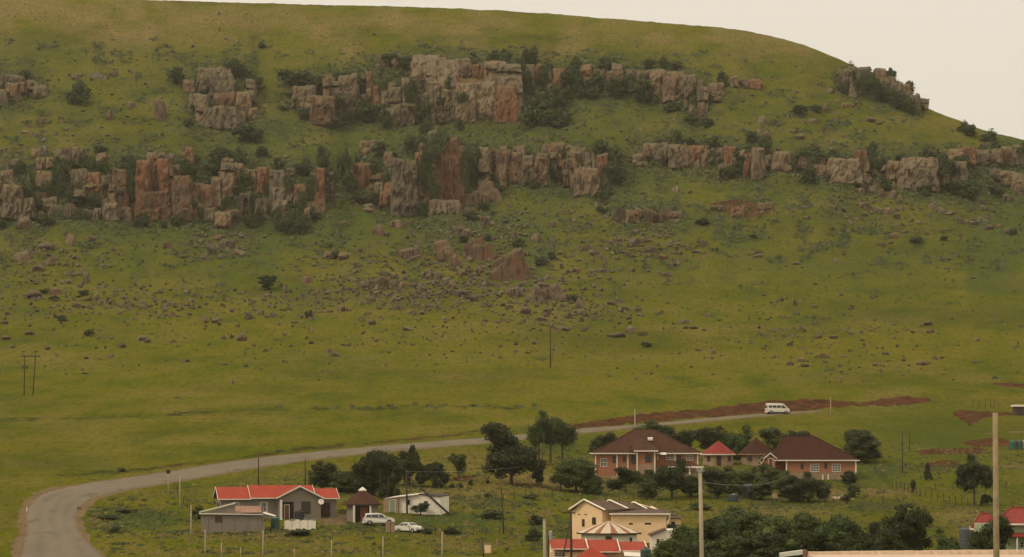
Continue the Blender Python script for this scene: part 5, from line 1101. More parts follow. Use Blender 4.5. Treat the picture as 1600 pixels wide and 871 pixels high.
def dish(h, loc, rad=.4, name='satellite_dish', az=0.0):
    m = MB(); m.lathe([(.03, 0), (rad * .55, rad * .09), (rad, rad * .28), (rad * .97, rad * .31), (rad * .5, rad * .13), (.02, .04)], 14)
    M = Matrix.Translation(loc) @ Matrix.Rotation(az, 4, 'Z') @ Matrix.Rotation(R(68), 4, 'X'); m.v = [tuple(M @ Vector(p)) for p in m.v]
    b = MB(); b.tube([Vector(loc), Vector(loc) + Vector((0, .35, -.1))], .025, 6); b.tube([Vector(loc), Vector(loc) + Vector((0, -rad * .9, .05))], .015, 5)
    o = m.build(name, METAL if False else WHITE, h, True); b.build('bracket', METAL, o); return o

# ---------------------------------------------------------------- red roofed house (left)
def red_house():
    h = place_house('house', 'grey walled house with bright red roof and white gable boards, beside the road', 345, 812, 12); s = h['s']; k = lambda px: (px - 345) / s / math.cos(R(12))
    W0, W1, W2, W3, W4 = k(345), k(391), k(432), k(497), k(524); zt = 3.15
    gable_wall(h, W0, W1, 0, 6.8, -1.6, zt, 1.45, GREY); gable_wall(h, W1 + .002, W2 + .5, .1, 6.9, -1.6, zt + .12, 1.5, GREY)
    gable_wall(h, W2, W3, -1.3, 6.0, -1.6, zt + .1, 1.45, GREY, 'y'); gable_wall(h, W3 - .4, W4, .4, 6.4, -1.6, zt, 1.2, GREY)
    gable_roof(h, W0, W1 - .4, 0, 6.8, zt, 1.45, REDR, 'x', .4, WHITE); gable_roof(h, W1 + .35, W3 - 1.0, .1, 6.9, zt + .14, 1.52, REDR, 'x', .4, WHITE)
    gable_roof(h, W2, W3, -1.3, 4.5, zt + .12, 1.5, REDR, 'y', .4, WHITE); gable_roof(h, W3, W4, .4, 6.4, zt, 1.2, REDR, 'x', .35, WHITE)
    f0 = front(0); f1 = front(-1.3); f2 = front(.1); f3 = front(.4)
    window(h, f0, k(363), k(373), 1.1, 2.5, curtain=True); window(h, f2, k(405), k(417), 1.1, 2.5, curtain=True); window(h, f1, k(467), k(481), .95, 2.6, DARKW, GLASS, 3, 2)
    lf = leftf(W0); window(h, lf, -2.6, -1.8, 1.1, 2.4, DARKW); window(h, lf, -5.2, -4.4, 1.1, 2.4, DARKW)
    # porch recess with its door, pillar and step
    m = MB(); f1.bx(m, k(437), k(455), 0, 2.55, -.02, .02); m.build('porch_opening', DARK, h); door(h, Face((0, -1.32, 0), (1, 0, 0), (0, -1, 0)), k(441), k(448), 0, 2.1, REDW)
    m = MB(); m.box(k(433.5), k(437), -1.75, -1.42, 0, 2.85); m.box(k(432.5), k(438), -1.85, -1.35, -.1, .12); m.build('pillar', WHITE, h); m = MB(); m.box(k(431), k(460), -2.3, -1.33, -1.4, -.02); m.build('porch_step', CONC, h)
    door(h, f3, k(498.5), k(514), 0, 2.35, DARKW, GREY, False)
    dish(h, (k(496.5), -1.75, 2.5), .42)
    m = MB(); m.box(k(499.5), k(502), .1, .25, 2.7, 2.95); m.build('wall_lamp', WHITE, h)
red_house()
def shed():
    h = place_house('shed', 'low grey shed with sloping white edged roof in front of the red roofed house', 314, 833, 4, cat='shed'); s = h['s']; k = lambda px: (px - 314) / s; W = k(409)
    m = MB(); m.prism([(0, -1), (W, -1), (W, 2.55), (k(368), 2.75), (0, 2.5)], 'y', 0, 4.2); m.build('wall', GREY, h)
    for i, px in enumerate((313.5, 326, 346.5, 367, 387, 403)):
        a, b = k(px), k((326, 346.5, 367, 387, 403, 409)[i]); q = MB(); q.box(a + .03, b - .03, -.045, -.004, 0, 2.36); q.build('wall_panel', GREY, h)
    window(h, front(-.045), k(336), k(347), 1.55, 2.35, REDW, GLASS, 1, 1)
    m = MB(); quad_slab(m, (-.2, -.25, 2.62), (k(411), -.25, 2.60), (k(411), 4.4, 3.5), (k(362), 4.4, 3.75), .07); r = m.build('roof', GRYR, h)
    m = MB(); m.prism([(-.25, 2.60), (k(410), 2.46), (k(410), 2.60), (-.25, 2.76)], 'y', -.34, -.26); m.prism([(-.25, 2.78), (k(368), 4.0), (k(368), 4.2), (-.25, 2.95)], 'y', -.10, .05); m.build('fascia', WHITE, r)
    m = MB(); m.prism([(.4, 2.6), (k(367), 2.6), (k(367), 3.95)], 'y', .06, .4); m.build('gable_infill', GREY, h)
    m = MB(); quad_slab(m, (k(362), -.1, 2.80), (k(409), -.1, 2.84), (k(405), 3.0, 3.6), (k(366), 3.0, 3.6), .08); m.build('lean_to_roof', PINKR, h)
    m = MB(); quad_slab(m, (k(410), -.2, 2.75), (k(430), -.2, 2.3), (k(430), 2.5, 2.35), (k(410), 2.5, 2.9), .06); m.build('side_canopy', WHITE, h)
    m = MB(); m.tube([(k(329), .1, .5), (k(329), .1, .5)], .01, 4); 
shed()
def tank(label, x, yb, wpx, hpx, mat, cat='water tank', d=None, ribs=5, group=None, name='water_tank', lid_mat=None):
    p = Pv(x, yb) if d is None else near(x, d); s = F / p.y; r = wpx / s / 2; H = hpx / s; e = empty(name, p, 0, label, cat, group)
    prof = [(r, -.1)]
    for i in range(ribs): z = H * .85 * i / ribs; prof += [(r, z), (r, z + H * .85 / ribs * .7), (r * .965, z + H * .85 / ribs * .8), (r * .965, z + H * .85 / ribs * .93)]
    prof += [(r, H * .85), (r * .9, H * .92), (r * .35, H * .98)]; MB().lathe(prof, 20).build('tank_body', mat, e)
    MB().lathe([(r * .33, H * .975), (r * .33, H * 1.03), (r * .2, H * 1.05)], 14).build('lid', lid_mat or mat, e); m = MB(); m.tube([(r * .98, -.1, .15), (r + .25, -.1, .15), (r + .25, -.1, -.3)], .04, 6); m.build('tap_pipe', METAL, e)
    return e
tank('green water tank between the grey shed and the white walled yard', 430, 825, 14, 18, GTANK)
tank('black water tank standing in front of the barred window of the red roofed house', 468, 812, 15, 14, BTANK)
def yard_wall():
    e = place_house('garden_wall', 'low white wall draped with sheeting, in front of the red roofed house', 444, 828, 3, cat='wall'); s = e['s']
    for i in range(4):
        a, b = i * 12.4 / s, (i + 1) * 12.4 / s; m = MB(); hh = 1.25 + .1 * (i % 2)
        m.prism([(a + .03, -.6), (b - .03, -.6), (b - .03, hh), ((a + b) / 2, hh + .08), (a + .03, hh - .05)], 'y', 0, .22); m.build('wall_panel', WPL, e)
    m = MB(); rr = random.Random(4)
    for i in range(9): x = rr.uniform(0, 48 / s); w = rr.uniform(.3, .8); m.box(x, x + w, -.06 + .01 * i, .34 + .011 * i, 1.28 + .004 * i, 1.42 + rr.uniform(0, .12))
    m.build('sheeting', simple('grey_sheeting', (.20, .19, .17), .7, .3, 2), e)
yard_wall()
e = place_house('block', 'pale concrete block standing at the right end of the grey shed', 407, 832, 0, cat='block'); m = MB(); m.box(-.5, .5, 0, .7, -.3, 1.0); m.box(-.56, .56, -.06, .76, 1.002, 1.09); o = m.build('block_body', CONC, e); m = MB(); m.box(-.3, .3, .1, .5, 1.092, 1.16); m.build('cap', CONC, e)

# brown roofed rondavel next to the red roofed house
def rondavel(label, x, yb, wpx, wall_px, roof_px, sides, wall, roof, yaw=0.0, over=.45, cap=None, door_at=None, wins=(), plinth=None, fascia=None, finish=None):
    h = place_house('rondavel', label, x, yb, yaw); s = h['s']; r = wpx / s / 2 - over; H = wall_px / s; Rf = roof_px / s; a = math.pi / sides; rc = r / math.cos(a) if sides < 10 else r; ph = -math.pi / 2 - a
    h.location.y += r
    MB().lathe([(rc, -1.5), (rc, H)], sides, ph=ph).build('wall', wall, h)
    ro = (r + over) / math.cos(a); rf = MB().lathe([(ro, H - .15), (ro, H - .07), (ro * .5, H + Rf * .52), (.06, H + Rf)], sides, ph=ph).build('roof', roof, h)
    if fascia: MB().lathe([(ro + .05, H - .24), (ro + .06, H - .06), (ro - .02, H - .058), (ro - .02, H - .24)], sides, ph=ph).build('fascia', fascia, rf)
    if cap: MB().lathe([(.55, H + Rf * .84), (.6, H + Rf * .9), (.32, H + Rf * 1.03), (.05, H + Rf * 1.12)], 12).build('roof_cap', cap, rf)
    def fc(j):   # facade j steps to the right of the one facing the viewer
        t = -math.pi / 2 + j * 2 * a; n = Vector((math.cos(t), math.sin(t), 0)); return Face(n * r, Vector((-n.y, n.x, 0)), n)
    return h, fc, H, r, s
h, fc, H, r, s = rondavel('grey eight sided hut with brown roof and white cap, beside the parked white car', 565, 816, 60, 29, 23, 8, GREY, BRNR, 6, .5, WHITE, fascia=DARKW)
door(h, fc(0), -.35, .55, 0, 2.1, REDW, REDW)
m = MB(); fc(0).bx(m, -1.25, .95, 0, 2.3, -.01, .012); m.build('porch_opening', DARK, h)
for u in (-1.3, .98): m = MB(); fc(0).bx(m, u - .14, u + .14, -.6, H - .25, .10, .42); m.build('pillar', WHITE, h)
def white_low():
    h = place_house('outbuilding', 'long low whitewashed building with flat roof, behind the parked car', 601, 800, -14, cat='outbuilding'); s = h['s']; k = lambda px: (px - 601) / s / math.cos(R(14)); W = k(689)
    m = MB(); m.prism([(k(624), -1.5), (W, -1.5), (W, 2.25), (k(652), 2.55), (k(624), 2.3)], 'y', 0, 4.5); m.build('wall', WPL, h); m = MB(); m.box(0, k(624) - .003, -.5, 4.4, -1.5, 2.0); m.build('side_wall', TAN, h)
    m = MB(); quad_slab(m, (k(608) - .2, -.7, 2.05), (k(655), -.35, 2.62), (k(655), 4.8, 2.8), (k(608) - .2, 4.8, 2.25), .1); m.build('flat_roof', WHITE, h); m = MB(); quad_slab(m, (k(655) + .01, -.2, 2.66), (W + .1, -.2, 2.34), (W + .1, 4.7, 2.55), (k(655) + .01, 4.7, 2.8), .1); m.build('roof', DARKW, h)
    door(h, front(-.5), k(610.5), k(619), 0, 1.75, simple('pale_green_door', (.22, .23, .17)), WHITE); window(h, front(0), k(663), k(669), .5, 1.6, DARKW, DARK, 0, 0); window(h, front(0), k(637), k(641), 1.1, 1.8, DARKW, DARK, 0, 0)
white_low()
def gate_pillar(label, x, yb):
    e = place_house('gate_pillar', label, x, yb, 8, cat='pillar'); s = e['s']; w = 6.2 / s
    m = MB(); m.box(-w / 2, w / 2, -w / 2, w / 2, -.4, 1.32); m.build('shaft', TAN, e); m = MB(); m.box(-w / 2 - .05, w / 2 + .05, -w / 2 - .05, w / 2 + .05, 1.322, 1.42); m.build('coping', TAN, e)
gate_pillar('pinkish brick gate pillar before the bonnet of the white car, left of two', 606, 832); gate_pillar('pinkish brick gate pillar before the bonnet of the white car, right of two', 613.5, 832)

# ---------------------------------------------------------------- brick houses up the slope
def brick_big():
    h = place_house('house', 'large red brick house with brown hipped roof, left of the small red roofed round hut', 930, 745, 0); s = h['s']; k = lambda px: (px - 930) / s; z = lambda py: (745 - py) / s
    W = k(1091); zt = z(708); fb = 0.0
    m = MB(); m.box(0, W, 0, 11, z(743), zt); m.build('wall', BRICK, h); m = MB(); m.box(-.05, W + .05, -.05, 11.05, -2.5, z(743)); m.build('plinth', STONE, h)
    x0, x1 = k(994), k(1022.5); m = MB(); m.box(x0, x1, -2.2, -.003, z(725), z(704)); m.build('bay_wall', BRICK, h); m = MB(); m.box(x0 - .05, x1 + .05, -2.25, -.052, -3, z(725) - .003); m.build('bay_plinth', TAN, h)
    m = MB(); m.box(k(1022.5) + .052, k(1091) + .052, -.9, -.053, -2.5, z(729)); m.build('terrace', TAN, h)
    hip_roof(h, 0, W, 0, 11, zt + .15, z(672) - zt, k(994), k(1024), BRNR, .55, WPL)
    # roof over the bay, running back into the main roof
    m = MB(); zz = z(704); v = [(x0 - .5, -2.75, zz), (x1 + .5, -2.75, zz), (x1 + .9, 2.5, zz + 1.2), (x0 - .9, 2.5, zz + 1.2), ((x0 + x1) / 2 - .3, 2.3, z(684))]; m.add(v, [(0, 1, 4), (1, 2, 4), (3, 0, 4), (3, 2, 1, 0)]); r2 = m.build('bay_roof', BRNR, h)
    g = MB(); g.box(x0 - .55, x1 + .55, -2.86, -2.755, zz - .14, zz + .04); g.build('gutter', WPL, r2)
    f = front(0); fbay = front(-2.2)
    for a, b, c_, d_ in ((938, 948.5, 716, 728.5), (957, 963, 713, 723), (973, 977.5, 713.5, 721), (986, 992.8, 711.5, 724), (1041.5, 1053, 710.5, 718), (1057.5, 1064, 710, 718.5), (1072, 1083, 711.5, 719)):
        window(h, f, k(a), k(b), z(d_), z(c_), WPL if b - a > 7 else DARKW, CURTD if (b - a) > 10 else GLASS, 1 if b - a > 7 else 0, 1)
    window(h, fbay, k(1007), k(1017.5), z(721.5), z(709.5), DARKW, GLASS, 2, 2)
    m = MB(); front(-2.25).bx(m, k(1006), k(1019.5), -1.2, z(733.5), -.01, .03); m.build('garage_opening', DARKW, h)
    for px, y0, zb, zt_ in ((930.5, 0, z(742), z(711)), (964, 0, z(748), z(710)), (981, 0, z(742), z(709)), (994.5, -2.2, z(735), z(705)), (1022, -2.2, z(748), z(704)), (1027.5, 0, z(718), z(707)), (1054.8, 0, z(722), z(707)), (1090, 0, z(735), z(708))):
        m = MB(); m.box(k(px) - .1, k(px) + .1, y0 - .2, y0 - .003, zb, zt_); m.build('downpipe', WPL, h)
    m = MB(); quad_slab(m, (k(1031), -1.2, z(710)), (k(1040.5), -1.2, z(710)), (k(1040.5), -.2, z(706)), (k(1031), -.2, z(706)), .05); m.build('awning', WHITE, h)
    m = MB(); m.box(k(1013.5), k(1020.5), 1.3, 2.3, z(688), z(685.5)); m.tube([(k(1013), 2.2, z(685)), (k(1021), 2.2, z(685))], .22, 8); m.build('solar_heater', WHITE, h)
    # porch roof on the right hand side
    m = MB(); quad_slab(m, (k(1036), -4.6, z(727)), (k(1096), -4.6, z(729.5)), (k(1078), -.92, z(720)), (k(1038), -.92, z(719)), .1); pr = m.build('porch_roof', BRNR, h); g = MB(); g.box(k(1036), k(1096), -4.7, -4.602, z(730.5), z(728)); g.build('fascia', WPL, pr)
    m = MB(); m.box(k(1040), k(1092), -4.2, -.95, -3, z(740)); m.build('porch_wall', TAN, h)
    for px in (1042, 1075, 1092): m = MB(); m.box(k(px) - .12, k(px) + .12, -4.45, -4.22, -2, z(729)); m.build('porch_post', WPL, h)
    # entrance steps on the left wing
    m = MB()
    for i in range(4): m.box(k(955), k(967), -.5 - .35 * i, -.052 - .0 * i if i == 0 else -.5 - .35 * (i - 1) - .002, -2.4, .25 - .28 * i)
    m.build('steps', TAN, h)
brick_big()
h, fc, H, r, s = rondavel('small round hut with bright red pointed roof, right of the large brick house', 1124, 729, 54, 19.5, 20, 8, TAN, REDP, 0, .5, fascia=WPL)
door(h, fc(0), -.55, .35, 0, 1.9, DARKW, TAN); window(h, fc(-1), -.4, .4, .9, 1.8, DARKW); window(h, fc(1), -.4, .4, .9, 1.8, DARKW)
h, fc, H, r, s = rondavel('small hut with pointed brown roof and white crossed door, left of the right brick house', 1184, 728, 56, 19, 25, 8, TAN, BRNR2, 0, .5, fascia=TAN)
window(h, fc(0), -2.0, -1.0, .9, 1.85, REDW); f = fc(0); d_ = door(h, f, .25, 1.15, 0, 1.95, DARKW, TAN, False)
m = MB()
for (a, b) in (((.3, .08), (1.1, .95)), ((1.1, .08), (.3, .95)), ((.3, 1.0), (1.1, 1.88)), ((1.1, 1.0), (.3, 1.88))): m.tube([f.pt(a[0], a[1], .06), f.pt(b[0], b[1], .06)], .07, 4)
m.build('cross_bars', WHITE, d_)
def brick_right():
    h = place_house('house', 'wide red brick house with dark maroon hipped roof, rubble heap before it', 1228, 752, 0); s = h['s']; k = lambda px: (px - 1228) / s; z = lambda py: (752 - py) / s
    W = k(1338); zt = z(722); m = MB(); m.box(0, W, 0, 10, z(741), zt); m.build('wall', BRICK, h); m = MB(); m.box(-.04, W + .04, -.04, 10.04, -2.5, z(741) - .002); m.build('plinth', STONE, h)
    hip_roof(h, -1.6, W, 0, 10, zt + .2, z(685.5) - zt, k(1228), k(1276), BRNR2, .45, WPL)
    f = front(0)
    window(h, f, k(1251), k(1255.5), z(735), z(726.5), DARKW, GLASS, 0, 1); window(h, f, k(1288), k(1292.5), z(734.5), z(726), DARKW, GLASS, 0, 1); window(h, f, k(1266), k(1279.5), z(739.5), z(727.5), WPL, CURTD, 2, 2); window(h, f, k(1300), k(1313.5), z(739.5), z(727.5), WPL, CURTD, 2, 2)
    for px in (1228.7, 1337): m = MB(); m.box(k(px) - .11, k(px) + .11, -.2, -.003, z(750 if px < 1300 else 741), zt); m.build('downpipe', WPL, h)
    for px in (1285.5, 1294): m = MB(); m.box(k(px) - .1, k(px) + .1, -.22, -.045, z(756), z(744)); m.build('vent_pipe', WPL, h)
    # entrance porch on the left
    m = MB(); m.box(k(1212), -.003, 1.5, 7, -2, z(723)); m.build('porch_wall', BRICK, h); m = MB(); m.box(k(1197), k(1211), -.5, 2.5, -2, z(717)); m.build('entrance_wall', BRICK, h)
    gable_roof(h, k(1195), k(1211), -.5, 3.5, z(717), .75, BRNR2, 'y', .25, WPL, 'entrance_roof'); door(h, front(-.5), k(1201), k(1207), z(731), z(719.5), REDW, WPL)
brick_right()
def rubble():
    e = empty('rubble_heap', Pv(1313, 780), 0, 'heap of pinkish and white rubble below the right brick house', 'rubble'); rr = random.Random(8)
    mt = simple('pink_rubble', (.42, .27, .19), .9, .3, 3); mw = simple('white_rubble', (.55, .50, .42), .9, .2, 3)
    for i in range(24):
        me = rr.choice(BOULD).copy(); me.materials.append(mt if i % 3 else mw); o = link('stone', me, e, (rr.gauss(0, 1.0), rr.gauss(0, .5), -.08 + max(0, .55 - .4 * abs(rr.gauss(0, 1))) * rr.random()), rr.uniform(0, 6), (rr.uniform(.3, .7), rr.uniform(.3, .6), rr.uniform(.2, .5)))
rubble()
tank('dark teal water tank, the taller one below the rondavels', 1168.5, 778, 15, 22, DTANK); tank('squat dark tank with pale lid on the grass, below and left of the taller tank', 1146, 784, 17, 12, DTANK, ribs=2, lid_mat=METAL)

# ---------------------------------------------------------------- houses at the bottom edge
def cream_house():
    h = place_house('house', 'cream house with stepped brown roof and white verges, at the bottom behind the striped roof', 893, 846, 32, d=None); s = h['s']; cy = math.cos(R(32)); k = lambda px: (px - 893) / s
    # gable end faces the lower left; the ridge runs away to the right in stepped sections
    Wd = 7.4; L = [0, 6.0, 9.4, 13.2]; zt = [4.3, 4.1, 3.7]; rise = 1.75
    off = Vector((0, 0, 0)); 
    for i in range(3):
        gable_wall(h, L[i] + .002 * i, L[i + 1], -Wd + .15 * i, 0 - .15 * i, -2.5, zt[i], rise - .1 * i, CREAM, 'x'); gable_roof(h, L[i] + (.02 if i else 0), L[i + 1] - .35, -Wd + .15 * i, -.15 * i, zt[i] + .05, rise - .1 * i, GRYR, 'x', .35, WPL)
    lf = leftf(0)
    window(h, lf, 2.2, 2.9, 1.9, 3.0, DARKW); window(h, lf, 5.2, 5.9, 2.2, 3.4, DARKW)
    for u in (1.2, 3.2): m = MB(); lf.bx(m, u, u + .35, 3.75, 3.9, -.01, .03); m.build('air_vent', DARKW, h)
    return h
def cream_house2():
    h = place_house('house', 'cream house with stepped brown roof and white verges, behind the hut with striped rusty roof', 893, 846, 0); s = h['s']; k = lambda px: (px - 893) / s; z = lambda py: (846 - py) / s
    W = k(940); xm = k(912); zl, zr, za = z(800), z(797), z(781)
    m = MB(); m.add([(0, 0, -2.5), (W, -2.6, -2.5), (W, -2.6, zr), (xm, -1.05, za - .1), (0, 0, zl)] + [(0 + 2, 7, -2.5), (k(1035), 4.4, -2.5), (k(1035), 4.4, z(798)), (k(1000), 5.95, z(788)), (2, 7, zl)], [(0, 1, 2, 3, 4), (9, 8, 7, 6, 5), (1, 6, 7, 2), (0, 4, 9, 5), (2, 7, 8, 3), (4, 3, 8, 9), (0, 5, 6, 1)]); m.build('wall', CREAM, h)
    # stepped roof: ridge starts above the gable and recedes to the right
    def sec(a, b, name='roof'):
        m = MB(); q = []
        (r0x, r0y, r0z, e0x, e0y, e0z), (r1x, r1y, r1z, e1x, e1y, e1z) = a, b
        quad_slab(m, (e0x, e0y, e0z), (e1x, e1y, e1z), (r1x, r1y, r1z), (r0x, r0y, r0z), .1)
        g_ = .72; bx_, by_ = r0x - g_ * (e0x - r0x), r0y - g_ * (e0y - r0y) - .3; quad_slab(m, (bx_, by_, e0z), (r1x - g_ * (e1x - r1x), r1y - g_ * (e1y - r1y), e1z), (r1x, r1y, r1z), (r0x, r0y, r0z), .1); r = m.build(name, GRYR, h)
        v = MB(); n_ = Vector((e0x - r0x, e0y - r0y, 0)).cross(Vector((0, 0, 1))).normalized() * .12
        for (p, q_) in (((r0x, r0y, r0z), (e0x, e0y, e0z)), ((r0x, r0y, r0z), (bx_, by_, e0z))): v.tube([Vector(p) + Vector((0, -.06, .05)), Vector(q_) + Vector((0, -.06, .03))], .13, 4)
        v.build('fascia', WPL, r)
    sec((xm, -1.35, za, W + .35, -3.1, z(796.5)), (k(952), 1.6, z(783.5), k(985), .2, z(795)))
    sec((k(953), 1.5, z(782.5), k(981), .1, z(795)), (k(991), 3.4, z(787), k(1012), 2.2, z(796.5)))
    sec((k(992), 3.3, z(786), k(1012), 2.1, z(796)), (k(1020), 5.0, z(794.5), k(1040), 3.9, z(800)))
    sec((k(1021), 4.9, z(794), k(1034), 3.8, z(801)), (k(1044), 6.4, z(798), k(1065), 5.0, z(808.5)))
    # projecting flat fronted wing
    f = Face((k(954), -3.3, 0), (1, .03, 0), (.03, -1, 0)); wl = k(1039) - k(954)
    m = MB(); f.bx(m, 0, wl, -2.5, z(803), -5.5, 0); m.build('wing_wall', CREAM, h); m = MB(); quad_slab(m, f.pt(-.3, z(801.5), .35), f.pt(wl + .45, z(801.5), .35), f.pt(wl - .5, z(796), -4.5), f.pt(-.3, z(797), -4.5), .1); wr = m.build('wing_roof', GRYR, h)
    m = MB(); f.bx(m, -.35, wl + .5, z(803.2), z(801), .352, .46); m.build('fascia', WPL, wr)
    for a, b, c_, d_ in ((1005.5, 1015.5, 816, 818.5), (981, 987, 816, 818.5)):
        m = MB(); f.bx(m, k(a) - k(954), k(b) - k(954), z(d_), z(c_), -.01, .03); m.build('slot_window', DARK, h)
    f2 = Face((-.0, 0, 0), (W, -2.6, 0), (-2.6, -W, 0)); window(h, f2, k(912.5), k(917), z(822), z(811), DARKW); window(h, f2, k(928.5) + .2, k(933.5) + .35, z(818.5), z(808), DARKW)
    for px in (905, 917): m = MB(); f2.bx(m, k(px), k(px) + .35, z(804.5), z(803), -.01, .03); m.build('air_vent', DARKW, h)
    m = MB(); m.box(k(1040), k(1063), -1.0, 5.5, -2.5, z(810)); m.build('side_wall', CREAM, h); m = MB(); m.box(k(1038), k(1068), -1.4, 5.6, z(809.3), z(808.6)); m.build('side_roof_edge', GRYR, h)
    window(h, front(-1.0), k(1048), k(1054), z(818.5), z(815), DARKW); m = MB(); m.box(k(1042), k(1056), -1.9, -1.05, z(832), z(819)); m.build('lean_to_box', BTANK, h)
    m = MB(); m.tube([f.pt(wl + .35, z(803), .3), f.pt(wl + .45, z(807), .2), f.pt(wl + .15, z(818), .12)], .1, 6); m.build('downpipe', WPL, h)
cream_house2()
def striped_roof():
    m_, t, b = new_mat('rust_striped_roof'); co = N(t, 'ShaderNodeTexCoord').outputs['Object']; sp = N(t, 'ShaderNodeSeparateXYZ'); t.links.new(co, sp.inputs[0])
    an = mth(t, 'ARCTAN2', sp.outputs[1], sp.outputs[0]); w = mth(t, 'SINE', mth(t, 'MULTIPLY', an, 12.0)); n = noise_n(t, co, .8, 4, .6); f_ = mapr(t, mth(t, 'ADD', w, mapr(t, n, .2, .8, -.9, .9)), .1, .5)
    c = mixc(t, f_, (.50, .40, .27), (.24, .085, .045)); t.links.new(c, b.inputs['Base Color']); b.inputs['Roughness'].default_value = .6; bump(t, b, mth(t, 'SINE', mth(t, 'MULTIPLY', an, 90.0)), .03)
    h, fc, H, r, s = rondavel('white many sided hut with rust striped pale roof, in front of the cream house', 953, 862, 100, 29, 17.5, 8, WPL, m_, 0, .55, fascia=DARKW)
    window(h, fc(0), -.55, .25, .6, 1.9, DARKW, REDW, 0, 1); window(h, fc(1), .1, .5, .5, 1.7, DARKW, GLASS, 0, 1)
striped_roof()
def red_bottom():
    h = place_house('house', 'cream house with long bright red roof at the bottom edge, below the striped roof', 857, 0, 0, d=300); s = h['s']; k = lambda px: (px - 857) / s; z = lambda py: (YH - py) / s - h.location.z
    W1, W2, W3 = k(918), k(963), k(1011)
    gable_wall(h, .2, W3 - .2, 0, 6, -1.5, z(862.5), z(847) - z(862.5), CREAM)
    def sec(x0, x1, yr, ye):
        m = MB(); quad_slab(m, (x0, -.6, z(ye)), (x1, -.6, z(ye)), (x1 - .25, 3, z(yr)), (x0 - .25, 3, z(yr)), .1); quad_slab(m, (x0, 6.6, z(ye)), (x1, 6.6, z(ye)), (x1 - .25, 3, z(yr)), (x0 - .25, 3, z(yr)), .1); r = m.build('roof', REDR, h)
        v = MB(); v.box(x0, x1, -.72, -.604, z(ye + 1.2), z(ye - .2)); v.tube([(x1 + .02, -.6, z(ye) + .05), (x1 - .23, 3, z(yr) + .06)], .07, 4); v.build('fascia', WPL, r)
    sec(k(862), k(919), 844, 857.5); sec(k(922), k(969), 845, 862); sec(k(972), k(1012), 848, 860.5)
    m = MB(); v = [(k(895), -5, z(876)), (k(958), -5, z(876)), (k(958), .5, z(876)), (k(895), .5, z(876)), (k(923), -2.2, z(852.5))]; m.add(v, [(0, 1, 4), (1, 2, 4), (2, 3, 4), (3, 0, 4), (3, 2, 1, 0)]); m.build('porch_roof', REDR, h)
    m = MB(); m.box(k(897), k(956), -4.6, -.003, -1.5, z(876.5)); m.build('porch_wall', CREAM, h)
    m = MB(); quad_slab(m, (k(974), -2.6, z(867)), (k(1001), -2.6, z(868.5)), (k(1001), -.75, z(863)), (k(974), -.75, z(862)), .08); m.build('canopy', WHITE, h)
    window(h, front(0), k(978), k(992), z(872), z(864), WHITE, GLASS, 3, 1); window(h, front(0), k(866), k(884), z(870), z(863), WHITE, GLASS, 2, 1)
red_bottom()
def outb():
    h = place_house('outbuilding', 'small white outbuilding with sloping roof, between the cream house and the trees', 1018, 0, 0, d=305, cat='outbuilding'); s = h['s']; k = lambda px: (px - 1018) / s; z = lambda py: (YH - py) / s - h.location.z
    m = MB(); m.prism([(0, -2), (k(1062), -2), (k(1062), z(828)), (k(1040), z(828)), (0, z(837))], 'y', 0, 4); m.build('wall', WPL, h); m = MB(); m.prism([(-.25, z(837.5)), (k(1041), z(827.5)), (k(1041), z(826.5)), (-.25, z(836.3))], 'y', -.3, 4.3); m.build('roof', GRYR, h)
    window(h, front(0), k(1026), k(1029.5), z(850), z(842.5), DARKW, GLASS, 0, 0)
outb()
tank('dark green water tank at the right end of the long red roof', 1009, 0, 17, 26, simple('dark_green_tank_plastic', (.018, .05, .038), .5, .08, spec=.4), d=296)
def green_house():
    h = place_house('house', 'pale green house with red hipped roof behind the wooden pole', 1522, 0, -10, d=300); s = h['s']; k = lambda px: (px - 1522) / s; z = lambda py: (YH - py) / s - h.location.z
    m = MB(); m.box(0, k(1660), 0, 9, -1.5, z(818)); m.build('wall', GRN, h)
    hip_roof(h, k(1556), k(1640), -.2, 8, z(818) + .12, z(796.5) - z(818), k(1580), k(1600), REDP, .5, WPL)
    hip_roof(h, 0, k(1554), .5, 6, z(826) + .12, 1.5, k(1532), k(1545), REDP, .4, WPL, 'side_roof')
    m = MB(); quad_slab(m, (k(1560), -1.6, z(837)), (k(1650), -1.6, z(837)), (k(1650), -.004, z(832)), (k(1560), -.004, z(832)), .1); m.build('porch_roof', REDP, h); window(h, front(0), k(1592), k(1604), z(856), z(846), WHITE, GLASS, 1, 1); m = MB(); m.tube([(k(1588), -1.4, 0), (k(1588), -1.4, z(838))], .1, 8); m.build('porch_post', WHITE, h)
green_house()
tank('grey blue cylindrical tank beside the pale green house', 1508, 858, 19, 34, simple('grey_blue_tank', (.07, .075, .075), .6, .1))
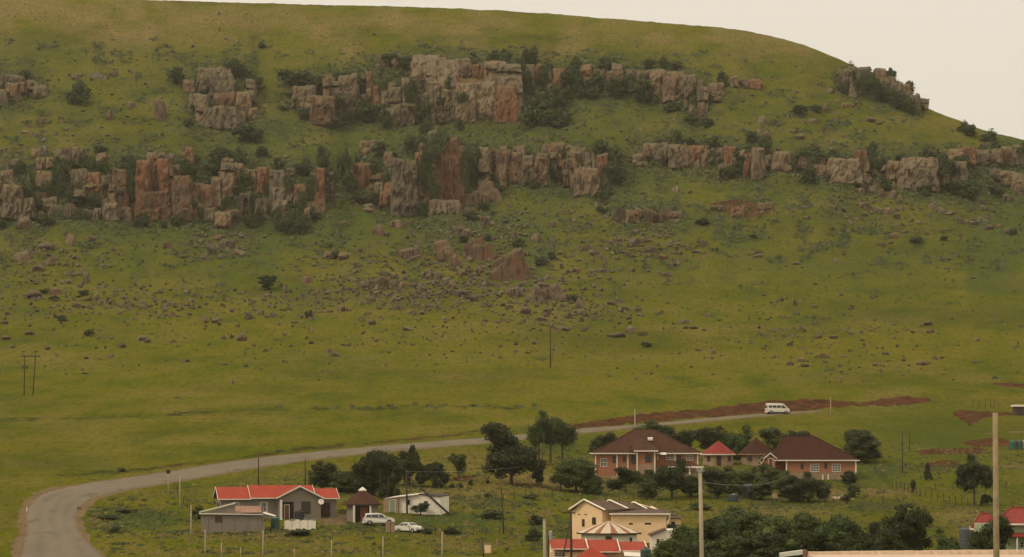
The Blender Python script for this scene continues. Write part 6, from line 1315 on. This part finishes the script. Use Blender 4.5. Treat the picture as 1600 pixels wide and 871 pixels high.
def near_roof():
    h = place_house('building', 'pale flat roof with weathered parapet cutting across the bottom right corner', 1226, 0, 0, d=150, cat='building'); s = h['s']; k = lambda px: (px - 1226) / s; z = lambda py: (YH - py) / s - h.location.z
    mt = simple('weathered_cream_parapet', (.62, .47, .32), .9, .12, 6, dirt=.45, dirtcol=(.22, .13, .07)); mr = simple('pale_pink_roof', (.50, .36, .27), .85, .08, 1.5, dirt=.25)
    m = MB(); m.box(k(1262), 17.5, -8, .62, -1.5, z(869.4)); m.build('wall', WPL, h)
    rr = random.Random(3); x = k(1263); i = 0
    # coping stones along the far edge; the roof falls toward the viewer
    m = MB(); m.box(k(1262), 17.5, -8, .29, z(869.3), z(867.0)); m.build('roof_deck', mr, h)
    while x < 17.2:
        w = rr.uniform(.42, .62); q = MB(); y0 = rr.uniform(-.02, .02); q.box(x + .006, x + w - .006, .3 + y0, .62 + y0, z(868.6), z(863.0) + .15 * (x / 16) + rr.uniform(-.012, .012)); o = q.build('coping_stone', mt, h); x += w
    m = MB(); m.prism([(k(1219.5), z(871)), (k(1219.5), z(864.8)), (k(1255), z(860)), (k(1255), z(867))], 'y', .1, .7); m.build('gable_board', simple('pale_grey_board', (.50, .49, .40), .7, .08, 3, dirt=.2), h); m = MB(); m.box(k(1255) + .003, k(1261), .05, .75, z(872), z(859.8)); m.build('chimney', simple('brown_brick_stub', (.20, .10, .06), .9, .2, 5), h)
near_roof()
def brown_shed():
    h = place_house('shed', 'small brown shed with pale flat roof at the right edge, up by the track', 1586, 648, 0, cat='shed'); s = h['s']; m = MB(); m.box(0, 5, 0, 3, -1, 14 / s); m.build('wall', simple('brown_shed_wall', (.07, .045, .035)), h); m = MB(); m.box(-.3, 5.3, -.3, 3.3, 14 / s + .002, 17 / s); m.build('roof', WPL, h); door(h, front(0), .9, 1.6, 0, 1.5, DARKW, DARKW)
brown_shed()
tank('green water tank at the right edge, left of the dark one', 1582, 702, 11, 13, simple('bright_green_tank', (.022, .10, .055), .5, .08, spec=.4)); tank('dark green water tank at the right edge, second from left', 1592.5, 702, 9, 13, GTANK); tank('pale grey water tank cut by the right edge', 1602, 702, 9, 14, METAL)
# ---------------------------------------------------------------- vehicles
CARW = simple('white_car_paint', (.66, .60, .52), .3, .03, 1, spec=.5, dirt=.12); CARG = simple('car_glass', (.022, .022, .02), .08, .1, spec=.7, dirt=0); TYRE = simple('tyre_rubber', (.018, .017, .016), .8, .1, dirt=.3)
RIM = simple('wheel_rim', (.30, .29, .26), .4, .1, metal=.5); LAMPW = simple('headlight_lens', (.55, .53, .46), .2, .05, spec=.6); LAMPR = simple('tail_light_lens', (.28, .03, .02), .3, .05, spec=.6); TRIM = simple('black_trim', (.03, .028, .026), .6, .1)
def vehicle(name, label, cat, x, yb, yaw, Lm, prof, half, belt, sidewins, ws, rw, wheels, wr, lamps=True, off=0.0, trim_z=.38):
    p = Pv(x, yb); e = empty(name, (p.x, p.y, p.z + off), R(yaw), label, cat)
    top = max(z for _, z in prof)
    def hy(z): return half * (1 - .16 * max(0, (z - belt) / (top - belt)) ** 1.0) * (1 - .05 * max(0, (belt - z - .25) / belt))
    m = MB(); n = len(prof); ins = .09
    rings = []
    for sgn, fac, dz in ((-1, 1.0, 0), (-1, .90, 1), (1, .90, 1), (1, 1.0, 0)):
        cx = sum(q[0] for q in prof) / n; cz = sum(q[1] for q in prof) / n
        rings.append([((q[0] - cx) * (1.0 if dz else 1 - ins * .35) + cx, sgn * hy(q[1]) * (fac if dz else 1.0), (q[1] - cz) * (1.0 if dz else 1 - ins * .5) + cz) for q in prof])
    v = [q for r in rings for q in r]; f = [tuple(range(n)), tuple(3 * n + i for i in range(n - 1, -1, -1))]
    for r in range(3):
        for i in range(n): j = (i + 1) % n; f.append((r * n + i, (r + 1) * n + i, (r + 1) * n + j, r * n + j))
    m.add(v, f); body = m.build('body', CARW, e)
    def sq(poly, sgn, o): return [(a, sgn * (hy(b) + o), b) for a, b in poly]
    for sgn in (-1, 1):
        for poly in sidewins:
            w = MB(); k = len(poly); w.add(sq(poly, sgn, -.02) + sq(poly, sgn, .012), [tuple(range(k)), tuple(range(2 * k - 1, k - 1, -1))] + [(i, (i + 1) % k, k + (i + 1) % k, k + i) for i in range(k)]); w.build('side_window', CARG, e)
    def cross(a, b, nm, inset=.1, o=.015):
        (x0, z0), (x1, z1) = a, b; nx, nz = (z1 - z0), -(x1 - x0); l = math.hypot(nx, nz); nx, nz = nx / l * o, nz / l * o
        if nx * (x0 - sum(q[0] for q in prof) / n) < 0: nx, nz = -nx, -nz
        y0, y1 = hy(z0) * .9 - inset * .3, hy(z1) * .9 - inset * .3; pts = [(x0, -y0, z0), (x0, y0, z0), (x1, y1, z1), (x1, -y1, z1)]
        w = MB(); w.add([(a_ - nx, b_, c_ - nz) for a_, b_, c_ in pts] + [(a_ + nx, b_, c_ + nz) for a_, b_, c_ in pts], [(0, 1, 2, 3), (7, 6, 5, 4), (0, 4, 5, 1), (1, 5, 6, 2), (2, 6, 7, 3), (3, 7, 4, 0)]); w.build(nm, CARG, e)
    cross(*ws, 'windscreen'); cross(*rw, 'rear_window')
    for wx in wheels:
        for sgn in (-1, 1):
            yo = sgn * half * .98; a = MB(); a.tube([(wx, yo - sgn * .12, wr * 1.04), (wx, yo + sgn * .006, wr * 1.04)], wr * 1.16, 16); a.build('wheel_arch', TRIM, e)
            t = MB(); t.tube([(wx, yo - sgn * .18, wr), (wx, yo - sgn * .02, wr), (wx, yo + sgn * .02, wr)], [wr * .96, wr, wr * .93], 18); w = t.build('wheel', TYRE, e); r_ = MB(); r_.tube([(wx, yo + sgn * .015, wr), (wx, yo + sgn * .035, wr)], [wr * .64, wr * .5], 10); r_.build('rim', RIM, w)
    x0 = min(q[0] for q in prof); x1 = max(q[0] for q in prof)
    for sgn in (-1, 1):
        q = MB(); q.box(x1 - .22, x1 + .012, sgn * half * .62 - .16, sgn * half * .62 + .16, trim_z + .18, trim_z + .38); q.build('headlight', LAMPW, e); q = MB(); q.box(x0 - .012, x0 + .10, sgn * half * .80 - .1, sgn * half * .80 + .1, trim_z + .25, trim_z + .62); q.build('tail_light', LAMPR, e)
        q = MB(); q.box(x1 - 1.5 if top > 2 else x1 - 1.55, x1 - 1.38 if top > 2 else x1 - 1.42, sgn * (half + .02) - .09, sgn * (half + .02) + .09, belt + .02, belt + .2); q.build('mirror', CARW if top < 2 else TRIM, e)
    for a, b in ((x0 - .05, x0 + .15), (x1 - .15, x1 + .05)): q = MB(); q.box(a, b, -half * .88, half * .88, trim_z - .14, trim_z + .06); q.build('bumper', CARW if a < 0 else TRIM, e)
    q = MB(); q.box(x0 + .1, x1 - .1, -half * .9, half * .9, trim_z - .2, trim_z - .05); q.build('underbody', TRIM, e)
    return e
vehicle('minibus', 'white minibus driving along the road in front of the red earth bank', 'minibus', 1214.5, 647.6, 14, 5.3,
    [(-2.62, .35), (-2.66, 1.0), (-2.60, 1.75), (-2.48, 2.22), (-2.2, 2.32), (.6, 2.32), (1.15, 2.22), (1.75, 1.72), (2.30, 1.22), (2.62, 1.02), (2.68, .45), (2.6, .33)], .93, 1.15,
    [[(-2.35, 1.3), (-1.55, 1.3), (-1.55, 1.85), (-2.32, 1.85)], [(-1.45, 1.3), (-.5, 1.3), (-.5, 1.85), (-1.45, 1.85)], [(-.4, 1.3), (.55, 1.3), (.55, 1.85), (-.4, 1.85)], [(.68, 1.25), (1.85, 1.25), (1.45, 1.68), (1.15, 1.85), (.68, 1.85)]],
    ((1.25, 2.12), (2.2, 1.32)), ((-2.64, 1.25), (-2.56, 1.95)), (-1.75, 1.75), .33, off=.15)
vehicle('estate_car', 'white estate car parked beside the brown roofed eight sided hut', 'car', 592, 820.5, 9, 4.4,
    [(-2.15, .3), (-2.22, .75), (-2.1, 1.05), (-1.85, 1.50), (-1.55, 1.58), (-.1, 1.60), (.35, 1.52), (1.05, 1.10), (1.75, .98), (2.08, .82), (2.16, .42), (2.05, .27)], .88, .98,
    [[(-1.95, 1.05), (-1.15, 1.03), (-1.15, 1.42), (-1.72, 1.42)], [(-1.07, 1.03), (-.15, 1.02), (-.15, 1.46), (-1.07, 1.44)], [(-.07, 1.02), (.98, 1.0), (.42, 1.38), (.2, 1.46), (-.07, 1.46)]],
    ((.38, 1.48), (1.0, 1.12)), ((-2.12, 1.02), (-1.88, 1.44)), (-1.35, 1.35), .33, off=.12)
vehicle('old_car', 'old white car with dark windows standing in the weeds, right of the gate pillars', 'car', 639, 831, -38, 3.9,
    [(-1.95, .3), (-2.0, .7), (-1.9, .92), (-1.25, .98), (-.75, 1.36), (.35, 1.38), (.85, .98), (1.8, .88), (1.95, .6), (1.9, .28)], .8, .92,
    [[(-1.1, .98), (-.3, .98), (-.3, 1.28), (-.72, 1.28)], [(-.22, .98), (.72, .98), (.34, 1.28), (-.22, 1.28)]],
    ((.38, 1.34), (.82, 1.0)), ((-1.2, 1.0), (-.78, 1.32)), (-1.2, 1.25), .29, off=-.12)

# ---------------------------------------------------------------- poles, fences, signs, cables
def pole(name, label, x, yb, yt, wpx, mat, cat='pole', d=None, lean=0.0, group=None, n=10, cap=True, arm=None):
    p = Pv(x, yb) if d is None else near(x, d); s = F / p.y; H = (YH - yt) / s - p.z if d is not None else (yb - yt) / s; r = wpx / s / 2
    e = empty(name, p, 0, label, cat, group); m = MB(); m.tube([(0, 0, -.8), (lean * .3 / s, 0, H * .35), (lean / s, 0, H)], [r * 1.15, r * 1.05, r * .85], n); m.build('shaft', mat, e, True)
    if cap: c = MB(); c.tube([(lean / s, 0, H - .02), (lean / s, 0, H + .05)], r * 1.02, n); c.build('pole_cap', METAL, e)
    return e, H, s, r
e, H, s, r = pole('utility_pole', 'tall weathered wooden pole in the foreground near the right edge', 1558, 0, 645, 9.5, POLEW, d=100, lean=-3, cap=False, n=16)
for hh in (.35, .62, .8):
    m = MB(); m.tube([(-.02, -.16, H * hh), (.0, .02, H * hh)], .018, 6); m.build('bolt', METAL, e)
e, H, s, r = pole('concrete_pole', 'pale concrete pole rising out of the dense trees, with a cable to the right', 1098, 0, 738, 6.6, CONC, d=150, lean=-4, n=12)
m = MB(); m.box(-.35 - .0, .1, -.05, .05, H + .05, H + .12); m.build('cross_arm', METAL, e)
for dx in (-.3, -.05):
    m = MB(); m.lathe([(.03, H + .12), (.05, H + .17), (.04, H + .22), (.015, H + .25)], 8, (dx, 0)); m.build('insulator', METAL, e)
pole('fence_pole', 'pale pole beside the left end of the long red roof', 852, 0, 812, 5.2, CONC, d=215, lean=-1.5)
e, H, s, r = pole('utility_pole', 'dark wooden pole beside the left gable of the cream house, with crossbar', 893, 0, 799, 3.6, DPOLE, d=255, lean=-1, cap=False); m = MB(); m.box(-.95, .35, -.06, .06, H * .98 - .1, H * .98 + .02); m.build('cross_arm', DPOLE, e)
e2 = empty('strut_pole', near(880, 256), 0, 'thin dark slanting strut at the left end of the long red roof', 'pole'); m = MB(); s = F / 256; m.tube([(-8 / s, 0, -.6), (9 / s, 0, (YH - 822) / s - e2.location.z)], .06, 8); m.build('shaft', DPOLE, e2, True)
pole('mast', 'thin dark post topped by a small pale drum, before the long red roof', 857, 0, 838, 2.4, DPOLE, d=262, cap=False)
p = near(860.5, 263); tank('small white drum on the dark post, above the left end of the red roof', 860.5, 0, 5.5, 12, METAL, 'drum', 263, 2, name='drum').location.z = (YH - 842) / (F / 263) - .0
pole('utility_pole', 'thin dark pole standing in the dry grass at the centre bottom', 787, 834, 762, 2.2, DPOLE, lean=-4, cap=False)
pole('fence_pole', 'thin dark leaning post with the grey box, bottom centre', 756, 872, 840, 2.0, DPOLE, lean=-3, cap=False)
e = place_house('meter_box', 'small pale box standing on the grass at the bottom centre', 762, 865, 5, cat='box'); m = MB(); m.box(-.5, .5, 0, .5, -.3, 1.25); m.build('box_body', CONC, e); m = MB(); m.prism([(-.06, 1.252), (.56, 1.252), (.56, 1.30), (-.06, 1.36)], 'x', -.56, .56); m.build('box_lid', TAN, e); m = MB(); m.box(-.38, .38, -.03, -.004, .1, 1.1); m.build('box_door', CREAM, e)
e, H, s, r = pole('utility_pole', 'dark pole with pale top in front of the large dark tree, strut leaning on it', 636, 803, 737, 2.6, DPOLE, lean=-1)
ps = Pv(709, 807); top = Vector((e.location.x + .2, e.location.y - .1, e.location.z + H * .88)); m = MB(); m.tube([Vector((0, 0, -.3)), top - ps], [.16, .11], 8); o = m.build('strut_pole', DPOLE, None, True, ps); tag(o, 'long dark strut slanting down from the pole with pale top to the grass', 'pole')
# overhead cable from this pole toward the large brick house
def cable(label, a, b, sag, rad=.018, name='overhead_cable'):
    a, b = Vector(a), Vector(b); m = MB(); m.tube([a.lerp(b, i / 16) - Vector((0, 0, 4 * sag * (i / 16) * (1 - i / 16))) for i in range(17)], rad, 5); tag(m.build(name, METAL), label, 'cable')
cable('thin overhead cable from the pole with pale top to the large brick house', (e.location.x, e.location.y, e.location.z + H), Pv(930, 745, 4.0) + Vector((0, 0, 0)), 1.0, .012)
c0 = near(1098, 150); c0z = (YH - 740) / F * 150
cable('thin overhead cable running right from the concrete pole, in front of the brick houses', ((1094 - 800) / F * 150, 150, c0z - .5), Pv(1236, 752, 1.2), 0.9, .011)
cable('thin overhead cable from the concrete pole to the red roofed rondavel', ((1094 - 800) / F * 150, 150, c0z), Pv(1100, 729, 2.4), .5, .011)
pole('utility_pole', 'lone thin pole on the lower hillside, right of centre', 860, 574, 508, 1.7, DPOLE, cap=False)
e = empty('pole_pair', Pv(45, 618), 0, 'pair of thin poles joined by a crossbar on the meadow at far left', 'pole'); s = F / e.location.y
for a, b, yb_ in ((37.5, 38.5, 618), (51, 55.5, 618)): m = MB(); m.tube([((a - 45) / s, 0, -1), ((b - 45) / s, 0, 63 / s)], .13, 8); m.build('post', DPOLE, e, True)
m = MB(); m.box((33 - 45) / s, (62 - 45) / s, -.1, .1, 60 / s, 61.6 / s); m.build('crossbar', DPOLE, e)
for a in (37, 56): m = MB(); m.box((a - 3 - 45) / s, (a + 3 - 45) / s, -.08, .08, 67.4 / s, 68.6 / s); m.tube([((a - 45) / s, 0, 62 / s), ((a - 45) / s, 0, 68 / s)], .05, 5); m.build('insulator_bracket', DPOLE, e)
pole('utility_pole', 'dark pole behind the ridge of the red roofed house, left of two', 404, 758, 713, 1.9, DPOLE, cap=False); pole('utility_pole', 'dark pole behind the right end of the red roofed house, right of two', 477, 758, 716, 1.9, DPOLE, cap=False)
pole('utility_pole', 'thin pole in the dark clump behind the brown roofed rondavel', 607, 785, 745, 1.4, DPOLE, cap=False)
pole('utility_pole', 'tall thin pole on the right hand meadow beside the red cut, left of two', 1410, 742, 676, 1.6, DPOLE, cap=False); pole('utility_pole', 'thin pole on the slope beyond the meadow pole, right of two', 1421, 700, 671, 1.2, DPOLE, cap=False)
pole('marker_post', 'thin pale post at the road edge before the red bank, left of the brick house', 992, 705, 640, 1.1, METAL, cap=False); pole('marker_post', 'thin pale post standing at the road bank right of the minibus', 1298, 650, 620, 1.0, CONC, cap=False); pole('utility_pole', 'thin dark post right of the big open crowned trees', 848, 745, 676, 1.2, DPOLE, cap=False)
# road signs
e, H, s, r = pole('road_sign', 'road sign on a pale post seen from behind, inside the road bend', 263, 772, 737, 1.5, CONC, 'road sign', cap=False); m = MB(); m.lathe([(.34, -.02), (.36, 0), (.34, .02)], 14); M = Matrix.Translation((0, -.08, H - .1)) @ Matrix.Rotation(R(90), 4, 'X'); m.v = [tuple(M @ Vector(q)) for q in m.v]; m.build('sign_plate', DARKW, e)
pole('marker_post', 'low white marker post at the far road edge in the bend', 42, 800, 793, 1.3, WHITE, cap=False)
tag(link('kerb_stone', BO['p'][0], None, Pv(124, 796), .3, (.9, .7, .45)), 'pale stone lying on the inner road edge at the bend', 'stone')
# fence posts
for x, yb_, yt, w, lab in [(281, 798, 742, 1.5, 'thin pale fence post behind the left end of the red roofed house'), (298.5, 845, 790, 2.2, 'tall pale fence post left of the grey shed'), (320.5, 872, 828, 2.0, 'pale fence post in front of the left corner of the grey shed'), (346, 872, 848, 1.8, 'short pale fence post below the grey shed, second from left'), (376, 873, 856, 1.7, 'shortest pale fence post below the grey shed'), (411, 873, 829, 2.3, 'thick pale fence post below the right end of the grey shed'), (460, 873, 857, 1.8, 'short pale fence post below the white garden wall'), (518, 874, 845, 2.0, 'pale fence post below the sandy yard'), (598.5, 876, 839, 2.2, 'pale fence post below the gate pillars'), (691, 876, 831, 2.6, 'thick pale fence post right of the old white car')]:
    pole('fence_post', lab, x, yb_, yt, w, CONC, 'post', group='pale concrete fence posts along the bottom edge', cap=False)
def fence(label, pts, hpx, w=.045, wires=2, mat=None, step=None, name='wire_fence'):
    """posts at photo points, strands between them"""
    P_ = [Pv(x, y) for x, y in pts]; e = empty(name, P_[0], 0, label, 'fence'); rr = random.Random(len(label)); prev = None; wv = MB()
    for p in P_:
        H = hpx / (F / p.y) * rr.uniform(.85, 1.12); m = MB(); q = p - e.location; m.tube([q + Vector((0, 0, -.4)), q + Vector((rr.uniform(-.05, .05), 0, H))], w, 6); m.build('post', mat or DPOLE, e)
        if prev is not None:
            for i in range(wires): z = .35 + .45 * i; wv.tube([prev[0] + Vector((0, 0, z)), q + Vector((0, 0, z))], .005, 3, False)
        prev = (q,)
    wv.build('wire', DPOLE, e)
def line(pts, n):
    out = []; 
    for i in range(n): u = i / (n - 1) * (len(pts) - 1); k = min(int(u), len(pts) - 2); f = u - k; out.append((pts[k][0] * (1 - f) + pts[k + 1][0] * f, pts[k][1] * (1 - f) + pts[k + 1][1] * f))
    return out
fence('fence of closely set dark posts running down the right hand meadow', line([(1366, 742), (1392, 762), (1440, 776), (1512, 790)], 24), 13, .06)
fence('fence of sparse dark posts across the right hand meadow behind the forked tree', line([(1462, 768), (1530, 764), (1600, 765)], 6), 12, .06)
fence('short row of dark posts by the track at the far right', line([(1520, 636), (1545, 637), (1560, 638)], 6), 12, .07, 2)
fence('thin wire fence along the garden before the white low building', line([(640, 838), (720, 836), (800, 838)], 9), 14, .05)
fence('thin fence of dark posts on the dry grass below the big lone tree', line([(752, 792), (815, 780), (890, 776), (930, 780)], 12), 13, .05)
fence('thin fence running from the road down behind the left end of the red roofed house', line([(272, 765), (283, 782), (296, 800), (304, 812)], 8), 12, .05)
fence('garden fence in front of the large brick house', line([(925, 785), (1000, 782), (1080, 790)], 8), 13, .05)
fence('fence of a few posts in front of the right brick house', line([(1175, 790), (1290, 790), (1380, 782)], 7), 12, .06)
pole('fence_post', 'thin dark post on the meadow above the red roof behind the wooden pole', 1581, 797, 783, 1.6, DPOLE, 'post', cap=False)
# low walls at the far right
for x, y, w, lab in [(1577, 676, 30, 'pale low wall at the right edge above the green tanks'), (1560, 731, 44, 'long pale slab on the grass behind the wooden pole'), (1540, 679, 10, 'small white slab lying above the red cut near the wooden pole')]:
    e = place_house('low_wall', lab, x, y, 3, cat='wall'); s = e['s']; m = MB(); m.box(0, w / s, 0, .25, -.4, .22); m.build('wall_body', TAN, e); m = MB(); m.box(-.05, w / s + .05, -.05, .3, .222, .30); m.build('coping', CONC, e)
# tyres / small signs before the dense shrub
e, H, s, r = pole('sign', 'small pale board on a dark post below the right brick house', 1207, 788, 770, 1.6, DPOLE, 'sign', cap=False); m = MB(); m.box(-.1, .75, -.08, -.04, H - .75, H); m.build('board', TAN, e)
# two small figures of posts high on the hill path
pole('cairn_post', 'small dark post high on the hill path, upper of two', 342, 24, 18, 2.2, DPOLE, 'post', cap=False); pole('cairn_post', 'small dark post on the hill path, lower of two', 343, 50, 44, 1.8, DPOLE, 'post', cap=False)
# ---------------------------------------------------------------- haze
def haze():
    m = bpy.data.materials.new('haze'); m.use_nodes = True; t = m.node_tree; t.nodes.clear()
    out = N(t, 'ShaderNodeOutputMaterial'); v = N(t, 'ShaderNodeVolumePrincipled'); v.inputs['Color'].default_value = (1, .95, .82, 1); v.inputs['Density'].default_value = 0.000050; v.inputs['Anisotropy'].default_value = .2
    t.links.new(v.outputs[0], out.inputs['Volume'])
    o = MB().box(-16000, 16000, -400, 9000, -40, 420).build('haze', m); tag(o, 'thin pale mist over the valley and hill', kind='stuff')
haze()
